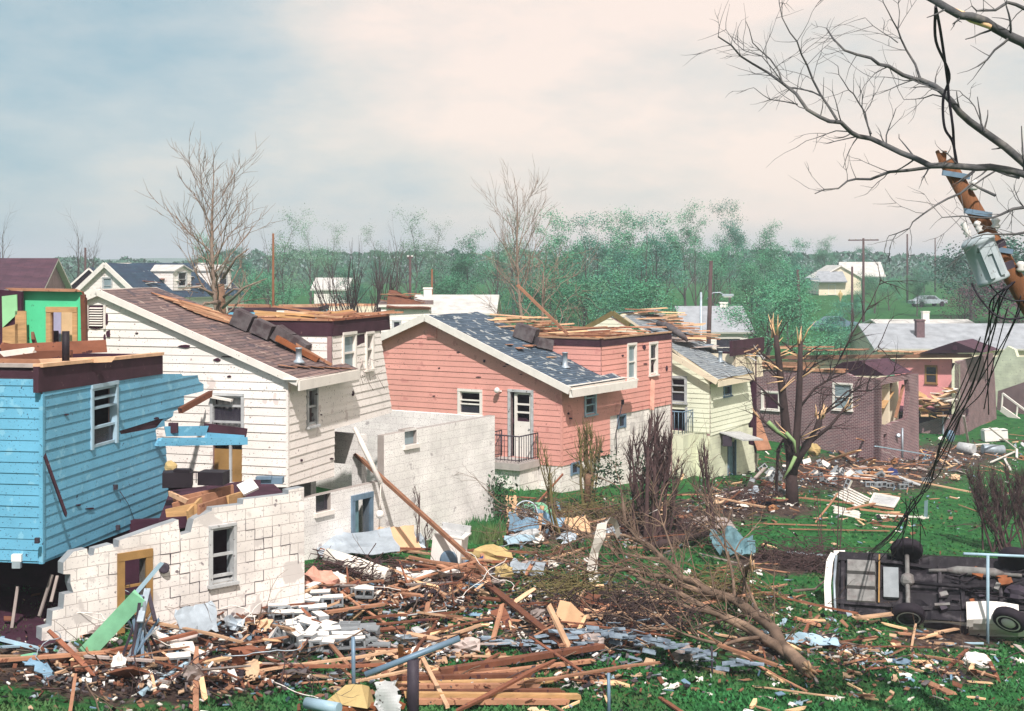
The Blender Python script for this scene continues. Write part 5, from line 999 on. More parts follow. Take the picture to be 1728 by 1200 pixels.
for a in (
 ('bare', 8, 388, 120, 'small bare tree at the far left edge above the dark roofs'), ('bare', 128, 392, 130, 'dark bare tree with upswept limbs left of the dormered house', 1.2),
 ('bare', 160, 405, 160, 'thin bare tree above the dormered white gable'), ('green', 352, 424, 165, 'green tree directly behind the tall bare tree'), ('teal', 405, 436, 190, 'low green tree right of the tall bare tree', 1.2),
 ('pale', 480, 386, 150, 'sparse olive tree beside the thin brown utility pole', 1.1), ('pale', 525, 396, 170, 'sparse olive tree just right of the thin brown pole'), ('green2', 560, 436, 190, 'rounded green tree behind the multi-stemmed bare tree', 1.2),
 ('teal', 640, 440, 200, 'low green tree right of the multi-stemmed bare tree', 1.3), ('pale', 700, 386, 160, 'feathery pale tree behind the dark pole', 1.15), ('pale', 735, 398, 175, 'feathery pale tree right of the dark pole'), ('green', 790, 424, 150, 'bright green tree left of the thin bare tree', 1.2),
 ('pale', 868, 385, 165, 'pale budding tree behind the thin bare tree', 1.2), ('green2', 838, 432, 170, 'bushy green tree above the pink gable roof', 1.1), ('green', 950, 396, 155, 'green tree right of the thin bare tree', 1.2), ('teal', 1010, 398, 150, 'teal green tree with dark forked trunk left of the grey pole', 1.15),
 ('green', 1068, 392, 165, 'green tree above the splintered yellow house roof', 1.2), ('teal', 1110, 398, 150, 'leafy tree left of the tall dark utility pole', 1.1), ('green', 1155, 382, 175, 'tall green tree behind the tall dark utility pole'), ('teal', 1232, 374, 185, 'tallest dark green tree on the skyline above the garage', .85),
 ('green2', 1205, 428, 160, 'broad green tree above the garage roof', 1.2), ('green', 1300, 406, 180, 'green tree left of the lamp on its dark pole', 1.25), ('teal', 1345, 430, 165, 'green tree beside the curved street lamp', 1.0), ('green2', 1268, 446, 140, 'bushy green tree right of the garage', 1.2),
 ('green', 1392, 418, 250, 'green tree right behind the hill house gable', 1.3), ('teal', 1455, 430, 262, 'green tree behind the right end of the hill house', 1.3), ('green2', 1476, 470, 170, 'broad green tree in front of the hill house', 1.35), ('green', 1330, 470, 130, 'leafy tree behind the shattered trunk', 1.2),
 ('teal', 1415, 530, 118, 'small green tree behind the brick ruins', 1.6), ('dark', 1640, 428, 160, 'dark tree behind the leaning pole', 1.4), ('dark', 1720, 425, 150, 'dark tree at the right edge behind the transformer', 1.5), ('red', 1625, 492, 140, 'reddish budding tree left of the leaning pole base', 1.3), ('red', 1690, 480, 130, 'reddish budding tree at the right behind the cables', 1.5), ('green2', 1500, 474, 175, 'bushy green tree right of the broad tree under the hill house', 1.2), ('teal', 1440, 502, 150, 'small bushy tree below the hill house beside its person', 1.4), ('green', 1548, 470, 165, 'green tree beside the far grey car', 1.1), ('bare', 668, 396, 150, 'grey leafless tree left of the feathery pale trees', .9), ('bare', 985, 404, 128, 'grey leafless tree between the slender bare tree and the forked teal tree', .9), ('bare', 1088, 396, 135, 'dark leafless tree behind the low wood above the yellow house', .9), ('bare', 1175, 404, 150, 'grey leafless tree beside the tall green tree', .8), ('bare', 840, 398, 140, 'grey leafless tree left of the slender bare tree', .8), ('bare', 450, 402, 140, 'grey leafless tree left of the thin brown pole', .9), ('pale', 560, 402, 175, 'feathery pale tree left of the multi-stemmed bare tree', 1.1), ('pale', 640, 404, 180, 'feathery pale tree right of the multi-stemmed bare tree', 1.1), ('pale', 1040, 388, 170, 'feathery pale tree above the splintered roof boards', 1.1), ('teal', 1560, 452, 220, 'green tree right of the hill house slope', 1.2)):
    place_tree(*a)
for i, (px, yt, d, k) in enumerate(((460, 470, 120, 'green2'), (590, 478, 125, 'teal'), (760, 470, 125, 'green2'), (930, 468, 115, 'green'), (985, 478, 105, 'green2'), (1045, 470, 118, 'teal'), (1085, 480, 105, 'green2'), (1300, 496, 104, 'green2'), (1300, 485, 140, 'teal'), (1400, 570, 112, 'green2'), (370, 478, 128, 'teal'), (895, 462, 130, 'teal'))):
    o = place_tree(k, px, yt, d, 'low leafy tree in the undergrowth behind the ruined houses', 1.5, 'undergrowth trees behind the houses')
# the wood beyond: too many to count
mb = MB(); rr = random.Random(3)
for k in range(26000):
    px = rr.uniform(-150, 1900); d = rr.uniform(300, 380); top = 426+10*noise.noise(Vector((px*.012, 0, 0)))+12*noise.noise(Vector((px*.045, 1, 0))); b0 = 490
    if px > 1500: top += 8
    if px < 420: top += 14*sm((420-px)/120)
    y = top+(b0-top)*rr.random()**1.3; q = P(px, y, d); a = rv(rr).normalized(); b_ = a.cross(rv(rr)).normalized(); s = rr.uniform(.35, .75); mb.face([q-a*s, q+b_*s*.6, q+a*s, q-b_*s*.6], 0)
tag(mb.build('distant_wood', M['far_wood']), kind='stuff')
mb = MB()
hp = [(x, 10.5+3*noise.noise(Vector((x*.006, 2, 0)))+2*noise.noise(Vector((x*.02, 5, 0)))+(5 if x > 350 else 0)*sm((x-250)/150)) for x in range(-700, 1101, 20)]
for (x0, z0), (x1, z1) in zip(hp, hp[1:]): mb.face([(x0, 1050, -8), (x1, 1050, -8), (x1, 1130, z1), (x0, 1130, z0)], 0); mb.face([(x0, 1130, z0), (x1, 1130, z1), (x1, 1500, -8), (x0, 1500, -8)], 0)
tag(mb.build('hills', M['far_wood']), kind='structure')

# tall bare tree behind the white house
def bare_tall(name, label, px, ybase, ytop, d, seed, bark, limbs, r0, spread, low=.12, cfg=None, pale=0):
    rr = random.Random(seed); c = cfg or dict(wob=.10, up=.05, kids=(4, 5), ang=(16, 42), lr=(.42, .68), rmin=.012, segs=5); g = GX(px, d); h = CZ+(HY-ytop)*d/F-g.z
    o = empty(name, g, label, 'tree'); mb = MB(); n = 10; pts = []; rad = []
    for i in range(n+1):
        t = i/n; pts.append(g+Vector((-.35*t*h/10+.1*math.sin(t*7), .1*math.cos(t*5), h*t*.9-.5*(1-t)))); rad.append(r0*(1-t)**.8+.02)
    mb.tube(pts, rad, 0, 8, caps=False); tips = []
    for k in range(limbs):
        t = low+(.94-low)*((k+.5*rr.random())/limbs)**.9; x = t*n; i = int(x); q = pts[i].lerp(pts[min(i+1, n)], x-i); az = k*2.4+rr.uniform(-.5, .5); el = rr.uniform(.55, .95)+.2*t
        dd_ = Vector((math.cos(az)*math.cos(el), math.sin(az)*math.cos(el), math.sin(el))); grow(mb, q, dd_, spread*(1.1-.55*t)*rr.uniform(.75, 1.2), rad[i]*.4, 2, c, rr, tips)
    grow(mb, pts[-1], Vector((0, 0, 1)), h*.1, .03, 1, c, rr, tips); mb.build('trunk', M[bark], o); return o, pts
t1, tp = bare_tall('bare_tree', 'tall bare tree with battered base rising behind the white house roof', 372, 530, 262, 62, 12, 'bark_tan', 24, .15, 2.9, .38)
mb = MB()
for (a, b_) in (((372, 508, 61.5), (290, 545, 60)), ((372, 505, 61.8), (418, 490, 61)), ((370, 500, 62), (300, 488, 61)), ((376, 470, 62), (420, 420, 61.5)), ((368, 470, 62), (335, 430, 61.5)), ((375, 520, 61), (450, 470, 60)), ((366, 512, 61), (325, 530, 60))):
    p, q = P(*a), P(*b_); mid = (p+q)/2+Vector((0, 0, .25)); mb.tube([p, mid, q], [.07, .05, .015], 0, 5)
    for k in range(5): s = p.lerp(q, .4+.12*k); mb.tube([s, s+rv(rnd)*.35], [.02, .006], 0, 3)
each(mb, 'broken_limb', M['bark_tan'], t1)
mb = MB(); mb.tube([GX(373, 61.7), P(373, 535, 61.7), P(372, 480, 61.9)], [.27, .24, .17], 0, 8); mb.build('stripped_bark', M['bark_brown'], t1)
bare_tall('bare_tree', 'slender bare tree rising behind the pink house roof', 884, 500, 300, 84, 21, 'bark_tan', 22, .13, 3.0, .4, dict(wob=.1, up=.08, kids=(4, 5), ang=(12, 35), lr=(.45, .7), rmin=.012, segs=5))
t2, _ = bare_tall('storm_stripped_tree', 'pale storm stripped tree sprawling over the pink house roof', 925, 520, 425, 74, 23, 'bark_tan', 12, .12, 3.6, .25, dict(wob=.2, up=.0, kids=(4, 5), ang=(20, 60), lr=(.45, .7), rmin=.014, segs=5))
# multi-stemmed bare tree
rr = random.Random(5); g = GX(612, 84); o = empty('bare_tree', g, 'multi-stemmed bare tree with broom-like twigs and dark lower trunks', 'tree'); mb = MB(); tips = []; c = dict(wob=.07, up=.09, kids=(4, 5), ang=(8, 26), lr=(.45, .75), rmin=.012)
for k in range(11):
    a = k*.6; bpt = g+Vector((math.cos(a)*.5, math.sin(a)*.5, -.3)); dd_ = Vector((math.cos(a)*.45, math.sin(a)*.35, 1)).normalized(); grow(mb, bpt, dd_, (CZ+(HY-478)*84/F-g.z)*.8, .11, 2, c, rr, tips)
mb.build('trunk', M['bark_dark'], o)

# ------------------------------------------------------------------ utility poles and lamps far off
def upole(px, yt, d, label, r=.13, lean=0, cross=None, lamp=None, m='pole_far'):
    g = GX(px, d); top = P(px+lean, yt, d); o = empty('utility_pole', g, label, 'utility pole', 'utility poles beyond the houses'); mb = MB(); mb.tube([g-Vector((0, 0, .5)), top], [r*1.25, r*.85], 0, 8); mb.build('pole', M[m], o)
    if cross:
        mb = MB()
        for dz, hw in cross: mb.beam(top+Vector((-hw, 0, -dz)), top+Vector((hw, 0, -dz+.02)), .1, .12, 0)
        mb.build('crossarm', M[m], o)
        mb = MB()
        for dz, hw in cross:
            for q in (-.9, -.5, .5, .9): mb.lathe(top+Vector((hw*q, 0, -dz+.06)), [(.04, 0), (.05, .08), (.03, .14)], 0, 6)
        each(mb, 'insulator', M['ceramic'], o)
    if lamp:
        mb = MB(); z0 = CZ+(HY-lamp[1])*d/F; e = P(lamp[0], lamp[2], d); s_ = Vector((g.x, d, z0)); mb.tube([s_, s_.lerp(e, .35)+Vector((0, 0, .35)), s_.lerp(e, .75)+Vector((0, 0, .25)), e], .05, 0, 6); mb.build('lamp_arm', M['galv'], o)
        mb = MB(); mb.box(e+Vector((.25, 0, 0)), (.8, .3, .16), 0); mb.box(e+Vector((.25, 0, -.11)), (.6, .24, .08), 1); mb.build('lamp_head', [M['galv'], M['white_plastic']], o)
    return o
upole(461, 394, 88, 'thin brown utility pole rising behind the blue ruin', .08, m='pole_wood'); upole(692, 432, 110, 'dark short pole with small cap left of the white roof', .11, cross=[(.15, .22)]); upole(729, 454, 112, 'brown pole stub standing over the white roof', .09, m='pole_wood')
upole(1193, 440, 100, 'tall dark utility pole with street lamp beside the garage', .15, lean=7, lamp=(1222, 505, 498)); upole(1183, 493, 96, 'short pale grey pole next to the tall dark pole', .09, m='galv')
upole(1354, 455, 128, 'dark leaning pole carrying a street lamp among the trees', .13, lean=-8, lamp=(1370, 478, 471)); upole(1457, 402, 140, 'pole with crossarm standing in front of the hill house', .12, cross=[(.2, 1.5)]); upole(1531, 395, 190, 'thin dark pole on the skyline right of the hill house', .12); upole(1578, 402, 230, 'farthest tiny pole on the skyline', .1); upole(144, 418, 120, 'dark pole stub among bare twigs left of the dormered house', .1); upole(1438, 450, 130, 'short dark pole before the hill house gable', .11)
# far cars and a far person on the hill lawn
def far_car(name, px, py, ln, label, body, yaw=0):
    g = G(px, py); o = empty(name, g, label, 'car', 'cars parked far off'); X = Vector((math.cos(yaw), math.sin(yaw), 0)); Y = Vector((-X.y, X.x, 0)); Q = lambda x, y, z: g+X*x+Y*y+Vector((0, 0, z))
    mb = MB(); prof = [(-2.4, .35), (-2.45, .75), (-1.6, .9), (-.9, 1.38), (.5, 1.4), (1.2, .95), (2.3, .82), (2.4, .4)]
    for (x0, z0), (x1, z1) in zip(prof, prof[1:]+prof[:1]): mb.face([Q(x0, -.85, z0), Q(x1, -.85, z1), Q(x1, .85, z1), Q(x0, .85, z0)], 0)
    for s in (-.85, .85): mb.face([Q(x, s, z) for x, z in (prof if s > 0 else prof[::-1])], 0)
    mb.build('body', M[body], o); mb = MB(); mb.face([Q(-.8, -.86, .95), Q(.9, -.86, .95), Q(.4, -.86, 1.32), Q(-.7, -.86, 1.32)], 0); mb.build('window', M['glass'], o)
    mb = MB()
    for x in (-1.5, 1.5):
        for s in (-.86, .86): mb.lathe(Q(x, s, .33), [(.33, -.1), (.33, .1)], 0, 12, Matrix.Rotation(R(90), 3, 'X') if not yaw else Matrix.Rotation(yaw, 3, 'Z') @ Matrix.Rotation(R(90), 3, 'X'))
    each(mb, 'wheel', M['rubber'], o)
far_car('parked_car', 1409, 557, 4.6, 'blue car with pale roof on the lawn below the hill house', 'steel_blue'); far_car('parked_car', 1566, 517, 4.6, 'pale grey car on the slope right of the green trees', 'galv', .3); far_car('parked_car', 548, 545, 4.6, 'white car partly hidden behind the white house box', 'car_white', .1)
g = G(1418, 512); pb = MB(); pb.tube([g, g+Vector((0, 0, .45)), g+Vector((.02, 0, .85)), g+Vector((0, 0, 1.2)), g+Vector((0, 0, 1.45)), g+Vector((0, 0, 1.52)), g+Vector((0, 0, 1.62)), g+Vector((0, 0, 1.75))], [.1, .12, .17, .2, .18, .06, .1, .05], 0, 8); pb.tube([g+Vector((-.2, 0, 1.4)), g+Vector((-.27, -.05, 1.1)), g+Vector((-.25, -.1, .85))], [.06, .05, .04], 0, 6); pb.tube([g+Vector((.2, 0, 1.4)), g+Vector((.27, -.05, 1.1)), g+Vector((.25, -.1, .85))], [.06, .05, .04], 0, 6)
tag(pb.build('person', M['cloth_yellow']), 'distant person in yellow standing on the lawn below the hill house', 'person')

# ------------------------------------------------------------------ broken pole, transformer, near tree, cables
pd = 20.0; ptop = P(1597, 272, pd); pdn = P(1728, 500, pd); ax = (ptop-pdn).normalized(); pb0 = pdn
while pb0.z > terrain(pb0.x, pb0.y)-.4: pb0 = pb0-ax*.1
o = empty('snapped_pole', pb0, 'leaning snapped wooden utility pole carrying a grey transformer', 'utility pole'); mb = MB(); mb.tube([pb0, pdn, ptop], [.17, .135, .105], 0, 12)
for k in range(5): mb.beam(ptop+Vector((U(-.08, .08), U(-.06, .06), -.08)), ptop+ax*U(.05, .2)+Vector((U(-.08, .08), 0, 0)), .05, .04, 0)
mb.build('pole', M['pole_wood'], o)
mb = MB()
for t, s in ((.9, .06), (.62, .06), (.35, .06)): p = pdn.lerp(ptop, t); mb.beam(p+Vector((-.2, -.12, .02)), p+Vector((.18, -.12, -.04)), .05, .07, 0)
each(mb, 'bracket', M['steel_blue'], o)
mb = MB()
for t in (.78, .5, .18): p = pdn.lerp(ptop, t)+Vector((.1, -.14, 0)); mb.lathe(p, [(.03, 0), (.07, .03), (.04, .07), (.07, .11), (.03, .15)], 0, 10)
each(mb, 'insulator', M['ceramic'], o)
tx = P(1662, 437, 19.6); az = Vector((-.36, .05, .93)).normalized(); xq = Vector((1, 0, 0)); yq = az.cross(xq).normalized(); xq = yq.cross(az).normalized(); rot = Matrix((xq, yq, az)).transposed()
T = empty('transformer', tx, 'grey cylindrical transformer can bolted to the leaning snapped pole', 'transformer'); mb = MB(); mb.lathe(tx-az*.34, [(.0, 0), (.215, .0), (.23, .02), (.23, .06), (.22, .08), (.22, .56), (.235, .57), (.235, .61), (.22, .63), (.17, .67), (.0, .69)], 0, 28, rot); mb.build('tank', M['transformer_grey'], T)
mb = MB(); 
for sx in (-.07, .08): mb.box(tx+rot @ Vector((sx, -.23, -.04)), (.07, .05, .46), 0, rot)
mb.box(tx+rot @ Vector((.0, -.235, .12)), (.1, .03, .14), 0, rot); each(mb, 'cooling_fin', M['transformer_grey'], T)
mb = MB(); mb.lathe(tx+rot @ Vector((-.1, -.02, .37)), [(.05, 0), (.03, .03), (.06, .06), (.03, .09), (.06, .12), (.03, .15), (.05, .18), (.02, .22)], 0, 10, rot); mb.lathe(tx+rot @ Vector((.1, .05, .37)), [(.05, 0), (.03, .03), (.06, .06), (.03, .09), (.06, .12), (.02, .16)], 0, 10, rot); each(mb, 'bushing', M['ceramic'], T)
mb = MB(); mb.box(tx+rot @ Vector((.27, 0, .12)), (.12, .14, .1), 0, rot); mb.box(tx+rot @ Vector((.27, 0, -.2)), (.12, .14, .1), 0, rot); each(mb, 'hanger', M['dark_steel'], T)
# near tree: trunk stands right of the frame
NT = [  # (depth, radius start, radius end, picture polyline)
 (19.0, .085, .012, [(1905, 345), (1728, 294), (1670, 282), (1620, 281), (1570, 280), (1520, 258), (1470, 234), (1437, 224), (1400, 205), (1362, 185), (1320, 140), (1295, 122), (1250, 95), (1212, 62)]),
 (19.1, .04, .008, [(1570, 282), (1500, 290), (1445, 302), (1415, 318), (1375, 327)]), (19.3, .03, .006, [(1412, 202), (1385, 160), (1362, 110), (1345, 70), (1320, 30), (1314, -20)]), (18.8, .02, .005, [(1320, 140), (1300, 100), (1270, 72), (1258, 35)]), (18.9, .018, .005, [(1385, 162), (1350, 150), (1322, 143), (1305, 118), (1255, 85), (1225, 50)]),
 (19.2, .02, .006, [(1470, 226), (1460, 190), (1440, 158), (1425, 140), (1414, 112)]), (19.0, .015, .005, [(1346, 176), (1300, 168), (1272, 148)]), (19.1, .015, .005, [(1432, 222), (1395, 226), (1360, 238)]),
 (20.2, .10, .014, [(1910, 420), (1728, 275), (1660, 222), (1620, 190), (1590, 155), (1565, 140), (1545, 134), (1500, 112), (1470, 98), (1425, 85), (1395, 48)]), (20.4, .03, .006, [(1553, 134), (1530, 85), (1515, 50), (1500, 22), (1486, -15)]), (20.3, .014, .004, [(1515, 72), (1490, 55), (1460, 30)]), (20.5, .016, .005, [(1515, 50), (1518, 20), (1525, -10)]), (20.1, .02, .005, [(1590, 163), (1560, 165), (1525, 168)]), (20.2, .016, .005, [(1662, 222), (1645, 180), (1625, 160), (1605, 152)]), (20, .014, .004, [(1545, 134), (1510, 132), (1470, 130)]),
 (17.5, .10, .05, [(1910, 160), (1728, 72), (1680, 48), (1640, 28), (1600, 15), (1560, -8), (1500, -40)]), (17.6, .03, .006, [(1680, 330), (1640, 310), (1600, 335), (1560, 360), (1535, 385), (1500, 398)]), (19, .045, .008, [(1880, 340), (1728, 350), (1690, 362), (1660, 368), (1590, 367)]), (18.5, .04, .008, [(1890, 420), (1760, 380), (1715, 395), (1680, 395), (1640, 402)]), (19.4, .03, .006, [(1720, 300), (1680, 288), (1640, 315), (1610, 330)]), (18.2, .05, .01, [(1880, 60), (1728, 14), (1700, 4), (1660, 18), (1640, 10)])]
NT = [(d_, a_*.66, b_*.8, p_) for d_, a_, b_, p_ in NT]; rr = random.Random(8); g = GX(1935, 20); o = empty('near_tree', g, 'bare foreground tree reaching in from the right over the leaning pole', 'tree'); mb = MB(); tr = [g, P(1930, 700, 20), P(1915, 400, 20), P(1900, 150, 19), P(1892, -60, 18.6), P(1862, -330, 18.2), P(1850, -620, 18)]; mb.tube(tr, [.3, .24, .19, .15, .11, .07, .02], 0, 10, caps=False)
for d, r0, r1, pl in NT:
    pts = [P(x, y, d+.25*math.sin(i*1.3)) for i, (x, y) in enumerate(pl)]; n = len(pts)
    if pl[0][0] > 1870:                           # the limb grows out of the trunk beyond the frame
        z = pts[0].z-.3
        for a, b_ in zip(tr, tr[1:]):
            if a.z <= z <= b_.z: pts[0] = a.lerp(b_, (z-a.z)/(b_.z-a.z))
    fine = []; 
    for a, b_ in zip(pts, pts[1:]):
        fine.append(a); fine.append(a.lerp(b_, .5)+rv(rr)*.02)
    fine.append(pts[-1]); k = len(fine); rad = [r0+(r1-r0)*i/(k-1) for i in range(k)]; mb.tube(fine, rad, 0, 7 if r0 > .03 else 5, caps=False); tips = []
    for i in range(2, k):
        if fine[i].x/fine[i].y > .42: continue
        for _ in range(rr.choice((0, 1, 1, 2))):
            dd_ = (fine[i]-fine[i-1]).normalized(); q = (Matrix.Rotation(R(rr.choice((-1, 1))*rr.uniform(25, 70)), 3, Vector((rr.uniform(-.4, .4), 1, rr.uniform(-.4, .4))).normalized()) @ dd_); grow(mb, fine[i], q, rr.uniform(.2, .75), max(.005, rad[i]*.35), rr.choice((0, 1, 1)), dict(wob=.14, up=.02, kids=(3,), ang=(20, 50), lr=(.4, .7), rmin=.004, segs=4), rr, tips)
mb.build('trunk', M['bark_near'], o)
mb = MB(); mb.tube([P(1607, 16, 17.42), P(1640, 32, 17.42), P(1672, 46, 17.42)], [.03, .05, .03], 0, 6); mb.build('peeled_bark', M['splinter'], o)
def cable(label, pts, r=.02, n=1, jit=.1, seed=0, name='cable', group=None):
    rr = random.Random(seed); mb = MB()
    for k in range(n):
        P_ = [pt(p)+rv(rr)*(jit if 0 < i < len(pts)-1 else jit*.3) for i, p in enumerate(pts)]; f = []
        for i in range(len(P_)-1):
            a, b_ = P_[i], P_[i+1]; c0 = P_[max(i-1, 0)]; d0 = P_[min(i+2, len(P_)-1)]
            for s in range(6):
                t = s/6; f.append(.5*((2*a)+(b_-c0)*t+(2*c0-5*a+4*b_-d0)*t*t+(3*a-c0-3*b_+d0)*t**3))
        f.append(P_[-1]); mb.tube(f, r, 0, 5)
    return tag(mb.build(name, M['cable']), label, 'cable', group)
cable('thick dark cable bundle sagging from the leaning pole toward the overturned car', [(1712, 476, 19.9), (1690, 500, 20), (1670, 560, 21), (1640, 650, 23), (1600, 740, 25.5), (1565, 815, 28), (1545, 850, 29.5), (1500, 905, 31), (1440, 955)], .012, 4, .06, 1)
cable('second dark cable hanging right of the thick bundle', [(1725, 500, 19.8), (1700, 560, 20.5), (1660, 650, 22), (1625, 700, 24), (1590, 770, 26.5), (1560, 820, 28.5)], .009, 2, .08, 2)
cable('thin cable looping below the transformer', [(1640, 478, 19.6), (1655, 505, 19.4), (1685, 535, 19.3), (1728, 536, 19.2), (1780, 520, 19)], .014, 1, .0, 3); cable('thin cable from the transformer to the pole foot', [(1668, 478, 19.5), (1690, 500, 19.3), (1720, 508, 19.2), (1770, 500, 19.2)], .012, 1, 0, 4)
cable('wire hanging inside the near branches from the split limb', [(1580, 12, 17.8), (1588, 60, 18.6), (1598, 130, 19.4), (1594, 165, 19.6), (1597, 210, 19.7), (1610, 240, 19.8), (1617, 280, 19.9)], .02, 2, .03, 5)
for i, (x, y) in enumerate(((1522, 935), (1540, 930), (1553, 925), (1505, 945), (1480, 950), (1560, 905))): cable('thin vertical wire fraying from the cable bundle above the overturned car', [(1552-i*6, 842, 29.4), ((1548+x)/2, (842+y)/2, 30), (x, y, 31)], .01, 1, .05, 20+i, 'frayed_wire', 'frayed wires over the car')
for i, (a, b_) in enumerate((((1680, 500, 20), (1668, 700, 23)), ((1655, 570, 20.6), (1590, 720, 25)), ((1700, 520, 20), (1660, 690, 22)))): cable('fine slack wire strung beside the cable bundle', [a, ((a[0]+b_[0])/2-6, (a[1]+b_[1])/2, (a[2]+b_[2])/2), b_], .009, 1, .03, 40+i, 'slack_wire', 'slack wires')

# ------------------------------------------------------------------ shattered tree, shrubs
def splinters(mb, p, d, n, L0, r, rr, m):
    for k in range(n):
        q = p+rv(rr)*r*.6; e = (d+rv(rr)*.28).normalized()*rr.uniform(.4, 1)*L0; mb.tube([q-d*.1, q+e*.5+rv(rr)*.02, q+e], [r*.45, r*.3, .004], m, 4)
d0 = G(1337, 852).y; o = empty('shattered_tree', G(1337, 852), 'shattered two-stemmed tree with splintered orange tops standing in the wreckage', 'tree'); mb = MB(); sp = MB(); rr = random.Random(31); tips = []
stems = [([(1337, 858), (1336, 810), (1335, 775), (1326, 720), (1320, 660), (1313, 600), (1309, 565)], .24, .085), ([(1338, 800), (1344, 740), (1348, 680), (1350, 620), (1351, 575)], .17, .075), ([(1338, 790), (1362, 750), (1382, 715), (1386, 700)], .18, .11), ([(1336, 770), (1322, 740), (1313, 760), (1311, 800), (1310, 840)], .09, .05), ([(1335, 745), (1305, 725), (1282, 705)], .07, .04), ([(1362, 750), (1400, 720), (1425, 690)], .08, .04), ([(1348, 690), (1375, 655), (1400, 640), (1420, 600), (1440, 560), (1470, 510), (1488, 470)], .05, .012), ([(1400, 640), (1450, 620), (1490, 575)], .03, .008), ([(1386, 700), (1420, 680), (1460, 640)], .05, .01), ([(1322, 690), (1290, 660), (1270, 640)], .05, .015), ([(1316, 640), (1290, 610), (1275, 590)], .04, .01), ([(1350, 640), (1375, 615), (1395, 606)], .04, .012), ([(1386, 700), (1430, 660), (1470, 660), (1510, 625)], .035, .008)]
for i, (pl, r0, r1) in enumerate(stems):
    pts = [P(x, y, d0+.3*math.sin(i*2+k*.7)*(k > 1)) for k, (x, y) in enumerate(pl)]; k = len(pts); rad = [r0+(r1-r0)*j/(k-1) for j in range(k)]; mb.tube(pts, rad, 0, 8 if r0 > .06 else 5, caps=True); dd_ = (pts[-1]-pts[-2]).normalized()
    if r1 > .03: splinters(sp, pts[-1], dd_, 8 if r1 > .08 else 4, .9 if i < 2 else .6, r1, rr, 0)
    for j in range(1, k):
        for _ in range(3 if r0 < .1 else 1): q = (dd_+rv(rr)*.6).normalized(); grow(mb, pts[j].lerp(pts[j-1], rr.random()*.5), q, rr.uniform(.4, 1.3), .022, 1, dict(wob=.15, up=.0, kids=(4,), ang=(20, 55), lr=(.4, .7), rmin=.007), rr, tips)
for (x, y, dx, dz, l_) in ((1312, 620, -.8, .5, .9), (1318, 600, .9, .35, .8), (1350, 610, .8, .7, .9), (1349, 640, .9, .5, 1.1), (1310, 580, .6, .9, .7), (1322, 655, .8, .6, .8), (1346, 600, -.9, .3, .8), (1384, 705, .3, .9, .7), (1425, 690, .7, .6, .8), (1318, 640, -.9, .1, .8), (1360, 742, .9, .4, .9), (1330, 735, -.9, .5, .9)):
    splinters(sp, P(x, y, d0-.15), Vector((dx, rr.uniform(-.4, .1), dz)).normalized(), 2, l_, .06, rr, 0)
    q = P(x, y, d0); grow(mb, q, Vector((dx, rr.uniform(-.3, .3), dz+.3)).normalized(), rr.uniform(.4, 1.0), .035, 2, dict(wob=.2, up=.0, kids=(4, 3), ang=(25, 65), lr=(.4, .7), rmin=.007), rr, tips)
mb.build('trunk', M['bark_dark'], o); each(sp, 'splintered_wood', M['splinter'], o)
mb = MB()
for pl, w0 in (([(1326, 730), (1340, 745), (1343, 765)], .07), ([(1342, 770), (1333, 790), (1322, 808)], .07), ([(1300, 845), (1325, 842)], .1), ([(1300, 866), (1335, 863), (1355, 858)], .09), ([(1296, 712), (1312, 728), (1328, 740)], .08)): mb.tube([P(x, y, d0-.35) for x, y in pl], [w0, w0*.9, .02][:len(pl)] if len(pl) == 3 else [w0, w0*.6], 0, 5)
each(mb, 'peeled_bark', M['green_bark'], o)
def broom(name, label, px, yb, stems, twig, bark, seed, h=None, sp=.35, group=None, kids=(5,), r0=.05, cat='shrub', ang=(10, 32)):
    g = G(px, yb); d = g.y; rr = random.Random(seed); o = empty(name, g, label, cat, group); mb = MB(); tips = []
    for (sx, sy, r_) in stems:
        e = P(sx, sy, d+rr.uniform(-.4, .4)); b_ = g+Vector((rr.uniform(-1, 1)*sp, rr.uniform(-.3, .3), -.1)); b_.x = b_.x*.5+.5*(g.x+(e.x-g.x)*.6); m1 = b_.lerp(e, .4)+rv(rr)*.06; m2 = b_.lerp(e, .72)+rv(rr)*.06; mb.tube([b_, m1, m2, e], [r_, r_*.8, r_*.55, .008], 0, 6, caps=False)
        for t in (.45, .55, .62, .7, .78, .84):
            for _ in range(twig): q = b_.lerp(e, t); grow(mb, q, (Vector((0, 0, 1))+rv(rr)*.35).normalized(), (e-b_).length*rr.uniform(.08, .17), r_*.4, 1, dict(wob=.1, up=.12, kids=kids, ang=ang, lr=(.4, .8), rmin=.006), rr, tips)
    mb.build('branches', M[bark], o); return o, tips
o, tp_ = broom('pruned_shrub', 'stripped shrub with broom-like olive crown against the pink corner', 990, 868, [(978, 720, .05), (990, 712, .06), (1000, 716, .06), (1010, 735, .04), (985, 730, .05), (1015, 740, .03)], 3, 'olive_twig', 3, sp=.1)
lb = MB(); g = G(990, 868); lb.tube([g, P(993, 815, g.y), P(995, 800, g.y)], [.14, .11, .16], 0, 8); lb.build('trunk', M['bark_brown'], o)
broom('stripped_hedge', 'tall dark thicket of stripped upright stems before the pink house corner', 1100, 915, [(1062, 735, .05), (1070, 720, .05), (1088, 745, .08), (1096, 700, .08), (1104, 690, .07), (1112, 730, .08), (1120, 725, .08), (1128, 722, .07), (1136, 728, .06), (1145, 770, .04), (1153, 790, .04), (1080, 800, .07), (1057, 800, .07)], 3, 'hedge_twig', 4, sp=.7)
broom('leaning_sapling', 'leaning bundle of thin grey stalks left of the pruned shrub', 955, 905, [(905, 735, .03), (912, 745, .035), (918, 760, .03), (960, 850, .02), (930, 800, .03)], 1, 'olive_twig', 6, sp=.2)
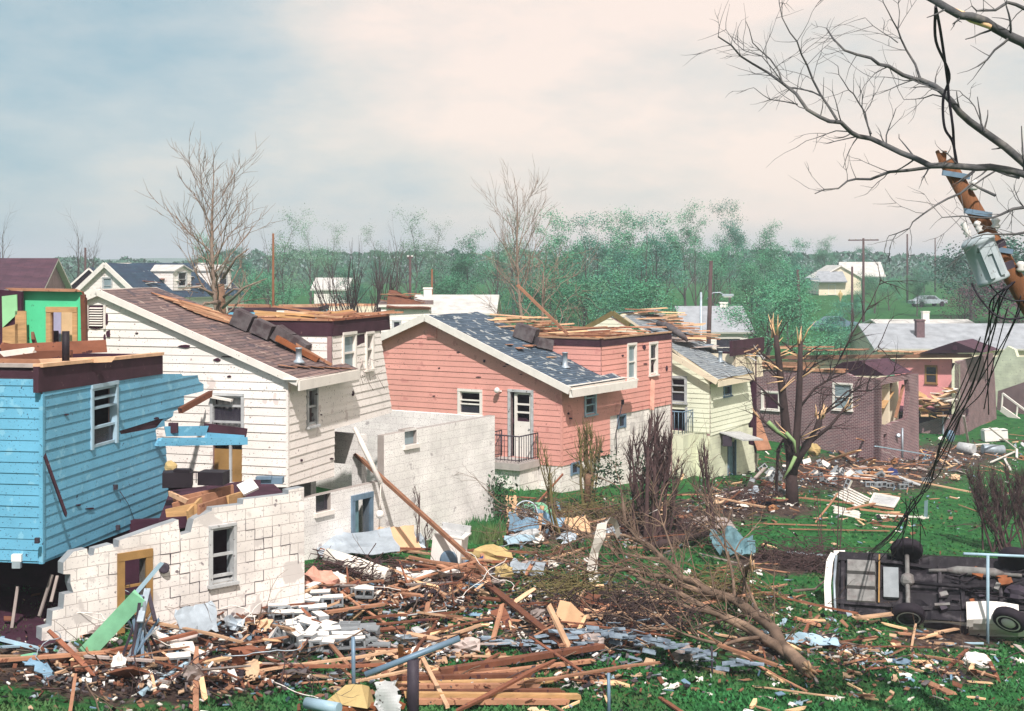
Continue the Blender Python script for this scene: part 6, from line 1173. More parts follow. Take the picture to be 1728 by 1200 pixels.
broom('bare_sapling', 'single bare sapling with upright forks in front of the yellow house', 1215, 925, [(1186, 742, .06), (1176, 750, .03), (1192, 755, .03), (1165, 790, .02), (1180, 765, .03)], 2, 'hedge_twig', 7, sp=.05)
broom('thin_sapling', 'thin dark sapling standing in the lawn behind the overturned car', 1412, 930, [(1420, 800, .015), (1415, 780, .02), (1425, 770, .012)], 0, 'hedge_twig', 8, sp=.02); broom('thin_sapling', 'thin leaning sapling left of its twin behind the overturned car', 1390, 925, [(1378, 830, .018), (1372, 810, .015), (1382, 790, .012)], 0, 'hedge_twig', 9, sp=.02)
broom('dark_bush', 'dark reddish leafless bush at the right edge behind the clothes post', 1705, 935, [(1630+i*7, 785+((i*37) % 55), .035) for i in range(20)]+[(1655, 870, .03), (1640, 850, .02)], 7, 'hedge_twig', 10, sp=1.3)
for i, (px, yb, sx, sy) in enumerate(((706, 930, 700, 820), (716, 930, 722, 880), (672, 900, 668, 858))): broom('thin_sapling', 'leafless sapling growing against the tall block wall', px, yb, [(sx, sy, .022), (sx+8, sy+12, .016)], 1, 'hedge_twig', 60+i, sp=.05, group='saplings against the block wall')
def weeds(px0, px1, py, n, h, label, seed):
    rr = random.Random(seed); mb = MB()
    for k in range(n): g = G(rr.uniform(px0, px1), py+rr.uniform(-14, 14)); e = g+Vector((rr.uniform(-.15, .15), rr.uniform(-.15, .15), h*rr.uniform(.4, 1))); w_ = .03; mb.face([g-Vector((w_, 0, 0)), g+Vector((w_, 0, 0)), e], 0)
    return tag(mb.build('weeds', M['grass_blade']), kind='stuff')
weeds(785, 850, 905, 700, .55, '', 1); weeds(840, 900, 850, 260, .4, '', 2)
for i, (px, py, sx) in enumerate(((1023, 880, .35), (1110, 905, .5), (1085, 890, .4), (840, 895, .3))):
    g = G(px, py); mb = MB(); rr = random.Random(80+i); leaves(mb, [(g+Vector((rr.uniform(-sx, sx), rr.uniform(-.2, .2), rr.uniform(.1, 2.0 if i < 3 else 1.4))), None) for _ in range(70)], 8, .12, .06, rr); tag(mb.build('evergreen_shrub', M['shrub_leaf']), ('small dark evergreen shrub right of the pruned shrub', 'ragged dark evergreen at the foot of the stripped hedge', 'dark green shrub left of the stripped hedge', 'narrow dark shrub at the end of the tall block wall')[i], 'shrub')
# ------------------------------------------------------------------ overturned car
yaw = R(14); Fw = Vector((math.cos(yaw), -math.sin(yaw), 0)); Hh = Vector((-Fw.y*-1*-1, -Fw.x, 0)); Hh = Vector((-math.sin(yaw), -math.cos(yaw), 0)); th = R(43)
Nn = Hh*math.sin(th)+Vector((0, 0, math.cos(th))); La = Hh*math.cos(th)-Vector((0, 0, math.sin(th))); OC = P(1531, 992, 33.9)
W = lambda x, y, z: OC+Fw*x+La*y-Nn*(z-.34)      # car frame: x forward from the rear axle, y toward the lower side, z up when it stood on its wheels
RM = Matrix((Fw, La, -Nn)).transposed()
car = empty('overturned_car', W(1, .9, .9), 'white sedan thrown on its side showing its dark underbody and wheels', 'car')
ST = [(-1.72, .82, .40, .72, .78, .70), (-1.62, .90, .28, .66, .86, .78), (-.9, .94, .26, .70, .90, .8), (.2, .95, .26, .72, .98, .66), (.9, .95, .26, .72, 1.02, .62), (1.9, .95, .26, .72, 1.0, .62), (2.3, .94, .27, .7, .9, .75), (3.4, .9, .3, .66, .82, .76), (3.6, .84, .4, .6, .74, .7)]
mb = MB()
def ring(s): x, w_, zl, zm, zt_, wt = s; return [W(x, -w_*.97, zl), W(x, -w_, zm), W(x, -wt, zt_), W(x, 0, zt_+.03), W(x, wt, zt_), W(x, w_, zm), W(x, w_*.97, zl)]
for a, b_ in zip(ST, ST[1:]):
    ra, rb = ring(a), ring(b_)
    for i in range(6): mb.face([ra[i], ra[i+1], rb[i+1], rb[i]], 0, smooth=False)
mb.face(ring(ST[0]), 0); mb.face(ring(ST[-1])[::-1], 0); mb.build('body', M['car_white'], car)
mb = MB()
n = 24
for i in range(n):
    x0 = -1.6+5.1*i/n; x1 = -1.6+5.1*(i+1)/n
    for j in range(10):
        y0 = -.9+1.8*j/10; y1 = -.9+1.8*(j+1)/10; h = lambda x, y: .27+.05*noise.noise(Vector((x*2.3, y*2.9, 1)))+(.12 if abs(y) < .14 else 0)+(.1 if abs(x) < .34 and abs(y) > .5 else 0)
        mb.face([W(x0, y0, h(x0, y0)), W(x1, y0, h(x1, y0)), W(x1, y1, h(x1, y1)), W(x0, y1, h(x0, y1))], 0)
ub = mb.build('underbody', M['underbody'], car)
mb = MB()
for y in (-.62, .62):
    mb.beam(W(-1.6, y, .2), W(-.35, y, .22), .09, .08, 0, up=Nn); mb.beam(W(-.35, y, .22), W(.35, y*.95, .3), .08, .08, 0, up=Nn); mb.beam(W(.35, y*.95, .3), W(3.4, y*.7, .22), .1, .08, 0, up=Nn)
for x, w_ in ((-1.5, .8), (.75, .6), (1.25, .6), (2.1, .55), (2.75, .6), (3.35, .7)): mb.beam(W(x, -w_, .21), W(x, w_, .21), .08, .06, 0, up=Nn)
each(mb, 'frame_rail', M['underbody'], ub)
mb = MB()
for k in range(3): y = -.42+.42*k; A = [W(-1.42, y-.19, .24), W(-.72, y-.19, .24), W(-.72, y+.19, .24), W(-1.42, y+.19, .24)]; B_ = [W(-1.39, y-.16, .12), W(-.75, y-.16, .12), W(-.75, y+.16, .12), W(-1.39, y+.16, .12)]; mb.hexa(A, B_, 0)
each(mb, 'fuel_tank', M['tank_grey'], ub)
mb = MB(); mb.hexa([W(x, y, .24) for x, y in ((-.55, -.45), (-.2, -.45), (-.2, .4), (-.55, .4))], [W(x, y, .17) for x, y in ((-.55, -.45), (-.2, -.45), (-.2, .4), (-.55, .4))], 0); mb.build('floor_panel', M['grey_block'], ub)
mb = MB(); mb.beam(W(-.64, -.75, .1), W(-.66, .62, .1), .035, .02, 0, up=Nn); mb.build('tank_strap', M['ochre'], ub)
mb = MB(); mb.tube([W(0, -.72, .02), W(0, -.2, .02), W(0, .2, .02), W(0, .9, .02)], .055, 0, 8); mb.blob(W(0, 0, .02), (.17, .17, .17), 0, 1, .08); mb.build('rear_axle', M['tank_grey'], car)
mb = MB(); mb.tube([W(.1, 0, .12), W(1.9, 0, .2)], .045, 0, 8); mb.build('drive_shaft', M['underbody'], car)
mb = MB(); mb.tube([W(.5, -.42, .2), W(1.0, -.45, .18), W(2.6, -.4, .18)], .045, 0, 8); mb.tube([W(.9, -.45, .19), W(1.15, -.45, .18), W(2.0, -.44, .18), W(2.2, -.42, .18)], [.05, .11, .11, .05], 0, 8); mb.build('exhaust', M['tank_grey'], car)
mb = MB(); mb.blob(W(2.5, .1, .2), (.34, .3, .2), 0, 3, .2); mb.build('oil_pan', M['dark_steel'], car)
mb = MB(); rr = random.Random(12)
for k in range(16): x, y = rr.uniform(.3, 3.2), rr.uniform(-.7, .7); mb.box(W(x, y, rr.uniform(.14, .24)), (rr.uniform(.1, .4), rr.uniform(.05, .25), rr.uniform(.05, .14)), k % 4, RM @ Matrix.Rotation(rr.uniform(-.4, .4), 3, 'Z'))
for k in range(7): x, y = rr.uniform(.2, 2.6), rr.uniform(-.6, .5); mb.tube([W(x, y, .16), W(x+.3, y+rr.uniform(-.2, .2), .1), W(x+rr.uniform(.5, .9), y+rr.uniform(-.3, .3), .2)], .018, 1, 5)
each(mb, 'chassis_bit', [M['dark_steel'], M['black'], M['tank_grey'], M['rust']], ub)
for (x, y, z, st, cap) in ((0, -.82, -.04, 0, 0), (0, 1.0, -.04, 0, 0), (2.45, -.72, -.02, 6, 0), (2.22, .98, -.05, 18, 1)):
    e = empty('wheel', W(x, y, z)-wloc(car), None, None); e.parent = car; rot = RM @ Matrix.Rotation(R(st), 3, 'Z') @ Matrix.Rotation(R(-90 if y > 0 else 90), 3, 'X'); c = W(x, y, z)
    mb = MB(); mb.lathe(c, [(.20, -.11), (.32, -.115), (.365, -.085), (.378, -.03), (.378, .03), (.365, .085), (.32, .115), (.20, .11), (.18, 0), (.20, -.11)], 0, 26, rot); mb.build('tyre', M['rubber'], e)
    mb = MB(); mb.lathe(c, [(.20, -.09), (.19, .0), (.195, .085), (.17, .075), (.1, .06), (.09, .09), (.0, .10)], 0, 22, rot); mb.build('rim', M['dark_steel'] if not cap else M['rubber'], e)
    mb = MB(); mb.lathe(c, [(.235, .116), (.255, .121), (.27, .115)], 0, 26, rot, False); mb.build('whitewall', M['white_plastic' if cap else 'trim_grey'], e) if cap or y > 0 else None
    if cap: mb = MB(); mb.lathe(c, [(.165, .10), (.15, .125), (.06, .14), (.0, .145)], 0, 20, rot); mb.build('hubcap', M['white_plastic'], e)
mb = MB(); pts = [W(-1.45, -.95, .42), W(-1.72, -.93, .43), W(-1.82, -.7, .44), W(-1.86, 0, .44), W(-1.82, .72, .44), W(-1.72, .95, .43), W(-1.4, .97, .42)]
for a, b_ in zip(pts, pts[1:]): mb.beam(a, b_, .16, .08, 0, up=-Nn)
bpm = mb.build('bumper', M['car_white'], car)
mb = MB(); mb.tube([W(-1.66, -.8, .3), W(-1.7, 0, .3), W(-1.66, .8, .3)], .035, 0, 6); mb.build('bumper_bar', M['galv'], bpm)
mb = MB(); K = 8
for i in range(K):
    for j in range(5):
        q = lambda i, j: W(1.3+1.15*i/K, .94+.06*math.sin(j/5*math.pi)+.03*noise.noise(Vector((i*.6, j*.7, 2))), .12+.55*j/5-.08*math.sin(i/K*math.pi))
        mb.face([q(i, j), q(i+1, j), q(i+1, j+1), q(i, j+1)], 0, smooth=True)
K = 7
for i in range(K):
    q = lambda i, o: W(1.3+1.15*i/K, .94-.42*o, .12-.08*math.sin(i/K*math.pi)-.10*o)
    mb.face([q(i, 0), q(i, 1), q(i+1, 1), q(i+1, 0)], 0, smooth=True)
mb.build('fender', M['car_white'], car)
mb = MB(); mb.sheet(W(.35, .97, .3), Fw*1.0, -Nn*.5, 5, 4, .08, 0, 3); mb.build('crumpled_door', M['dark_steel'], car)
# ------------------------------------------------------------------ posts
def clothes_post(nm, label, px, py, h, arm, m, lean=(0, 0), r=.035):
    g = G(px, py); o = empty(nm, g, label, 'post'); tp = g+Vector((lean[0], lean[1], h)); mb = MB(); mb.tube([g-Vector((0, 0, .3)), tp], r, 0, 10); mb.build('upright', M[m], o)
    if arm: mb = MB(); mb.tube([tp+Vector(arm[0]), tp+Vector(arm[1])], r*.95, 0, 10); mb.build('crossbar', M[m], o)
    return o
clothes_post('clothes_post', 'blue-grey T-shaped clothesline post in front of the overturned car', 1667, 1086, 2.02, ((-.56, 0, .03), (1.1, .1, -.06)), 'lightblue_metal')
g = G(1640, 1088); tag((lambda m: (m.tube([P(1480, 1092, g.y), P(1560, 1085, g.y+.3), P(1660, 1086, g.y)], .03, 0, 6), m.build('fallen_pipe', M['lightblue_metal']))[1])(MB()), 'pale blue pipe lying on the grass at the foot of the clothes post', 'pipe')
g = GX(697, 17.8); o = empty('fence_post', G(697, 1200), 'dark steel post with a slanting grey pipe brace across its top', 'post'); dq = o.location.y; mb = MB(); mb.tube([P(697, 1230, dq), P(697, 1112, dq)], .095, 0, 12); mb.build('upright', M['dark_steel'], o); mb = MB(); mb.tube([P(616, 1139, dq-.1), P(776, 1077, dq+.1)], .05, 0, 12); mb.build('crossbar', M['steel_blue'], o)
def stake(label, px, yb, yt, r=.035, m='steel_blue'): g = G(px, yb); mb = MB(); mb.tube([g-Vector((0, 0, .2)), P(px-1, yt, g.y)], r, 0, 8); tag(mb.build('pipe_stake', M[m]), label, 'post')
stake('upright blue-grey pipe beside the pile of white blocks', 597, 1166, 1075); stake('short blue-grey stake in the grass at the bottom centre', 1028, 1205, 1136, .03); stake('dark stake rising from the shingles at the fallen limbs', 1202, 1140, 1090, .02, 'dark_steel')

# ------------------------------------------------------------------ named wreckage
def board(label, a, b_, wd, th_=.04, m='fresh_wood', cat='board', name='board', l0=.06, l1=.06, rag=.05, up=None):
    p = pt(a)+(Vector((0, 0, l0)) if len(a) == 2 else Vector()); q = pt(b_)+(Vector((0, 0, l1)) if len(b_) == 2 else Vector()); mb = MB(); mid = p.lerp(q, .5)+rv(rnd)*.01; n = 3
    mb.beam(p, q, wd, th_, 0, rag=rag, up=up); return tag(mb.build(name, M[m]), label, cat)
board('pale green plank leaning on the broken block foundation below the brown door', (142, 1112), (234, 1008, 23.1), .27, .04, 'green_board', name='plank', up=(0, 1, 0))
board('long pale blue pole leaning against the brown framed basement door', (150, 1100), (272, 951, 24.0), .06, .06, 'lightblue_metal', 'pole', 'pole')
board('long brown board lying in front of the dark basement opening', (-20, 1132), (185, 1121), .1, .05, 'fresh_wood', l0=.15, l1=.2)
board('white board lying at the foot of the block foundation', (255, 1096), (338, 1118), .16, .04, 'white_board', l0=.3, l1=.15); board('short white board propped on the rubble by the foundation', (292, 1090), (310, 1080), .12, .04, 'white_board', l0=.2, l1=.25)
board('curved pale blue pipe in the left foreground grass', (237, 1177), (314, 1134), .07, .07, 'lightblue_metal', 'pipe', 'pipe', .05, .12)
board('pale blue pipe slanting into the dark basement at the left edge', (-10, 1076, 23.2), (78, 1104), .06, .05, 'lightblue_metal', 'pipe', 'pipe')
board('second pale blue strip below it at the left edge', (0, 1092, 22.8), (40, 1096), .1, .03, 'lightblue_metal', name='strip'); board('pale green scrap of siding in front of the basement opening', (16, 1123), (60, 1117), .14, .03, 'green_board', name='siding_strip', l0=.1, l1=.12); board('short pale green scrap above the brown board', (92, 1110), (114, 1107), .1, .03, 'green_board', name='siding_strip', l0=.12)
board('dark stick driven into the blue side wall', (75, 768, 23.85), (111, 868, 24.15), .045, .045, 'tar_board', 'stick', 'stick')
o = empty('fallen_strip', G(235, 1120), 'sheaf of grey siding strips slumped against the block wall under the door', 'siding')
mb = MB(); rr = random.Random(9)
for k in range(15): x = 196+k*4.8; mb.beam(G(x+rr.uniform(-6, 14), 1118+rr.uniform(0, 24))+Vector((0, 0, .02)), P(238+rr.uniform(-34, 24)*(k-7)/7*1.2, 1000+abs(k-7)*6+rr.uniform(0, 16), 23.05+rr.uniform(0, .3)), .05, .02, k % 3, rag=.03)
mb.beam(P(249, 994, 23.4), P(236, 1050, 22.9), .1, .04, 0); mb.beam(P(249, 994, 23.4), P(262, 1048, 23), .06, .03, 2); each(mb, 'siding_strip', [M['galv'], M['steel_blue'], M['dark_steel']], o)
def sheet(label, c, size, m, amp=.12, seed=0, yaw=0, tilt=(0, 0), nm='crumpled_sheet', cat='sheet', lift=.05, n=8, fr=1.6, rag=.04):
    p = pt(c)+(Vector((0, 0, lift)) if len(c) == 2 else Vector()); rt = Matrix.Rotation(R(yaw), 3, 'Z') @ Matrix.Rotation(R(tilt[0]), 3, 'X') @ Matrix.Rotation(R(tilt[1]), 3, 'Y'); X = rt @ Vector((size[0], 0, 0)); Y = rt @ Vector((0, size[1], 0)); mb = MB(); mb.sheet(p-X/2-Y/2, X, Y, n, max(3, int(n*size[1]/size[0])), amp, 0, seed, fr, rag=rag); return tag(mb.build(nm, M[m]), label, cat)
sheet('grey corrugated panel leaning at the base of the block foundation', (332, 1046, 24.9), (.75, .5), 'galv', .05, 1, 42, (60, 0), 'panel', 'panel')
sheet('white fluted panel lying below the blue-framed basement door', (600, 942), (1.9, 1.1), 'galv', .1, 2, 20, (18, 0), 'fluted_panel', 'panel', .35); sheet('tan fallen panel leaning on the tall block wall', (672, 930), (1.0, .7), 'card_tan', .03, 3, 30, (48, 0), 'panel', 'panel', .3)
def blob(label, c, size, m, nm, cat, seed=0, amp=.2, lift=0): p = pt(c)+Vector((0, 0, size[2]*.7+lift)); mb = MB(); mb.blob(p, size, 0, seed, amp, 14, 10); return tag(mb.build(nm, M[m]), label, cat)
p0, p1 = G(550, 960), G(655, 985); mb = MB(); mb.tube([p0+Vector((0, 0, .3)), p0.lerp(p1, .5)+Vector((0, 0, .22)), p1+Vector((0, 0, .18))], [.17, .2, .16], 0, 10); tag(mb.build('rolled_mattress', M['cloth_white']), 'long white roll lying below the fluted panel', 'mattress')
sheet('crumpled clear white plastic sheet among the fan of brown boards', (725, 985), (1.5, .55), 'white_plastic', .22, 5, 12, (10, 0), 'plastic_sheet', 'sheet', .2, 12); sheet('blue crumpled cloth bundle beside the washing machine', (785, 965), (.9, .4), 'cloth_navy', .2, 6, 5, (10, 0), 'cloth', 'cloth', .25)
blob('pale blue pillow-like bundle in front of the washing machine', (770, 958), (.35, .25, .2), 'cloth_blue', 'bundle', 'bundle', 2); blob('tan yellow cushion beside the tall leaning pole foot', (830, 952), (.5, .3, .26), 'cloth_yellow', 'cushion', 'cushion', 3); blob('small yellow cushion right of the larger tan one', (850, 976), (.22, .2, .18), 'cloth_yellow', 'cushion', 'cushion', 4); blob('flat yellow cushion low in front of the grass clump', (805, 948), (.3, .25, .14), 'cloth_yellow', 'cushion', 'cushion', 5)
blob('pink and orange heap of insulation by the foundation corner', (540, 1002), (.35, .3, .3), 'cloth_pink', 'insulation_heap', 'insulation', 6, .4); blob('pale pink rounded cushion behind the white block pile', (565, 995), (.26, .22, .22), 'cloth_white', 'cushion', 'cushion', 7); blob('white plastic bag slumped in the left foreground', (200, 1142), (.13, .12, .2), 'white_plastic', 'plastic_bag', 'bag', 8, .35); blob('low white plastic heap right of the slumped bag', (247, 1146), (.2, .15, .08), 'white_plastic', 'plastic_bag', 'bag', 9, .4)
# washing machine
g = G(758, 962); W0 = empty('washing_machine', g, 'white washing machine half buried beside the tall block wall', 'washing machine'); Rz = Matrix.Rotation(R(-12), 3, 'Z') @ Matrix.Rotation(R(6), 3, 'Y'); mb = MB(); mb.box(g+Vector((0, 0, .42)), (.7, .66, .84), 0, Rz); mb.box(g+Rz @ Vector((0, 0, .855)), (.73, .69, .04), 0, Rz); mb.build('cabinet', M['white_plastic'], W0); mb = MB(); mb.box(g+Rz @ Vector((0, -.05, .885)), (.5, .45, .02), 0, Rz); mb.build('lid', M['trim_grey'], W0); mb = MB(); mb.box(g+Rz @ Vector((0, .3, .95)), (.7, .08, .16), 0, Rz); mb.build('control_panel', M['trim_grey'], W0)
mb = MB(); mb.lathe(g+Rz @ Vector((.05, -.335, .32)), [(.2, 0), (.22, .02), (.18, .04), (.0, .03)], 0, 16, Rz @ Matrix.Rotation(R(90), 3, 'X')); mb.build('drum_door', M['steel_blue'], W0)
# long poles across the middle
board('very long brown pole leaning from the garage wall down into the debris', (600, 766, 35.0), (822, 990), .10, .08, 'fresh_wood', 'pole', 'pole', l1=.3)
tag((lambda m: (m.tube([P(598, 722, 34.3), P(607, 740, 34.2), P(608, 743, 34.15), P(643, 815, 33.9)], [.05, .05, .065, .055], 0, 8), m.tube([P(643, 815, 33.9), P(641, 850, 33.8), P(640, 858, 33.8)], .012, 0, 4), m.lathe(P(641, 868, 33.8), [(.05, -.09), (.1, -.06), (.1, .05), (.04, .1)], 0, 10, Matrix.Rotation(R(80), 3, 'X')), m.build('conduit', M['white_paint']))[-1])(MB()), 'bent white service conduit with a meter hanging before the low block wall', 'conduit')
for i, (a, b_, w_, m, lb) in enumerate((((655, 943), (905, 947), .06, 'brown_wood', 'thin straight brown board spanning in front of the washing machine'), ((812, 948), (826, 1002), .09, 'fresh_wood', 'short upright-looking board at the foot of the long leaning pole'), ((690, 958), (812, 982), .1, 'fresh_wood', 'upper board of the brown fan below the washing machine'), ((740, 972), (822, 1004), .12, 'fresh_wood', 'lower wide board of the brown fan below the washing machine'), ((820, 1003), (948, 1106), .16, 'brown_wood', 'long dark beam running down from the board fan to the blue shingles'), ((926, 1022, 27.2), (960, 1112), .12, 'pale_wood', 'tan board tilted against the long dark beam'), ((948, 1112), (998, 1084), .1, 'fresh_wood', 'short tan board crossing the tilted one above the shingles'), ((512, 930), (545, 945), .1, 'fresh_wood', 'reddish board behind the block foundation corner'), ((720, 965), (820, 975), .08, 'fresh_wood', 'middle board of the brown fan'))): board(lb, a, b_, w_, .05, m, l0=.25, l1=.22)
for i in range(9): board('narrow brown lath in the fan of boards below the washing machine', (670+i*10, 954+i*2), (800+i*3, 975+i*3), .07, .03, ('fresh_wood', 'brown_wood')[i % 2], l0=.12, l1=.18)['group'] = 'laths in the board fan'
board('long orange plank crossing beside the white block pile', (548, 1056), (646, 1041), .12, .05, 'fresh_wood', l0=.25, l1=.25); board('pale board on the grass right of the blue-grey upright pipe', (607, 1126), (654, 1094), .14, .04, 'pale_wood', l0=.05, l1=.12); board('pale pink vertical plank in the grass right of the block pile', (725, 1046), (738, 1098), .17, .04, 'pale_wood'); board('second pale plank beside the vertical pink one', (738, 1090), (748, 1124), .16, .04, 'pale_wood'); board('brown plank on grass right of the block pile', (716, 1036), (792, 1058), .12, .05, 'fresh_wood'); board('tan broken board right of the slanting pipe', (766, 1108), (790, 1078), .15, .04, 'pale_wood'); board('upright tan board stub behind the slanting pipe', (677, 1130), (676, 1090, 22.6), .09, .04, 'fresh_wood'); board('wide tan board behind the dark steel post', (664, 1140), (690, 1134), .3, .04, 'pale_wood', l0=.1); board('tan lath slanting down from the dark steel post', (712, 1138), (756, 1205), .07, .04, 'pale_wood', l0=.3, l1=.1); board('narrow tan lath between the pink plank and the post', (733, 1155), (740, 1110), .1, .03, 'pale_wood'); board('brown board half across the white block pile', (555, 1108), (592, 1134), .07, .04, 'fresh_wood', l0=.25); board('dark red board near the block pile', (512, 1140), (532, 1122), .14, .04, 'fresh_wood'); board('grey curved edging strip along the foundation base', (400, 1056), (505, 1015), .1, .05, 'grey_wood', l0=.15, l1=.2)
for i in range(7): board('rough brown rafter in the stack at the bottom centre', (655+i*6, 1152+i*7), (860+i*16+(i % 3)*20, 1140+i*9), .13, .08, ('fresh_wood', 'brown_wood', 'tan_board')[i % 3], l0=.1+.04*(i % 2), l1=.1)['group'] = 'rafters stacked at the bottom'
board('long dark-topped beam lying above the bottom rafter stack', (742, 1148), (1014, 1108), .16, .1, 'brown_wood', l0=.15, l1=.2); board('second long beam beside the dark-topped one', (770, 1152), (1000, 1124), .12, .06, 'fresh_wood', l0=.1, l1=.1); board('long tan board pointing right at the fallen limb butt', (1212, 1118), (1310, 1140), .1, .05, 'fresh_wood', l0=.35, l1=.2); board('pale board resting beside the overturned car bumper', (1443, 1058), (1515, 1053), .2, .04, 'pale_wood', l0=.2, l1=.25); board('tan board in front of the overturned car', (1514, 1076), (1588, 1078), .12, .04, 'fresh_wood', l0=.1); board('pale board below the white fender', (1580, 1075), (1658, 1067), .1, .04, 'pale_wood', l0=.1, l1=.2); board('broken tan board in the grass before the car', (1560, 1154), (1606, 1176), .2, .04, 'fresh_wood', l0=.05); board('long tan board behind the fallen limb on the lawn', (1396, 1084), (1468, 1098), .1, .04, 'fresh_wood'); board('tan board between limb butt and car', (1344, 1051), (1385, 1060), .16, .04, 'fresh_wood', l0=.1); board('thin long tan lath across the far lawn', (1330, 896), (1500, 899), .07, .03, 'fresh_wood'); board('shorter tan lath parallel to the long one on the far lawn', (1290, 887), (1395, 890), .09, .03, 'fresh_wood'); board('tan board behind the upper car wheel', (1461, 946), (1508, 939), .2, .04, 'fresh_wood', l0=.05)
sheet('grey blue thin sheets spread in the lawn by the limbs', (1370, 1088), (1.1, .4), 'lightblue_metal', .12, 8, -15, (12, 0), 'metal_sheet', 'sheet', .1); blob('white rounded plastic lump in the right foreground grass', (1646, 1124), (.28, .2, .17), 'white_plastic', 'plastic_lump', 'plastic', 11, .3); blob('dark grey lump beside the broken tan board', (1520, 1120), (.2, .15, .06), 'steel_blue', 'plastic_lump', 'plastic', 12, .3)
board('brown stick with the white lump in the right foreground', (1597, 1134), (1632, 1108), .07, .05, 'brown_wood', l1=.15)
# yellow hopper-like box, crumpled cloth, cylinder in the near foreground
g = G(590, 1192); mb = MB(); A = [P(548, 1185, g.y-.2), P(620, 1196, g.y-.5), P(632, 1186, g.y+.2), P(566, 1178, g.y+.5)]; B_ = [P(583, 1156, g.y-.05), P(610, 1155, g.y-.1), P(623, 1158, g.y+.1), P(596, 1154, g.y+.2)]; mb.hexa(A, B_, 0); tag(mb.build('metal_hood', M['cloth_yellow']), 'pale yellow flared metal hood lying upside down at the bottom edge', 'hood')
mb = MB(); mb.tube([P(517, 1186, g.y-.6), P(572, 1196, g.y-.9)], .09, 0, 14); tag(mb.build('pipe', M['lightblue_metal']), 'short fat pale blue pipe left of the yellow hood', 'pipe')
sheet('pale grey cloth standing crumpled beside the dark steel post', (654, 1178, 21.9), (.35, .55), 'trim_grey', .16, 14, 10, (75, 10), 'cloth', 'cloth'); board('dark rusty beam under the yellow hood at the bottom edge', (560, 1204), (680, 1196), .2, .08, 'rust')
# white painted blocks: one curved slab of mortared blocks and loose ones
BP = [(526, 1012, 60, 0), (541, 1022, 0, 0), (545, 1033, 5, 1), (562, 1030, 10, 0), (522, 1034, 0, 0), (614, 1019, 8, 1), (606, 1016, 20, 0), (470, 1050, 12, 0), (486, 1048, 14, 0), (502, 1046, 14, 0), (478, 1056, 12, 1), (494, 1055, 12, 0), (540, 1062, -60, 0), (554, 1074, -50, 0), (517, 1068, -40, 1), (520, 1078, -35, 0), (492, 1076, -80, 0), (500, 1084, -70, 0), (497, 1096, -40, 0), (515, 1100, -20, 0), (535, 1098, 10, 0), (556, 1090, 15, 1), (541, 1084, 60, 0), (578, 1098, 10, 0), (592, 1098, 20, 0), (560, 1103, 5, 0), (525, 1104, 0, 1), (545, 1106, 0, 0), (575, 1106, 0, 0), (598, 1104, 5, 1), (486, 1090, -75, 0), (508, 1032, 40, 0), (534, 1046, 10, 1)]
bm_ = {}
def block_mesh(m):
    if m not in bm_:
        mb = MB(); fc = Fac((-.2, -.1), (1, 0)); solid(mb, fc, [[(0, -.1), (.4, -.1), (.4, .1), (0, .1)], [(.035, -.065), (.18, -.065), (.18, .065), (.035, .065)], [(.22, -.065), (.365, -.065), (.365, .065), (.22, .065)]], .2, 0)
        mb.v = [Vector((v_.x, v_.y-.1+.1, v_.z)) for v_ in mb.v]; 
        if m == 'white_block':
            for i, f in enumerate(mb.f):
                if not all(abs(abs(mb.v[k].z)-.1) < .002 for k in f) or abs(sum(mb.v[k].z for k in f)) < .01: mb.m[i] = 1
        bm_[m] = mb.mesh('block', [M[m], M['grey_block']] if m == 'white_block' else M[m], Vector((0, 0, 0)))
    return bm_[m]
def block(px, py, yw, label, group, m='white_block', roll=0, lift=.1, pitch=0):
    o = bpy.data.objects.new('block', block_mesh(m)); col.objects.link(o); o.location = G(px, py)+Vector((0, 0, lift)); o.rotation_euler = (R(roll), R(pitch), R(yw)); return tag(o, label, 'block', group)
for i, (x, y, yw, r_) in enumerate(BP): block(x, y, yw, 'white painted concrete block tumbled in the heap by the foundation corner', 'white blocks in the heap', 'white_block', rnd.uniform(-4, 10), rnd.uniform(.16, .24), rnd.uniform(-5, 5))
for x, y, yw, r_ in ((590, 1070, 0, 90), (617, 1075, 12, 20), (585, 1080, 10, 0), (590, 1006, -10, 10), (640, 1106, 0, 0), (617, 1098, 20, 0), (606, 1090, 5, 5), (622, 1078, -10, 15)): block(x, y, yw, 'bare grey concrete block beside the heap of white blocks', 'grey blocks by the heap', 'grey_block', r_, .12)
for x, y, yw in ((1468, 822, 0), (1478, 823, 5), (1488, 822, -4), (1500, 824, 8), (1532, 822, 0), (1524, 826, 10)): block(x, y, yw, 'grey concrete block in the row behind the lawn before the brick ruin', 'grey blocks before the brick ruin', 'grey_block', 0, .12)
# loose things in the torn corner and by the pink house
g = P(300, 808, 27.0); mb = MB(); mb.box(g, (.55, .4, .28), 0, Matrix.Rotation(R(10), 3, 'Z')); mb.box(g+Vector((.62, .3, -.02)), (.5, .4, .25), 0, Matrix.Rotation(R(-8), 3, 'Z')); mb.box(g+Vector((.1, -.05, .17)), (.3, .2, .05), 0); tag(mb.build('dark_chest', M['black']), 'low black chest on the torn floor edge behind the foundation', 'chest')
g = P(418, 822, 27.4); mb = MB(); mb.box(g, (.32, .3, .05), 0, Matrix.Rotation(R(38), 3, 'X') @ Matrix.Rotation(R(35), 3, 'Z')); tag(mb.build('white_tile', M['white_plastic']), 'white square panel lying on top of the foundation wall', 'panel')
g = P(460, 810, 27.8); mb = MB(); mb.box(g, (.42, .25, .12), 0); mb.box(g+Vector((-.15, -.1, .06)), (.3, .2, .05), 0); tag(mb.build('grey_slab', M['steel_blue']), 'dark grey slab at the top end of the foundation wall', 'slab')
mb = MB(); p, q = P(281, 801, 28.2), P(345, 796, 29); mb.tube([p, q], .012, 0, 4)
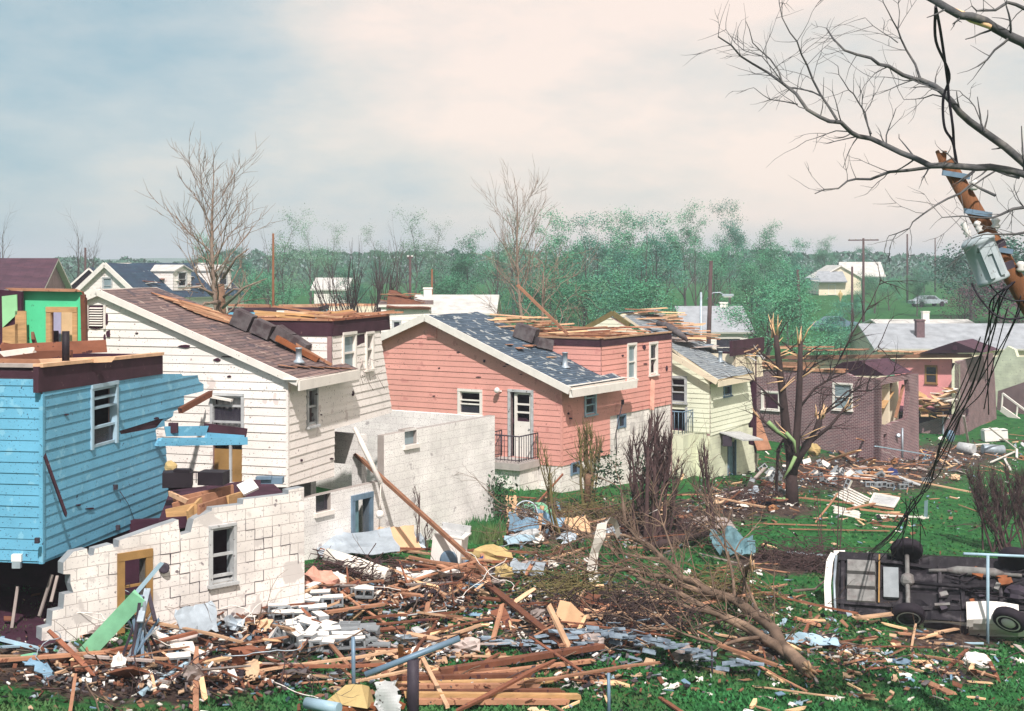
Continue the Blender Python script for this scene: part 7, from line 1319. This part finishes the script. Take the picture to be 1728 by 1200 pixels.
for k in range(10): a = p.lerp(q, k/9); mb.tube([a, a-Vector((0, 0, .22))], .008, 0, 4)
tag(mb.build('wire_rack', M['dark_steel']), 'small wire rack on the torn floor before the white wall', 'rack'); blob('cream round lamp shade tilted beside the wire rack', (288, 788, 28.2), (.13, .13, .13), 'cloth_yellow', 'lamp_shade', 'lamp shade', 15, .1, -.1)
g = G(886, 888); cc = P(888, 864, g.y-.2); mb = MB(); rot = Matrix.Rotation(R(70), 3, 'X'); ringp = [cc+rot @ Vector((.31*math.cos(2*math.pi*k/20), .31*math.sin(2*math.pi*k/20), 0)) for k in range(21)]; wh = empty('bicycle_wheel', cc, 'spoked bicycle wheel among the wreckage under the pink house stoop', 'wheel'); mb.tube(ringp, .022, 0, 6, caps=False); mb.build('tyre', M['galv'], wh); mb = MB()
for k in range(0, 20, 2): mb.tube([cc, ringp[k]], .005, 0, 3)
mb.build('spokes', M['galv'], wh)
sheet('pale blue cloth slumped under the pink house stoop', (882, 905), (.8, .5), 'cloth_blue', .25, 21, 10, (25, 0), 'cloth', 'cloth', .35, 10); sheet('light blue flat panel on the grass below the slumped blue cloth', (880, 922), (.85, .4), 'lightblue_metal', .05, 22, 20, (14, 0), 'panel', 'panel', .2); sheet('crumpled grey-blue cloth right of the board props', (928, 896), (.9, .6), 'cloth_blue', .3, 23, -10, (20, 0), 'cloth', 'cloth', .3, 10); sheet('tan torn wallboard leaning by the blue cloths', (975, 905), (.7, .55), 'card_tan', .05, 24, 30, (50, 0), 'wallboard', 'panel', .3); sheet('grey ribbed fabric lying on the grass left of the hanging strip', (890, 972), (.8, .55), 'galv', .16, 25, -10, (18, 0), 'cloth', 'cloth', .2, 10); sheet('tan wallboard corner at the left foot of the stoop', (864, 885), (.3, .8), 'card_tan', .03, 26, 5, (70, 0), 'wallboard', 'panel', .4)
board('tan board propped upright right of the bicycle wheel', (908, 905), (915, 855, 40.5), .12, .05, 'pale_wood'); board('tan board leaning left over the bicycle wheel', (880, 880), (920, 855, 41.5), .1, .05, 'fresh_wood'); board('red-brown board slanting at the stoop corner', (848, 850, 43), (870, 868, 41.5), .12, .05, 'brown_wood'); board('long tan stick slanting up by the pale stalks', (880, 882), (950, 800, 43), .05, .04, 'brown_wood'); board('red fallen board in front of the dark shrub', (860, 905), (866, 870, 41), .25, .04, 'fresh_wood')
blob('dark green broken cabinet under the wheel', (905, 878), (.5, .3, .3), 'green_board', 'cabinet', 'cabinet', 27, .1); sheet('crumpled teal tarpaulin caught in the branches on the lawn', (1236, 940), (1.2, .8), 'cloth_teal', .35, 28, 0, (25, 0), 'tarpaulin', 'tarpaulin', .4, 12, 2.2); sheet('grey flattened sheet by the yellow house', (1190, 888), (1.6, .9), 'grey_wood', .12, 29, 10, (10, 0), 'roof_sheet', 'sheet', .1)
# white cloth strip hanging on a limb
mb = MB(); dd = G(1005, 985).y-.3; L_ = [(1003, 982, .0), (999, 960, .05), (1003, 935, .0), (1012, 908, -.1), (1016, 884, -.05), (1026, 874, 0), (1036, 880, .1), (1040, 890, .12), (1042, 905, .1)]; pr = None; wdt = [.22, .24, .2, .26, .22, .2, .2, .22, .12]
for i, (x, y, o_) in enumerate(L_):
    c = P(x, y, dd+o_); w_ = wdt[i]; a, b_ = c+Vector((-w_/2, .03*math.sin(i), 0)), c+Vector((w_/2, -.06*math.cos(i*1.7), .02))
    if i >= 5: a, b_ = c+Vector((-.02, .1, -.1)), c+Vector((.06, -.1, .05))
    if pr: mb.face([pr[0], pr[1], b_, a], 0); mb.face([p-Vector((0, -.012, 0)) for p in (a, b_, pr[1], pr[0])], 0)
    pr = (a, b_)
tag(mb.build('cloth_strip', M['cloth_white']), 'torn cream cloth strip draped over the upright limb in the middle', 'cloth')
# fallen limbs
rr = random.Random(77); o = empty('fallen_tree', G(1340, 1135), 'fallen tree with pinkish broken butt and limbs spread across the middle of the lawn', 'tree'); mb = MB(); tips = []
FL = [(.20, .05, [(1365, 1142, .1), (1318, 1105, .2), (1285, 1068, .3), (1240, 1042, .4), (1190, 1030, .45), (1150, 1012, .5), (1118, 985, .6), (1080, 960, .7), (1055, 940, .9), (1048, 905, 1.3)]), (.14, .03, [(1345, 1125, .1), (1285, 1092, .2), (1225, 1068, .3), (1150, 1030, .35), (1090, 1012, .4), (1040, 992, .5), (990, 985, .5)]), (.12, .025, [(1330, 1115, .2), (1260, 1080, .3), (1190, 1058, .35), (1140, 1040, .3), (1080, 1035, .3), (1010, 1060, .25)]), (.09, .02, [(1190, 1030, .4), (1130, 1010, .5), (1060, 1000, .55), (1000, 1005, .5), (940, 990, .6)]), (.06, .015, [(1118, 985, .6), (1050, 975, .6), (990, 945, .7), (930, 940, .8), (880, 925, .9)]), (.07, .015, [(1080, 960, .7), (1020, 955, .8), (960, 950, .5)]), (.06, .012, [(1240, 1042, .4), (1225, 990, .9), (1215, 950, 1.2), (1180, 915, 1.5)]), (.05, .01, [(1285, 1068, .3), (1240, 1000, 1.0), (1200, 960, 1.2)]), (.05, .01, [(1150, 1012, .5), (1120, 960, 1.1), (1105, 920, 1.4)]), (.07, .02, [(1285, 1092, .2), (1220, 1105, .2), (1150, 1085, .2), (1080, 1078, .2)])]
def GL(x, y, h): p = G(x, y); p.z += h; return p
for r0, r1, pl in FL:
    pts = [GL(*q) for q in pl]; f = []
    for a, b_ in zip(pts, pts[1:]): f += [a, a.lerp(b_, .5)+rv(rr)*.04]
    f.append(pts[-1]); k = len(f); rad = [(r0+(r1-r0)*i/(k-1))*.72 for i in range(k)]; mb.tube(f, rad, 0, 8 if r0 > .07 else 6, caps=True)
    for i in range(2, k):
        for _ in range(3): q = ((f[i]-f[i-1]).normalized()*.8+rv(rr)*.55+Vector((0, 0, .25))).normalized(); grow(mb, f[i], q, rr.uniform(.5, 1.5), .02, rr.choice((1, 1, 2)), dict(wob=.18, up=.0, kids=(4, 3), ang=(20, 55), lr=(.4, .7), rmin=.005, segs=4), rr, tips)
mb.build('limbs', M['bark_limb'], o); mb = MB(); p = GL(1360, 1140, .12); splinters(mb, p, (p-GL(1318, 1105, .2)).normalized(), 9, .5, .11, rr, 0); each(mb, 'splintered_butt', M['card_tan'], o)
mb = MB(); mb.tube([GL(1252, 1035, .0), GL(1258, 1010, .7), P(1268, 950, 30.6)], [.09, .07, .05], 0, 8); splinters(mb, P(1268, 952, 30.6), Vector((0, 0, 1)), 5, .25, .05, rr, 1); tag(mb.build('broken_limb', [M['bark_tan'], M['splinter']]), 'upright broken limb stub with pale top right of the limb pile', 'limb')
# brush heaps
def brush(label, cx, cy, rx, h, n, seed, m='hedge_twig', group=None):
    rr = random.Random(seed); g = G(cx, cy); mb = MB()
    for k in range(n):
        a = rr.uniform(0, 6.28); q = g+Vector((rr.gauss(0, .4)*rx, rr.gauss(0, .35)*rx*.8, abs(rr.gauss(0, .4))*h)); d = Vector((math.cos(a), math.sin(a)*.7, rr.gauss(.05, .35))).normalized(); l_ = rr.uniform(.25, .9)*rx; mb.tube([q-d*l_*.5, q+rv(rr)*.08, q+d*l_*.5], [.014, .011, .005], 0, 3, caps=False)
    tag(mb.build('brush_heap', M[m]), label, 'brush', group)
brush('dark brush heap left of the overturned car', 1372, 962, 1.3, .9, 260, 1); brush('smaller dark brush heap further left on the lawn edge', 1300, 950, .9, .7, 160, 2); brush('tangle of brown twigs under the fallen limbs', 1040, 1050, 2.0, .7, 260, 3, 'bark_dark'); brush('tangle of twigs left of the hanging cloth strip', 950, 1005, 1.6, .5, 170, 4, 'olive_twig'); brush('brush heap at the foot of the stripped hedge', 1110, 905, 1.9, 1.0, 330, 5); brush('twig tangle below the pruned shrub', 1000, 885, 1.6, .9, 260, 6, 'olive_twig'); brush('twig tangle right of the fallen limbs', 1200, 1010, 1.5, .7, 220, 7, 'olive_twig'); brush('brush at the yellow house corner', 1260, 850, 1.2, .7, 160, 8); brush('twigs scattered below the blue-framed door', 590, 975, 1.4, .5, 160, 9); brush('small twig heap under the pink stoop', 875, 880, .9, .8, 130, 10)
board('thin grey rail lying across the lawn behind the brush heap', (1330, 935), (1462, 946), .06, .05, 'galv'); 
tag((lambda m: (m.tube([GL(1340, 1018, .3), GL(1375, 1008, .2), GL(1420, 975, .3), GL(1442, 955, .5)], [.035, .03, .025, .012], 0, 6), m.build('fallen_branch', M['bark_grey']))[1])(MB()), 'long thin branch curving over the lawn left of the car', 'branch')
tag((lambda m: (m.tube([GL(1090, 940, .25), GL(1160, 925, .3), GL(1200, 918, .3)], [.1, .12, .07], 0, 8), m.build('fallen_branch', M['bark_dark']))[1])(MB()), 'dark log lying on the lawn behind the limb pile', 'branch')
# shingled roof pieces and pink folded panel
def shingles(label, cx, cy, nx, ny, yw, seed, lift=.15, curl=.5):
    rr = random.Random(seed); g = G(cx, cy)+Vector((0, 0, lift)); mb = MB(); rt = Matrix.Rotation(R(yw), 3, 'Z')
    for j in range(ny):
        for i in range(nx):
            if rr.random() < .12: continue
            q = g+rt @ Vector(((i-nx/2)*.27+(j % 2)*.13, (j-ny/2)*.16, j*.012+curl*.22*math.sin(i*.8+j*.5+seed))); Mx = rt @ Matrix.Rotation(rr.uniform(-.3, .3)*curl, 3, 'Y') @ Matrix.Rotation(rr.uniform(-.45, .25)*curl, 3, 'X') @ Matrix.Rotation(rr.uniform(-.15, .15), 3, 'Z'); mb.box(q, (.26, .2, .012), 0, Mx)
    tag(mb.build('shingle_sheet', M['slate_shingle']), label, 'shingles')
shingles('torn strip of blue-grey shingles left of the crossed tan boards', 905, 1096, 7, 5, 8, 1); shingles('wrinkled blue-grey shingle sheet under the limb pile', 1085, 1115, 10, 5, -8, 2, .2, .8); shingles('pale blue shingles standing crumpled in the middle of the sheet', 1065, 1090, 3, 4, 5, 3, .5, 1.6); shingles('blue-grey shingles behind the crossed tan boards', 990, 1095, 6, 4, 0, 4, .2, .6); shingles('blue shingle scrap right of the wrinkled sheet', 1230, 1135, 5, 3, -5, 5, .1, .6); shingles('ragged shingle scrap near the limb butt', 1140, 1105, 6, 3, -5, 6, .15, .5)
g = P(972, 1040, G(972, 1075).y+.2); mb = MB(); pr = None
for i, (x, y) in enumerate(((940, 1030), (958, 1034), (972, 1048), (985, 1058))): 
    c = P(x, y, g.y+.1*i); a, b_ = c+Vector((.05, .05, .16)), c+Vector((-.06, -.15, -.14))
    if pr: mb.hexa([pr[0], pr[1], b_, a], [p+Vector((.02, .03, .03)) for p in (pr[0], pr[1], b_, a)], 0)
    pr = (a, b_)
tag(mb.build('folded_sheet', M['card_tan']), 'folded tan siding panel sticking out of the twigs above the shingles', 'siding')
board('brown square panel half hidden in the twig tangle', (990, 1040), (1004, 1036), .3, .04, 'brown_wood', 'panel', 'panel', .3, .4)
# right-hand wreckage in front of the brick ruins
g = G(1678, 745); fr_ = empty('refrigerator', g, 'white refrigerator lying on its back on the lawn by the far brick house', 'refrigerator'); mb = MB(); mb.box(g+Vector((0, 0, .38)), (1.35, .7, .62), 0, Matrix.Rotation(R(-4), 3, 'Y')); mb.build('cabinet', M['white_plastic'], fr_); mb = MB(); mb.box(g+Vector((-.2, -.02, .72)), (.9, .66, .05), 0, Matrix.Rotation(R(-4), 3, 'Y')); mb.box(g+Vector((.48, -.02, .68)), (.36, .66, .05), 0, Matrix.Rotation(R(-4), 3, 'Y')); each(mb, 'door', M['white_plastic'], fr_)
def drum(label, a, b_, r_, m='galv'): p, q = G(*a)+Vector((0, 0, r_)), G(*b_)+Vector((0, 0, r_)); mb = MB(); d = (q-p); mb.tube([p, p+d*.02, p+d*.5, p+d*.98, q], [r_*.9, r_, r_, r_, r_*.9], 0, 16); tag(mb.build('water_tank', M[m]), label, 'tank')
drum('grey cylindrical tank lying left of the bent white frame', (1658, 766), (1694, 768), .27); drum('pale rolled drum in the wreckage by the brick ruin corner', (1618, 764), (1644, 768), .3, 'trim_grey')
blob('yellow bucket-like container behind the shattered tree', (1374, 768), (.3, .3, .32), 'cloth_yellow', 'container', 'container', 33, .1); blob('blue barrel by the second brick ruin', (1604, 745), (.25, .25, .4), 'steel_blue', 'barrel', 'barrel', 34, .08)
g = G(1492, 860); mb = MB(); A = [GL(1468, 856, .15), GL(1508, 862, .15), GL(1517, 854, .3), GL(1476, 846, .3)]
for a, b_ in zip(A, A[1:]+A[:1]): mb.beam(a, b_, .08, .06, 0)
mb.beam(A[0]-Vector((0, 0, .1)), A[1]-Vector((0, 0, .1)), .1, .06, 1); mb.face([p-Vector((0, 0, .02)) for p in A], 2); tag(mb.build('window_sash', [M['white_paint'], M['fresh_wood'], M['trim_grey']]), 'white framed window sash lying flat on the lawn among white slats', 'window sash')
def slats(label, a, b_, n, off, m='white_board', wd=.13, l0=.15, group=None):
    for k in range(n):
        o_ = board(label, (a[0]+off[0]*k, a[1]+off[1]*k), (b_[0]+off[0]*k, b_[1]+off[1]*k), wd, .03, m, 'slat', 'slat', l0, .1); o_['group'] = group or label
slats('white slat in the bundle on the lawn right of the shattered tree', (1408, 842), (1448, 860), 6, (4, -2.6), group='white slats in the upper bundle'); slats('white slat in the lower bundle on the lawn', (1408, 872), (1450, 879), 5, (0, -2.6), group='white slats in the lower bundle')
for i, (a, b_, w_, m, lb) in enumerate((((1400, 806), (1530, 812), .22, 'pale_wood', 'long pale board in the white rubble row right of the shattered tree'), ((1490, 808), (1640, 838), .12, 'pale_wood', 'long thin pale board pointing right across the far lawn'), ((1370, 808), (1470, 816), .2, 'fresh_wood', 'tan board along the white rubble row'), ((1398, 783), (1448, 760, 62), .3, 'splinter', 'pale splintered timber leaning before the brick wall'), ((1446, 740, 66), (1480, 756), .1, 'fresh_wood', 'tan tip of the long blue-grey rail'), ((1478, 753, 64), (1570, 774), .09, 'lightblue_metal', 'long blue-grey rail slanting before the brick ruin'), ((1626, 702, 78), (1634, 752), .12, 'white_paint', 'upright white post in the wreckage by the third brick house'), ((1630, 757), (1668, 754), .1, 'white_paint', 'white rail on the grass below the upright post'), ((1670, 722, 76), (1716, 764), .1, 'white_paint', 'upper rail of the bent white frame at the right'), ((1716, 764), (1716, 778), .12, 'white_paint', 'short side of the bent white frame'), ((1712, 768), (1672, 786), .1, 'white_paint', 'lower rail of the bent white frame'), ((1695, 780), (1706, 800), .1, 'white_paint', 'white stick near the dark bush'), ((1562, 882), (1563, 845, 50), .12, 'lightblue_metal', 'pale blue upright stub on the far lawn'), ((1480, 878), (1566, 882), .1, 'white_board', 'long white strip at the far edge of the slats'), ((1348, 848), (1440, 858), .12, 'fresh_wood', 'tan board under the white slats'), ((1430, 868), (1475, 858), .12, 'fresh_wood', 'tan board crossing the lower slats'), ((1398, 752), (1440, 785), .2, 'fresh_wood', 'thick tan timber before the brick wall'), ((1450, 868), (1530, 878), .12, 'fresh_wood', 'tan board right of the lower slats'), ((1462, 795), (1476, 776, 62), .14, 'splinter', 'splinter standing before the brick corner'), ((1250, 858), (1330, 850), .3, 'fresh_wood', 'wide tan board left of the shattered tree'), ((1268, 700, 60), (1290, 760, 58), .6, 'fresh_wood', 'large tan sheet leaning on the broken yellow house end'), ((1242, 840, 54.6), (1290, 790, 56.5), .12, 'grey_wood', 'dark grey beam leaning at the broken end of the yellow house'))): board(lb, a, b_, w_, .05, m, l0=.18, l1=.18)


# ------------------------------------------------------------------ scattered pieces
def fastG(px, py):
    k = ((py-HY)-.125*(px-CX))/F
    d = (CZ-.65)/max(k, .02); x = (px-CX)*d/F
    if not -10 < x < 25: d = (CZ-(.65-.125*clamp(x, -10, 25)))/((py-HY)/F); x = (px-CX)*d/F
    return Vector((x, d, terrain(x, d)))
def scatter(name, label, cat, group, n, meshes, reg, lift=(.03, .2), tilt=14, seed=0):
    rr = random.Random(seed); tot = sum(a*b_ for _, _, a, b_ in reg); out = []
    for (cx, cy, rx, ry) in reg:
        for k in range(max(1, int(n*rx*ry/tot))):
            a = rr.uniform(0, 6.28); r_ = min(1.9, abs(rr.gauss(0, .85))); p = fastG(cx+rx*r_*math.cos(a), cy+ry*r_*math.sin(a)); o = bpy.data.objects.new(name, rr.choice(meshes)); col.objects.link(o); o.location = p+Vector((0, 0, rr.uniform(*lift))); o.rotation_euler = (R(rr.gauss(0, tilt)), R(rr.gauss(0, tilt)), rr.uniform(0, 6.28)); tag(o, label, cat, group); out.append(o)
    return out
def board_meshes(mats, n, lmin, lmax, w0, w1, seed):
    rr = random.Random(seed); out = []
    for m in mats:
        for k in range(n):
            l_ = rr.uniform(lmin, lmax); mb = MB(); wd = rr.uniform(w0, w1); th_ = rr.uniform(.02, .05); n_ = 4; A = None
            for i in range(n_+1): 
                x = -l_/2+l_*i/n_; s = (1 if 0 < i < n_ else rr.uniform(.25, 1)); q = [Vector((x+rr.uniform(-.05, .05), y*wd/2*(s if j else 1)+(0), z*th_/2+.02*math.sin(x*2))) for j, (y, z) in enumerate(((-1, -1), (1, -1), (1, 1), (-1, 1)))]; q[3].y = q[0].y; q[2].y = q[1].y
                if A: mb.mark(); [mb.face([A[a], A[(a+1) % 4], q[(a+1) % 4], q[a]], 0) for a in range(4)]
                else: mb.face(q[::-1], 0)
                A = q
            mb.face(A, 0); me_ = mb.mesh('board', M[m], Vector((0, 0, 0))); out.append(me_)
    return out
def sheet_meshes(mats, n, s0, s1, seed, amp=.1):
    rr = random.Random(seed); out = []
    for m in mats:
        for k in range(n): a, b_ = rr.uniform(s0, s1), rr.uniform(s0*.6, s1*.7); mb = MB(); mb.sheet((-a/2, -b_/2, 0), (a, 0, 0), (0, b_, 0), 5, 4, amp, 0, seed+k*3, 2.5, rag=.06); out.append(mb.mesh('sheet', M[m], Vector((0, 0, 0))))
    return out
BW = board_meshes(['fresh_wood', 'brown_wood', 'pale_wood', 'brown_wood', 'grey_wood', 'fresh_wood', 'brown_wood'], 4, .3, 1.8, .03, .10, 1); BS = board_meshes(['fresh_wood', 'pale_wood', 'splinter'], 5, .2, .7, .03, .09, 2); SHM = sheet_meshes(['cloth_white', 'cloth_blue', 'cloth_navy', 'cloth_tan', 'galv', 'chimney_dark', 'brown_wood'], 2, .2, .6, 3); SB = sheet_meshes(['white_plastic', 'cloth_white', 'cloth_tan', 'lightblue_metal'], 3, .1, .28, 4, .06); BLK = [block_mesh(m) for m in ('white_block', 'grey_block', 'white_block')]
LEFT = [(430, 1070, 190, 55), (200, 1135, 190, 38), (640, 1010, 150, 50), (420, 1150, 180, 30)]; MID = [(780, 1000, 130, 45), (960, 1050, 170, 60), (720, 1090, 130, 60), (900, 960, 120, 25)]; PINK = [(900, 880, 70, 30), (1080, 900, 110, 30), (1220, 850, 60, 25)]; RIGHT = [(1420, 800, 150, 40), (1590, 785, 120, 35), (1300, 830, 70, 35), (1560, 770, 90, 25), (1690, 765, 60, 25)]; LAWN = [(1250, 1010, 200, 60), (1380, 1080, 120, 40), (1600, 1140, 140, 40), (1450, 1110, 260, 70), (1000, 1150, 240, 40), (1500, 880, 180, 40)]
for i, (nm, rg, wh_) in enumerate((('left', LEFT, 'in the rubble before the broken foundation'), ('mid', MID, 'in the rubble between block heap and fallen limbs'), ('pink', PINK, 'at the foot of the pink and yellow houses'), ('right', RIGHT, 'in the wreckage before the brick ruins'))):
    scatter(('board', 'board', 'board', 'plank')[i], ('splintered board ', 'splintered board ', 'splintered board ', 'splintered plank ')[i]+wh_, ('board', 'board', 'board', 'plank')[i], 'boards '+wh_, (46, 60, 42, 62)[i], BW, rg, (.04, .3), 14, 10+i); scatter('crumpled_sheet', 'crumpled scrap of sheet '+wh_, 'scrap', 'scraps '+wh_, (24, 24, 30, 40)[i], SHM, rg, (.05, .25), 20, 20+i); scatter('splinter', 'short wood splinter '+wh_, 'splinter', 'splinters '+wh_, (45, 45, 40, 50)[i], BS, rg, (.03, .25), 18, 30+i)  # the planks are the same splintered boards as the other sets
scatter('board', 'tan board fragment lying on the open lawn', 'board', 'boards on the lawn', 36, BW, LAWN, (.03, .08), 5, 41); scatter('splinter', 'small splinter lying on the open lawn', 'splinter', 'splinters on the lawn', 130, BS, LAWN, (.03, .07), 6, 42); scatter('paper_scrap', 'small pale scrap lying on the open lawn', 'scrap', 'pale scraps on the lawn', 150, SB, LAWN, (.02, .06), 12, 43)
scatter('block', 'concrete block tumbled in the left rubble', 'block', 'blocks in the left rubble', 8, BLK, [(470, 1070, 120, 45), (350, 1100, 80, 25)], (.08, .2), 30, 44); scatter('block', 'concrete block in the wreckage by the yellow house end', 'block', 'blocks by the yellow house end', 26, BLK, [(1300, 810, 50, 25), (1420, 812, 90, 14)], (.1, .35), 30, 45)
def twig_meshes(n, seed):
    rr = random.Random(seed); out = []
    for k in range(n):
        mb = MB(); grow(mb, Vector((-.6, 0, .05)), Vector((1, 0, .05)), rr.uniform(.8, 1.6), .018, 2, dict(wob=.2, up=0, kids=(3, 3), ang=(20, 60), lr=(.35, .65), rmin=.005, segs=5), rr, [])
        out.append(mb.mesh('twig', M[('hedge_twig', 'bark_grey', 'bark_limb')[k % 3]], Vector((0, 0, 0))))
    return out
def curl_meshes(n, seed):
    rr = random.Random(seed); out = []
    for k in range(n):
        mb = MB(); p = Vector((0, 0, .03)); a = 0; pl = []
        for i in range(14): a += rr.uniform(-.5, .8); p = p+Vector((math.cos(a), math.sin(a), rr.uniform(-.25, .28)))*.13; p.z = max(p.z, .01); pl.append(p.copy())
        mb.tube(pl, .009, 0, 4); out.append(mb.mesh('wire', M[('cable', 'galv', 'white_paint')[k % 3]], Vector((0, 0, 0))))
    return out
def lump_meshes(n, seed):
    rr = random.Random(seed); out = []
    for k in range(n): mb = MB(); mb.blob((0, 0, .06), (rr.uniform(.14, .3), rr.uniform(.1, .22), rr.uniform(.07, .14)), 0, seed+k, .6, 12, 8); out.append(mb.mesh('insulation', M[('insulation', 'cloth_tan', 'grey_wood', 'galv')[k % 4]], Vector((0, 0, 0))))
    return out
LB = board_meshes(['fresh_wood', 'brown_wood', 'pale_wood', 'brown_wood'], 4, 1.6, 3.4, .03, .09, 6)
for i, (rg, wh_, n) in enumerate(((LEFT, 'before the broken foundation', 20), (MID, 'between block heap and fallen limbs', 26), (PINK, 'at the foot of the pink house', 16), (RIGHT, 'before the brick ruins', 26), (LAWN, 'on the open lawn', 12))):
    scatter('lath', 'long thin splintered board lying '+wh_, 'lath', 'long laths '+wh_, n, LB, rg, (.06, .32), 7, 160+i)  # these laths are long splintered boards
WBM = board_meshes(['white_board', 'card_tan', 'grey_wood', 'brown_wood', 'trim_grey'], 2, .4, 1.0, .25, .5, 9)
TW, CW, LM = twig_meshes(9, 71), curl_meshes(9, 72), lump_meshes(8, 73)
for i, (nm, rg, wh_) in enumerate((('left', LEFT, 'before the broken foundation'), ('mid', MID, 'between block heap and fallen limbs'), ('pink', PINK, 'at the foot of the pink house'), ('right', RIGHT, 'before the brick ruins'))):
    scatter('twig', 'dark branching twig in the wreckage '+wh_, 'twig', 'twigs '+wh_, (40, 44, 40, 26)[i], TW, rg, (.02, .2), 12, 110+i); scatter('wire', 'loose curl of wire in the wreckage '+wh_, 'wire', 'wires '+wh_, (14, 14, 10, 14)[i], CW, rg, (.05, .25), 12, 120+i)
    scatter('insulation', 'torn lump of insulation in the wreckage '+wh_, 'insulation', 'insulation '+wh_, (9, 12, 8, 12)[i], LM, rg, (.02, .15), 15, 130+i); scatter('wallboard', 'broken piece of wallboard in the wreckage '+wh_, 'wallboard', 'wallboard '+wh_, (8, 9, 8, 16)[i], WBM, rg, (.06, .25), 16, 140+i)
scatter('twig', 'branching twig lying on the open lawn', 'twig', 'twigs on the lawn', 36, TW, LAWN, (.02, .06), 5, 150)
# litter and grass: uncountable
rr = random.Random(55); mb = MB(); lm = ['cloth_white', 'pale_wood', 'fresh_wood', 'cloth_blue', 'brown_wood', 'galv', 'white_plastic', 'black', 'cloth_tan', 'chimney_dark']
def bit(p, s):
    a = Vector((rr.gauss(0, 1), rr.gauss(0, 1), rr.gauss(0, .35))).normalized(); b_ = a.cross(Vector((rr.gauss(0, .4), rr.gauss(0, .4), 1))).normalized(); k = rr.uniform(.12, .7); m = rr.choice((0, 1, 2, 2, 3, 4, 4, 4, 4, 5, 6, 7, 7, 7, 7, 8, 9, 9, 9)); q = [p+a*s+b_*s*k, p-a*s+b_*s*k*rr.uniform(.5, 1.2), p-a*s-b_*s*k, p+a*s*rr.uniform(.6, 1.1)-b_*s*k]; mb.mark(); mb.face(q, m); mb.face([v_-Vector((0, 0, .012)) for v_ in q[::-1]], m)
for reg, n in ((LEFT, 5200), (MID, 5000), (PINK, 3400), (RIGHT, 3800), (LAWN, 2600)):
    tot = sum(a*b_ for _, _, a, b_ in reg)
    for cx, cy, rx, ry in reg:
        for k in range(int(n*rx*ry/tot)): a = rr.uniform(0, 6.28); r_ = min(2.2, abs(rr.gauss(0, .95))); p = fastG(cx+rx*r_*math.cos(a), cy+ry*r_*math.sin(a)); bit(p+Vector((0, 0, rr.uniform(.02, .16))), rr.uniform(.015, .05)+.07*rr.random()**3)
tag(mb.build('small_litter', [M[m] for m in lm]), kind='stuff')
mb = MB(); rr = random.Random(66)
for k in range(52000):
    px, py = rr.uniform(-30, 1760), 830+390*rr.random()**.75; p = fastG(px, py)
    if p.y > 75 or soil(p)+.25*noise.noise(p*1.3) > .26: continue
    h = rr.uniform(.025, .085); a = rr.uniform(0, 6.28); w_ = .022*(1+p.y/40); e = p+Vector((math.cos(a)*h*.6, math.sin(a)*h*.6, h)); s = Vector((math.sin(a)*w_, -math.cos(a)*w_, 0)); mb.face([p-s, p+s, e], 0)
tag(mb.build('grass', M['grass_blade']), kind='stuff')
# ------------------------------------------------------------------ haze
HAZE = 0.0008
hm = bpy.data.materials.new('haze'); hm.use_nodes = True; t = hm.node_tree; t.nodes.remove(t.nodes['Principled BSDF']); pv = t.nodes.new('ShaderNodeVolumePrincipled'); pv.inputs['Color'].default_value = (.80, .90, 1, 1); pv.inputs['Density'].default_value = HAZE; t.links.new(pv.outputs[0], t.nodes['Material Output'].inputs['Volume'])
mb = MB(); x0, x1, y0, y1, z0, z1 = -950, 1150, -40, 2600, -20, 30
A = [Vector(q) for q in ((x0, y0, z0), (x1, y0, z0), (x1, y1, z0), (x0, y1, z0))]; mb.hexa(A, [Vector((p.x, p.y, z1)) for p in A], 0); tag(mb.build('haze', hm), kind='stuff')
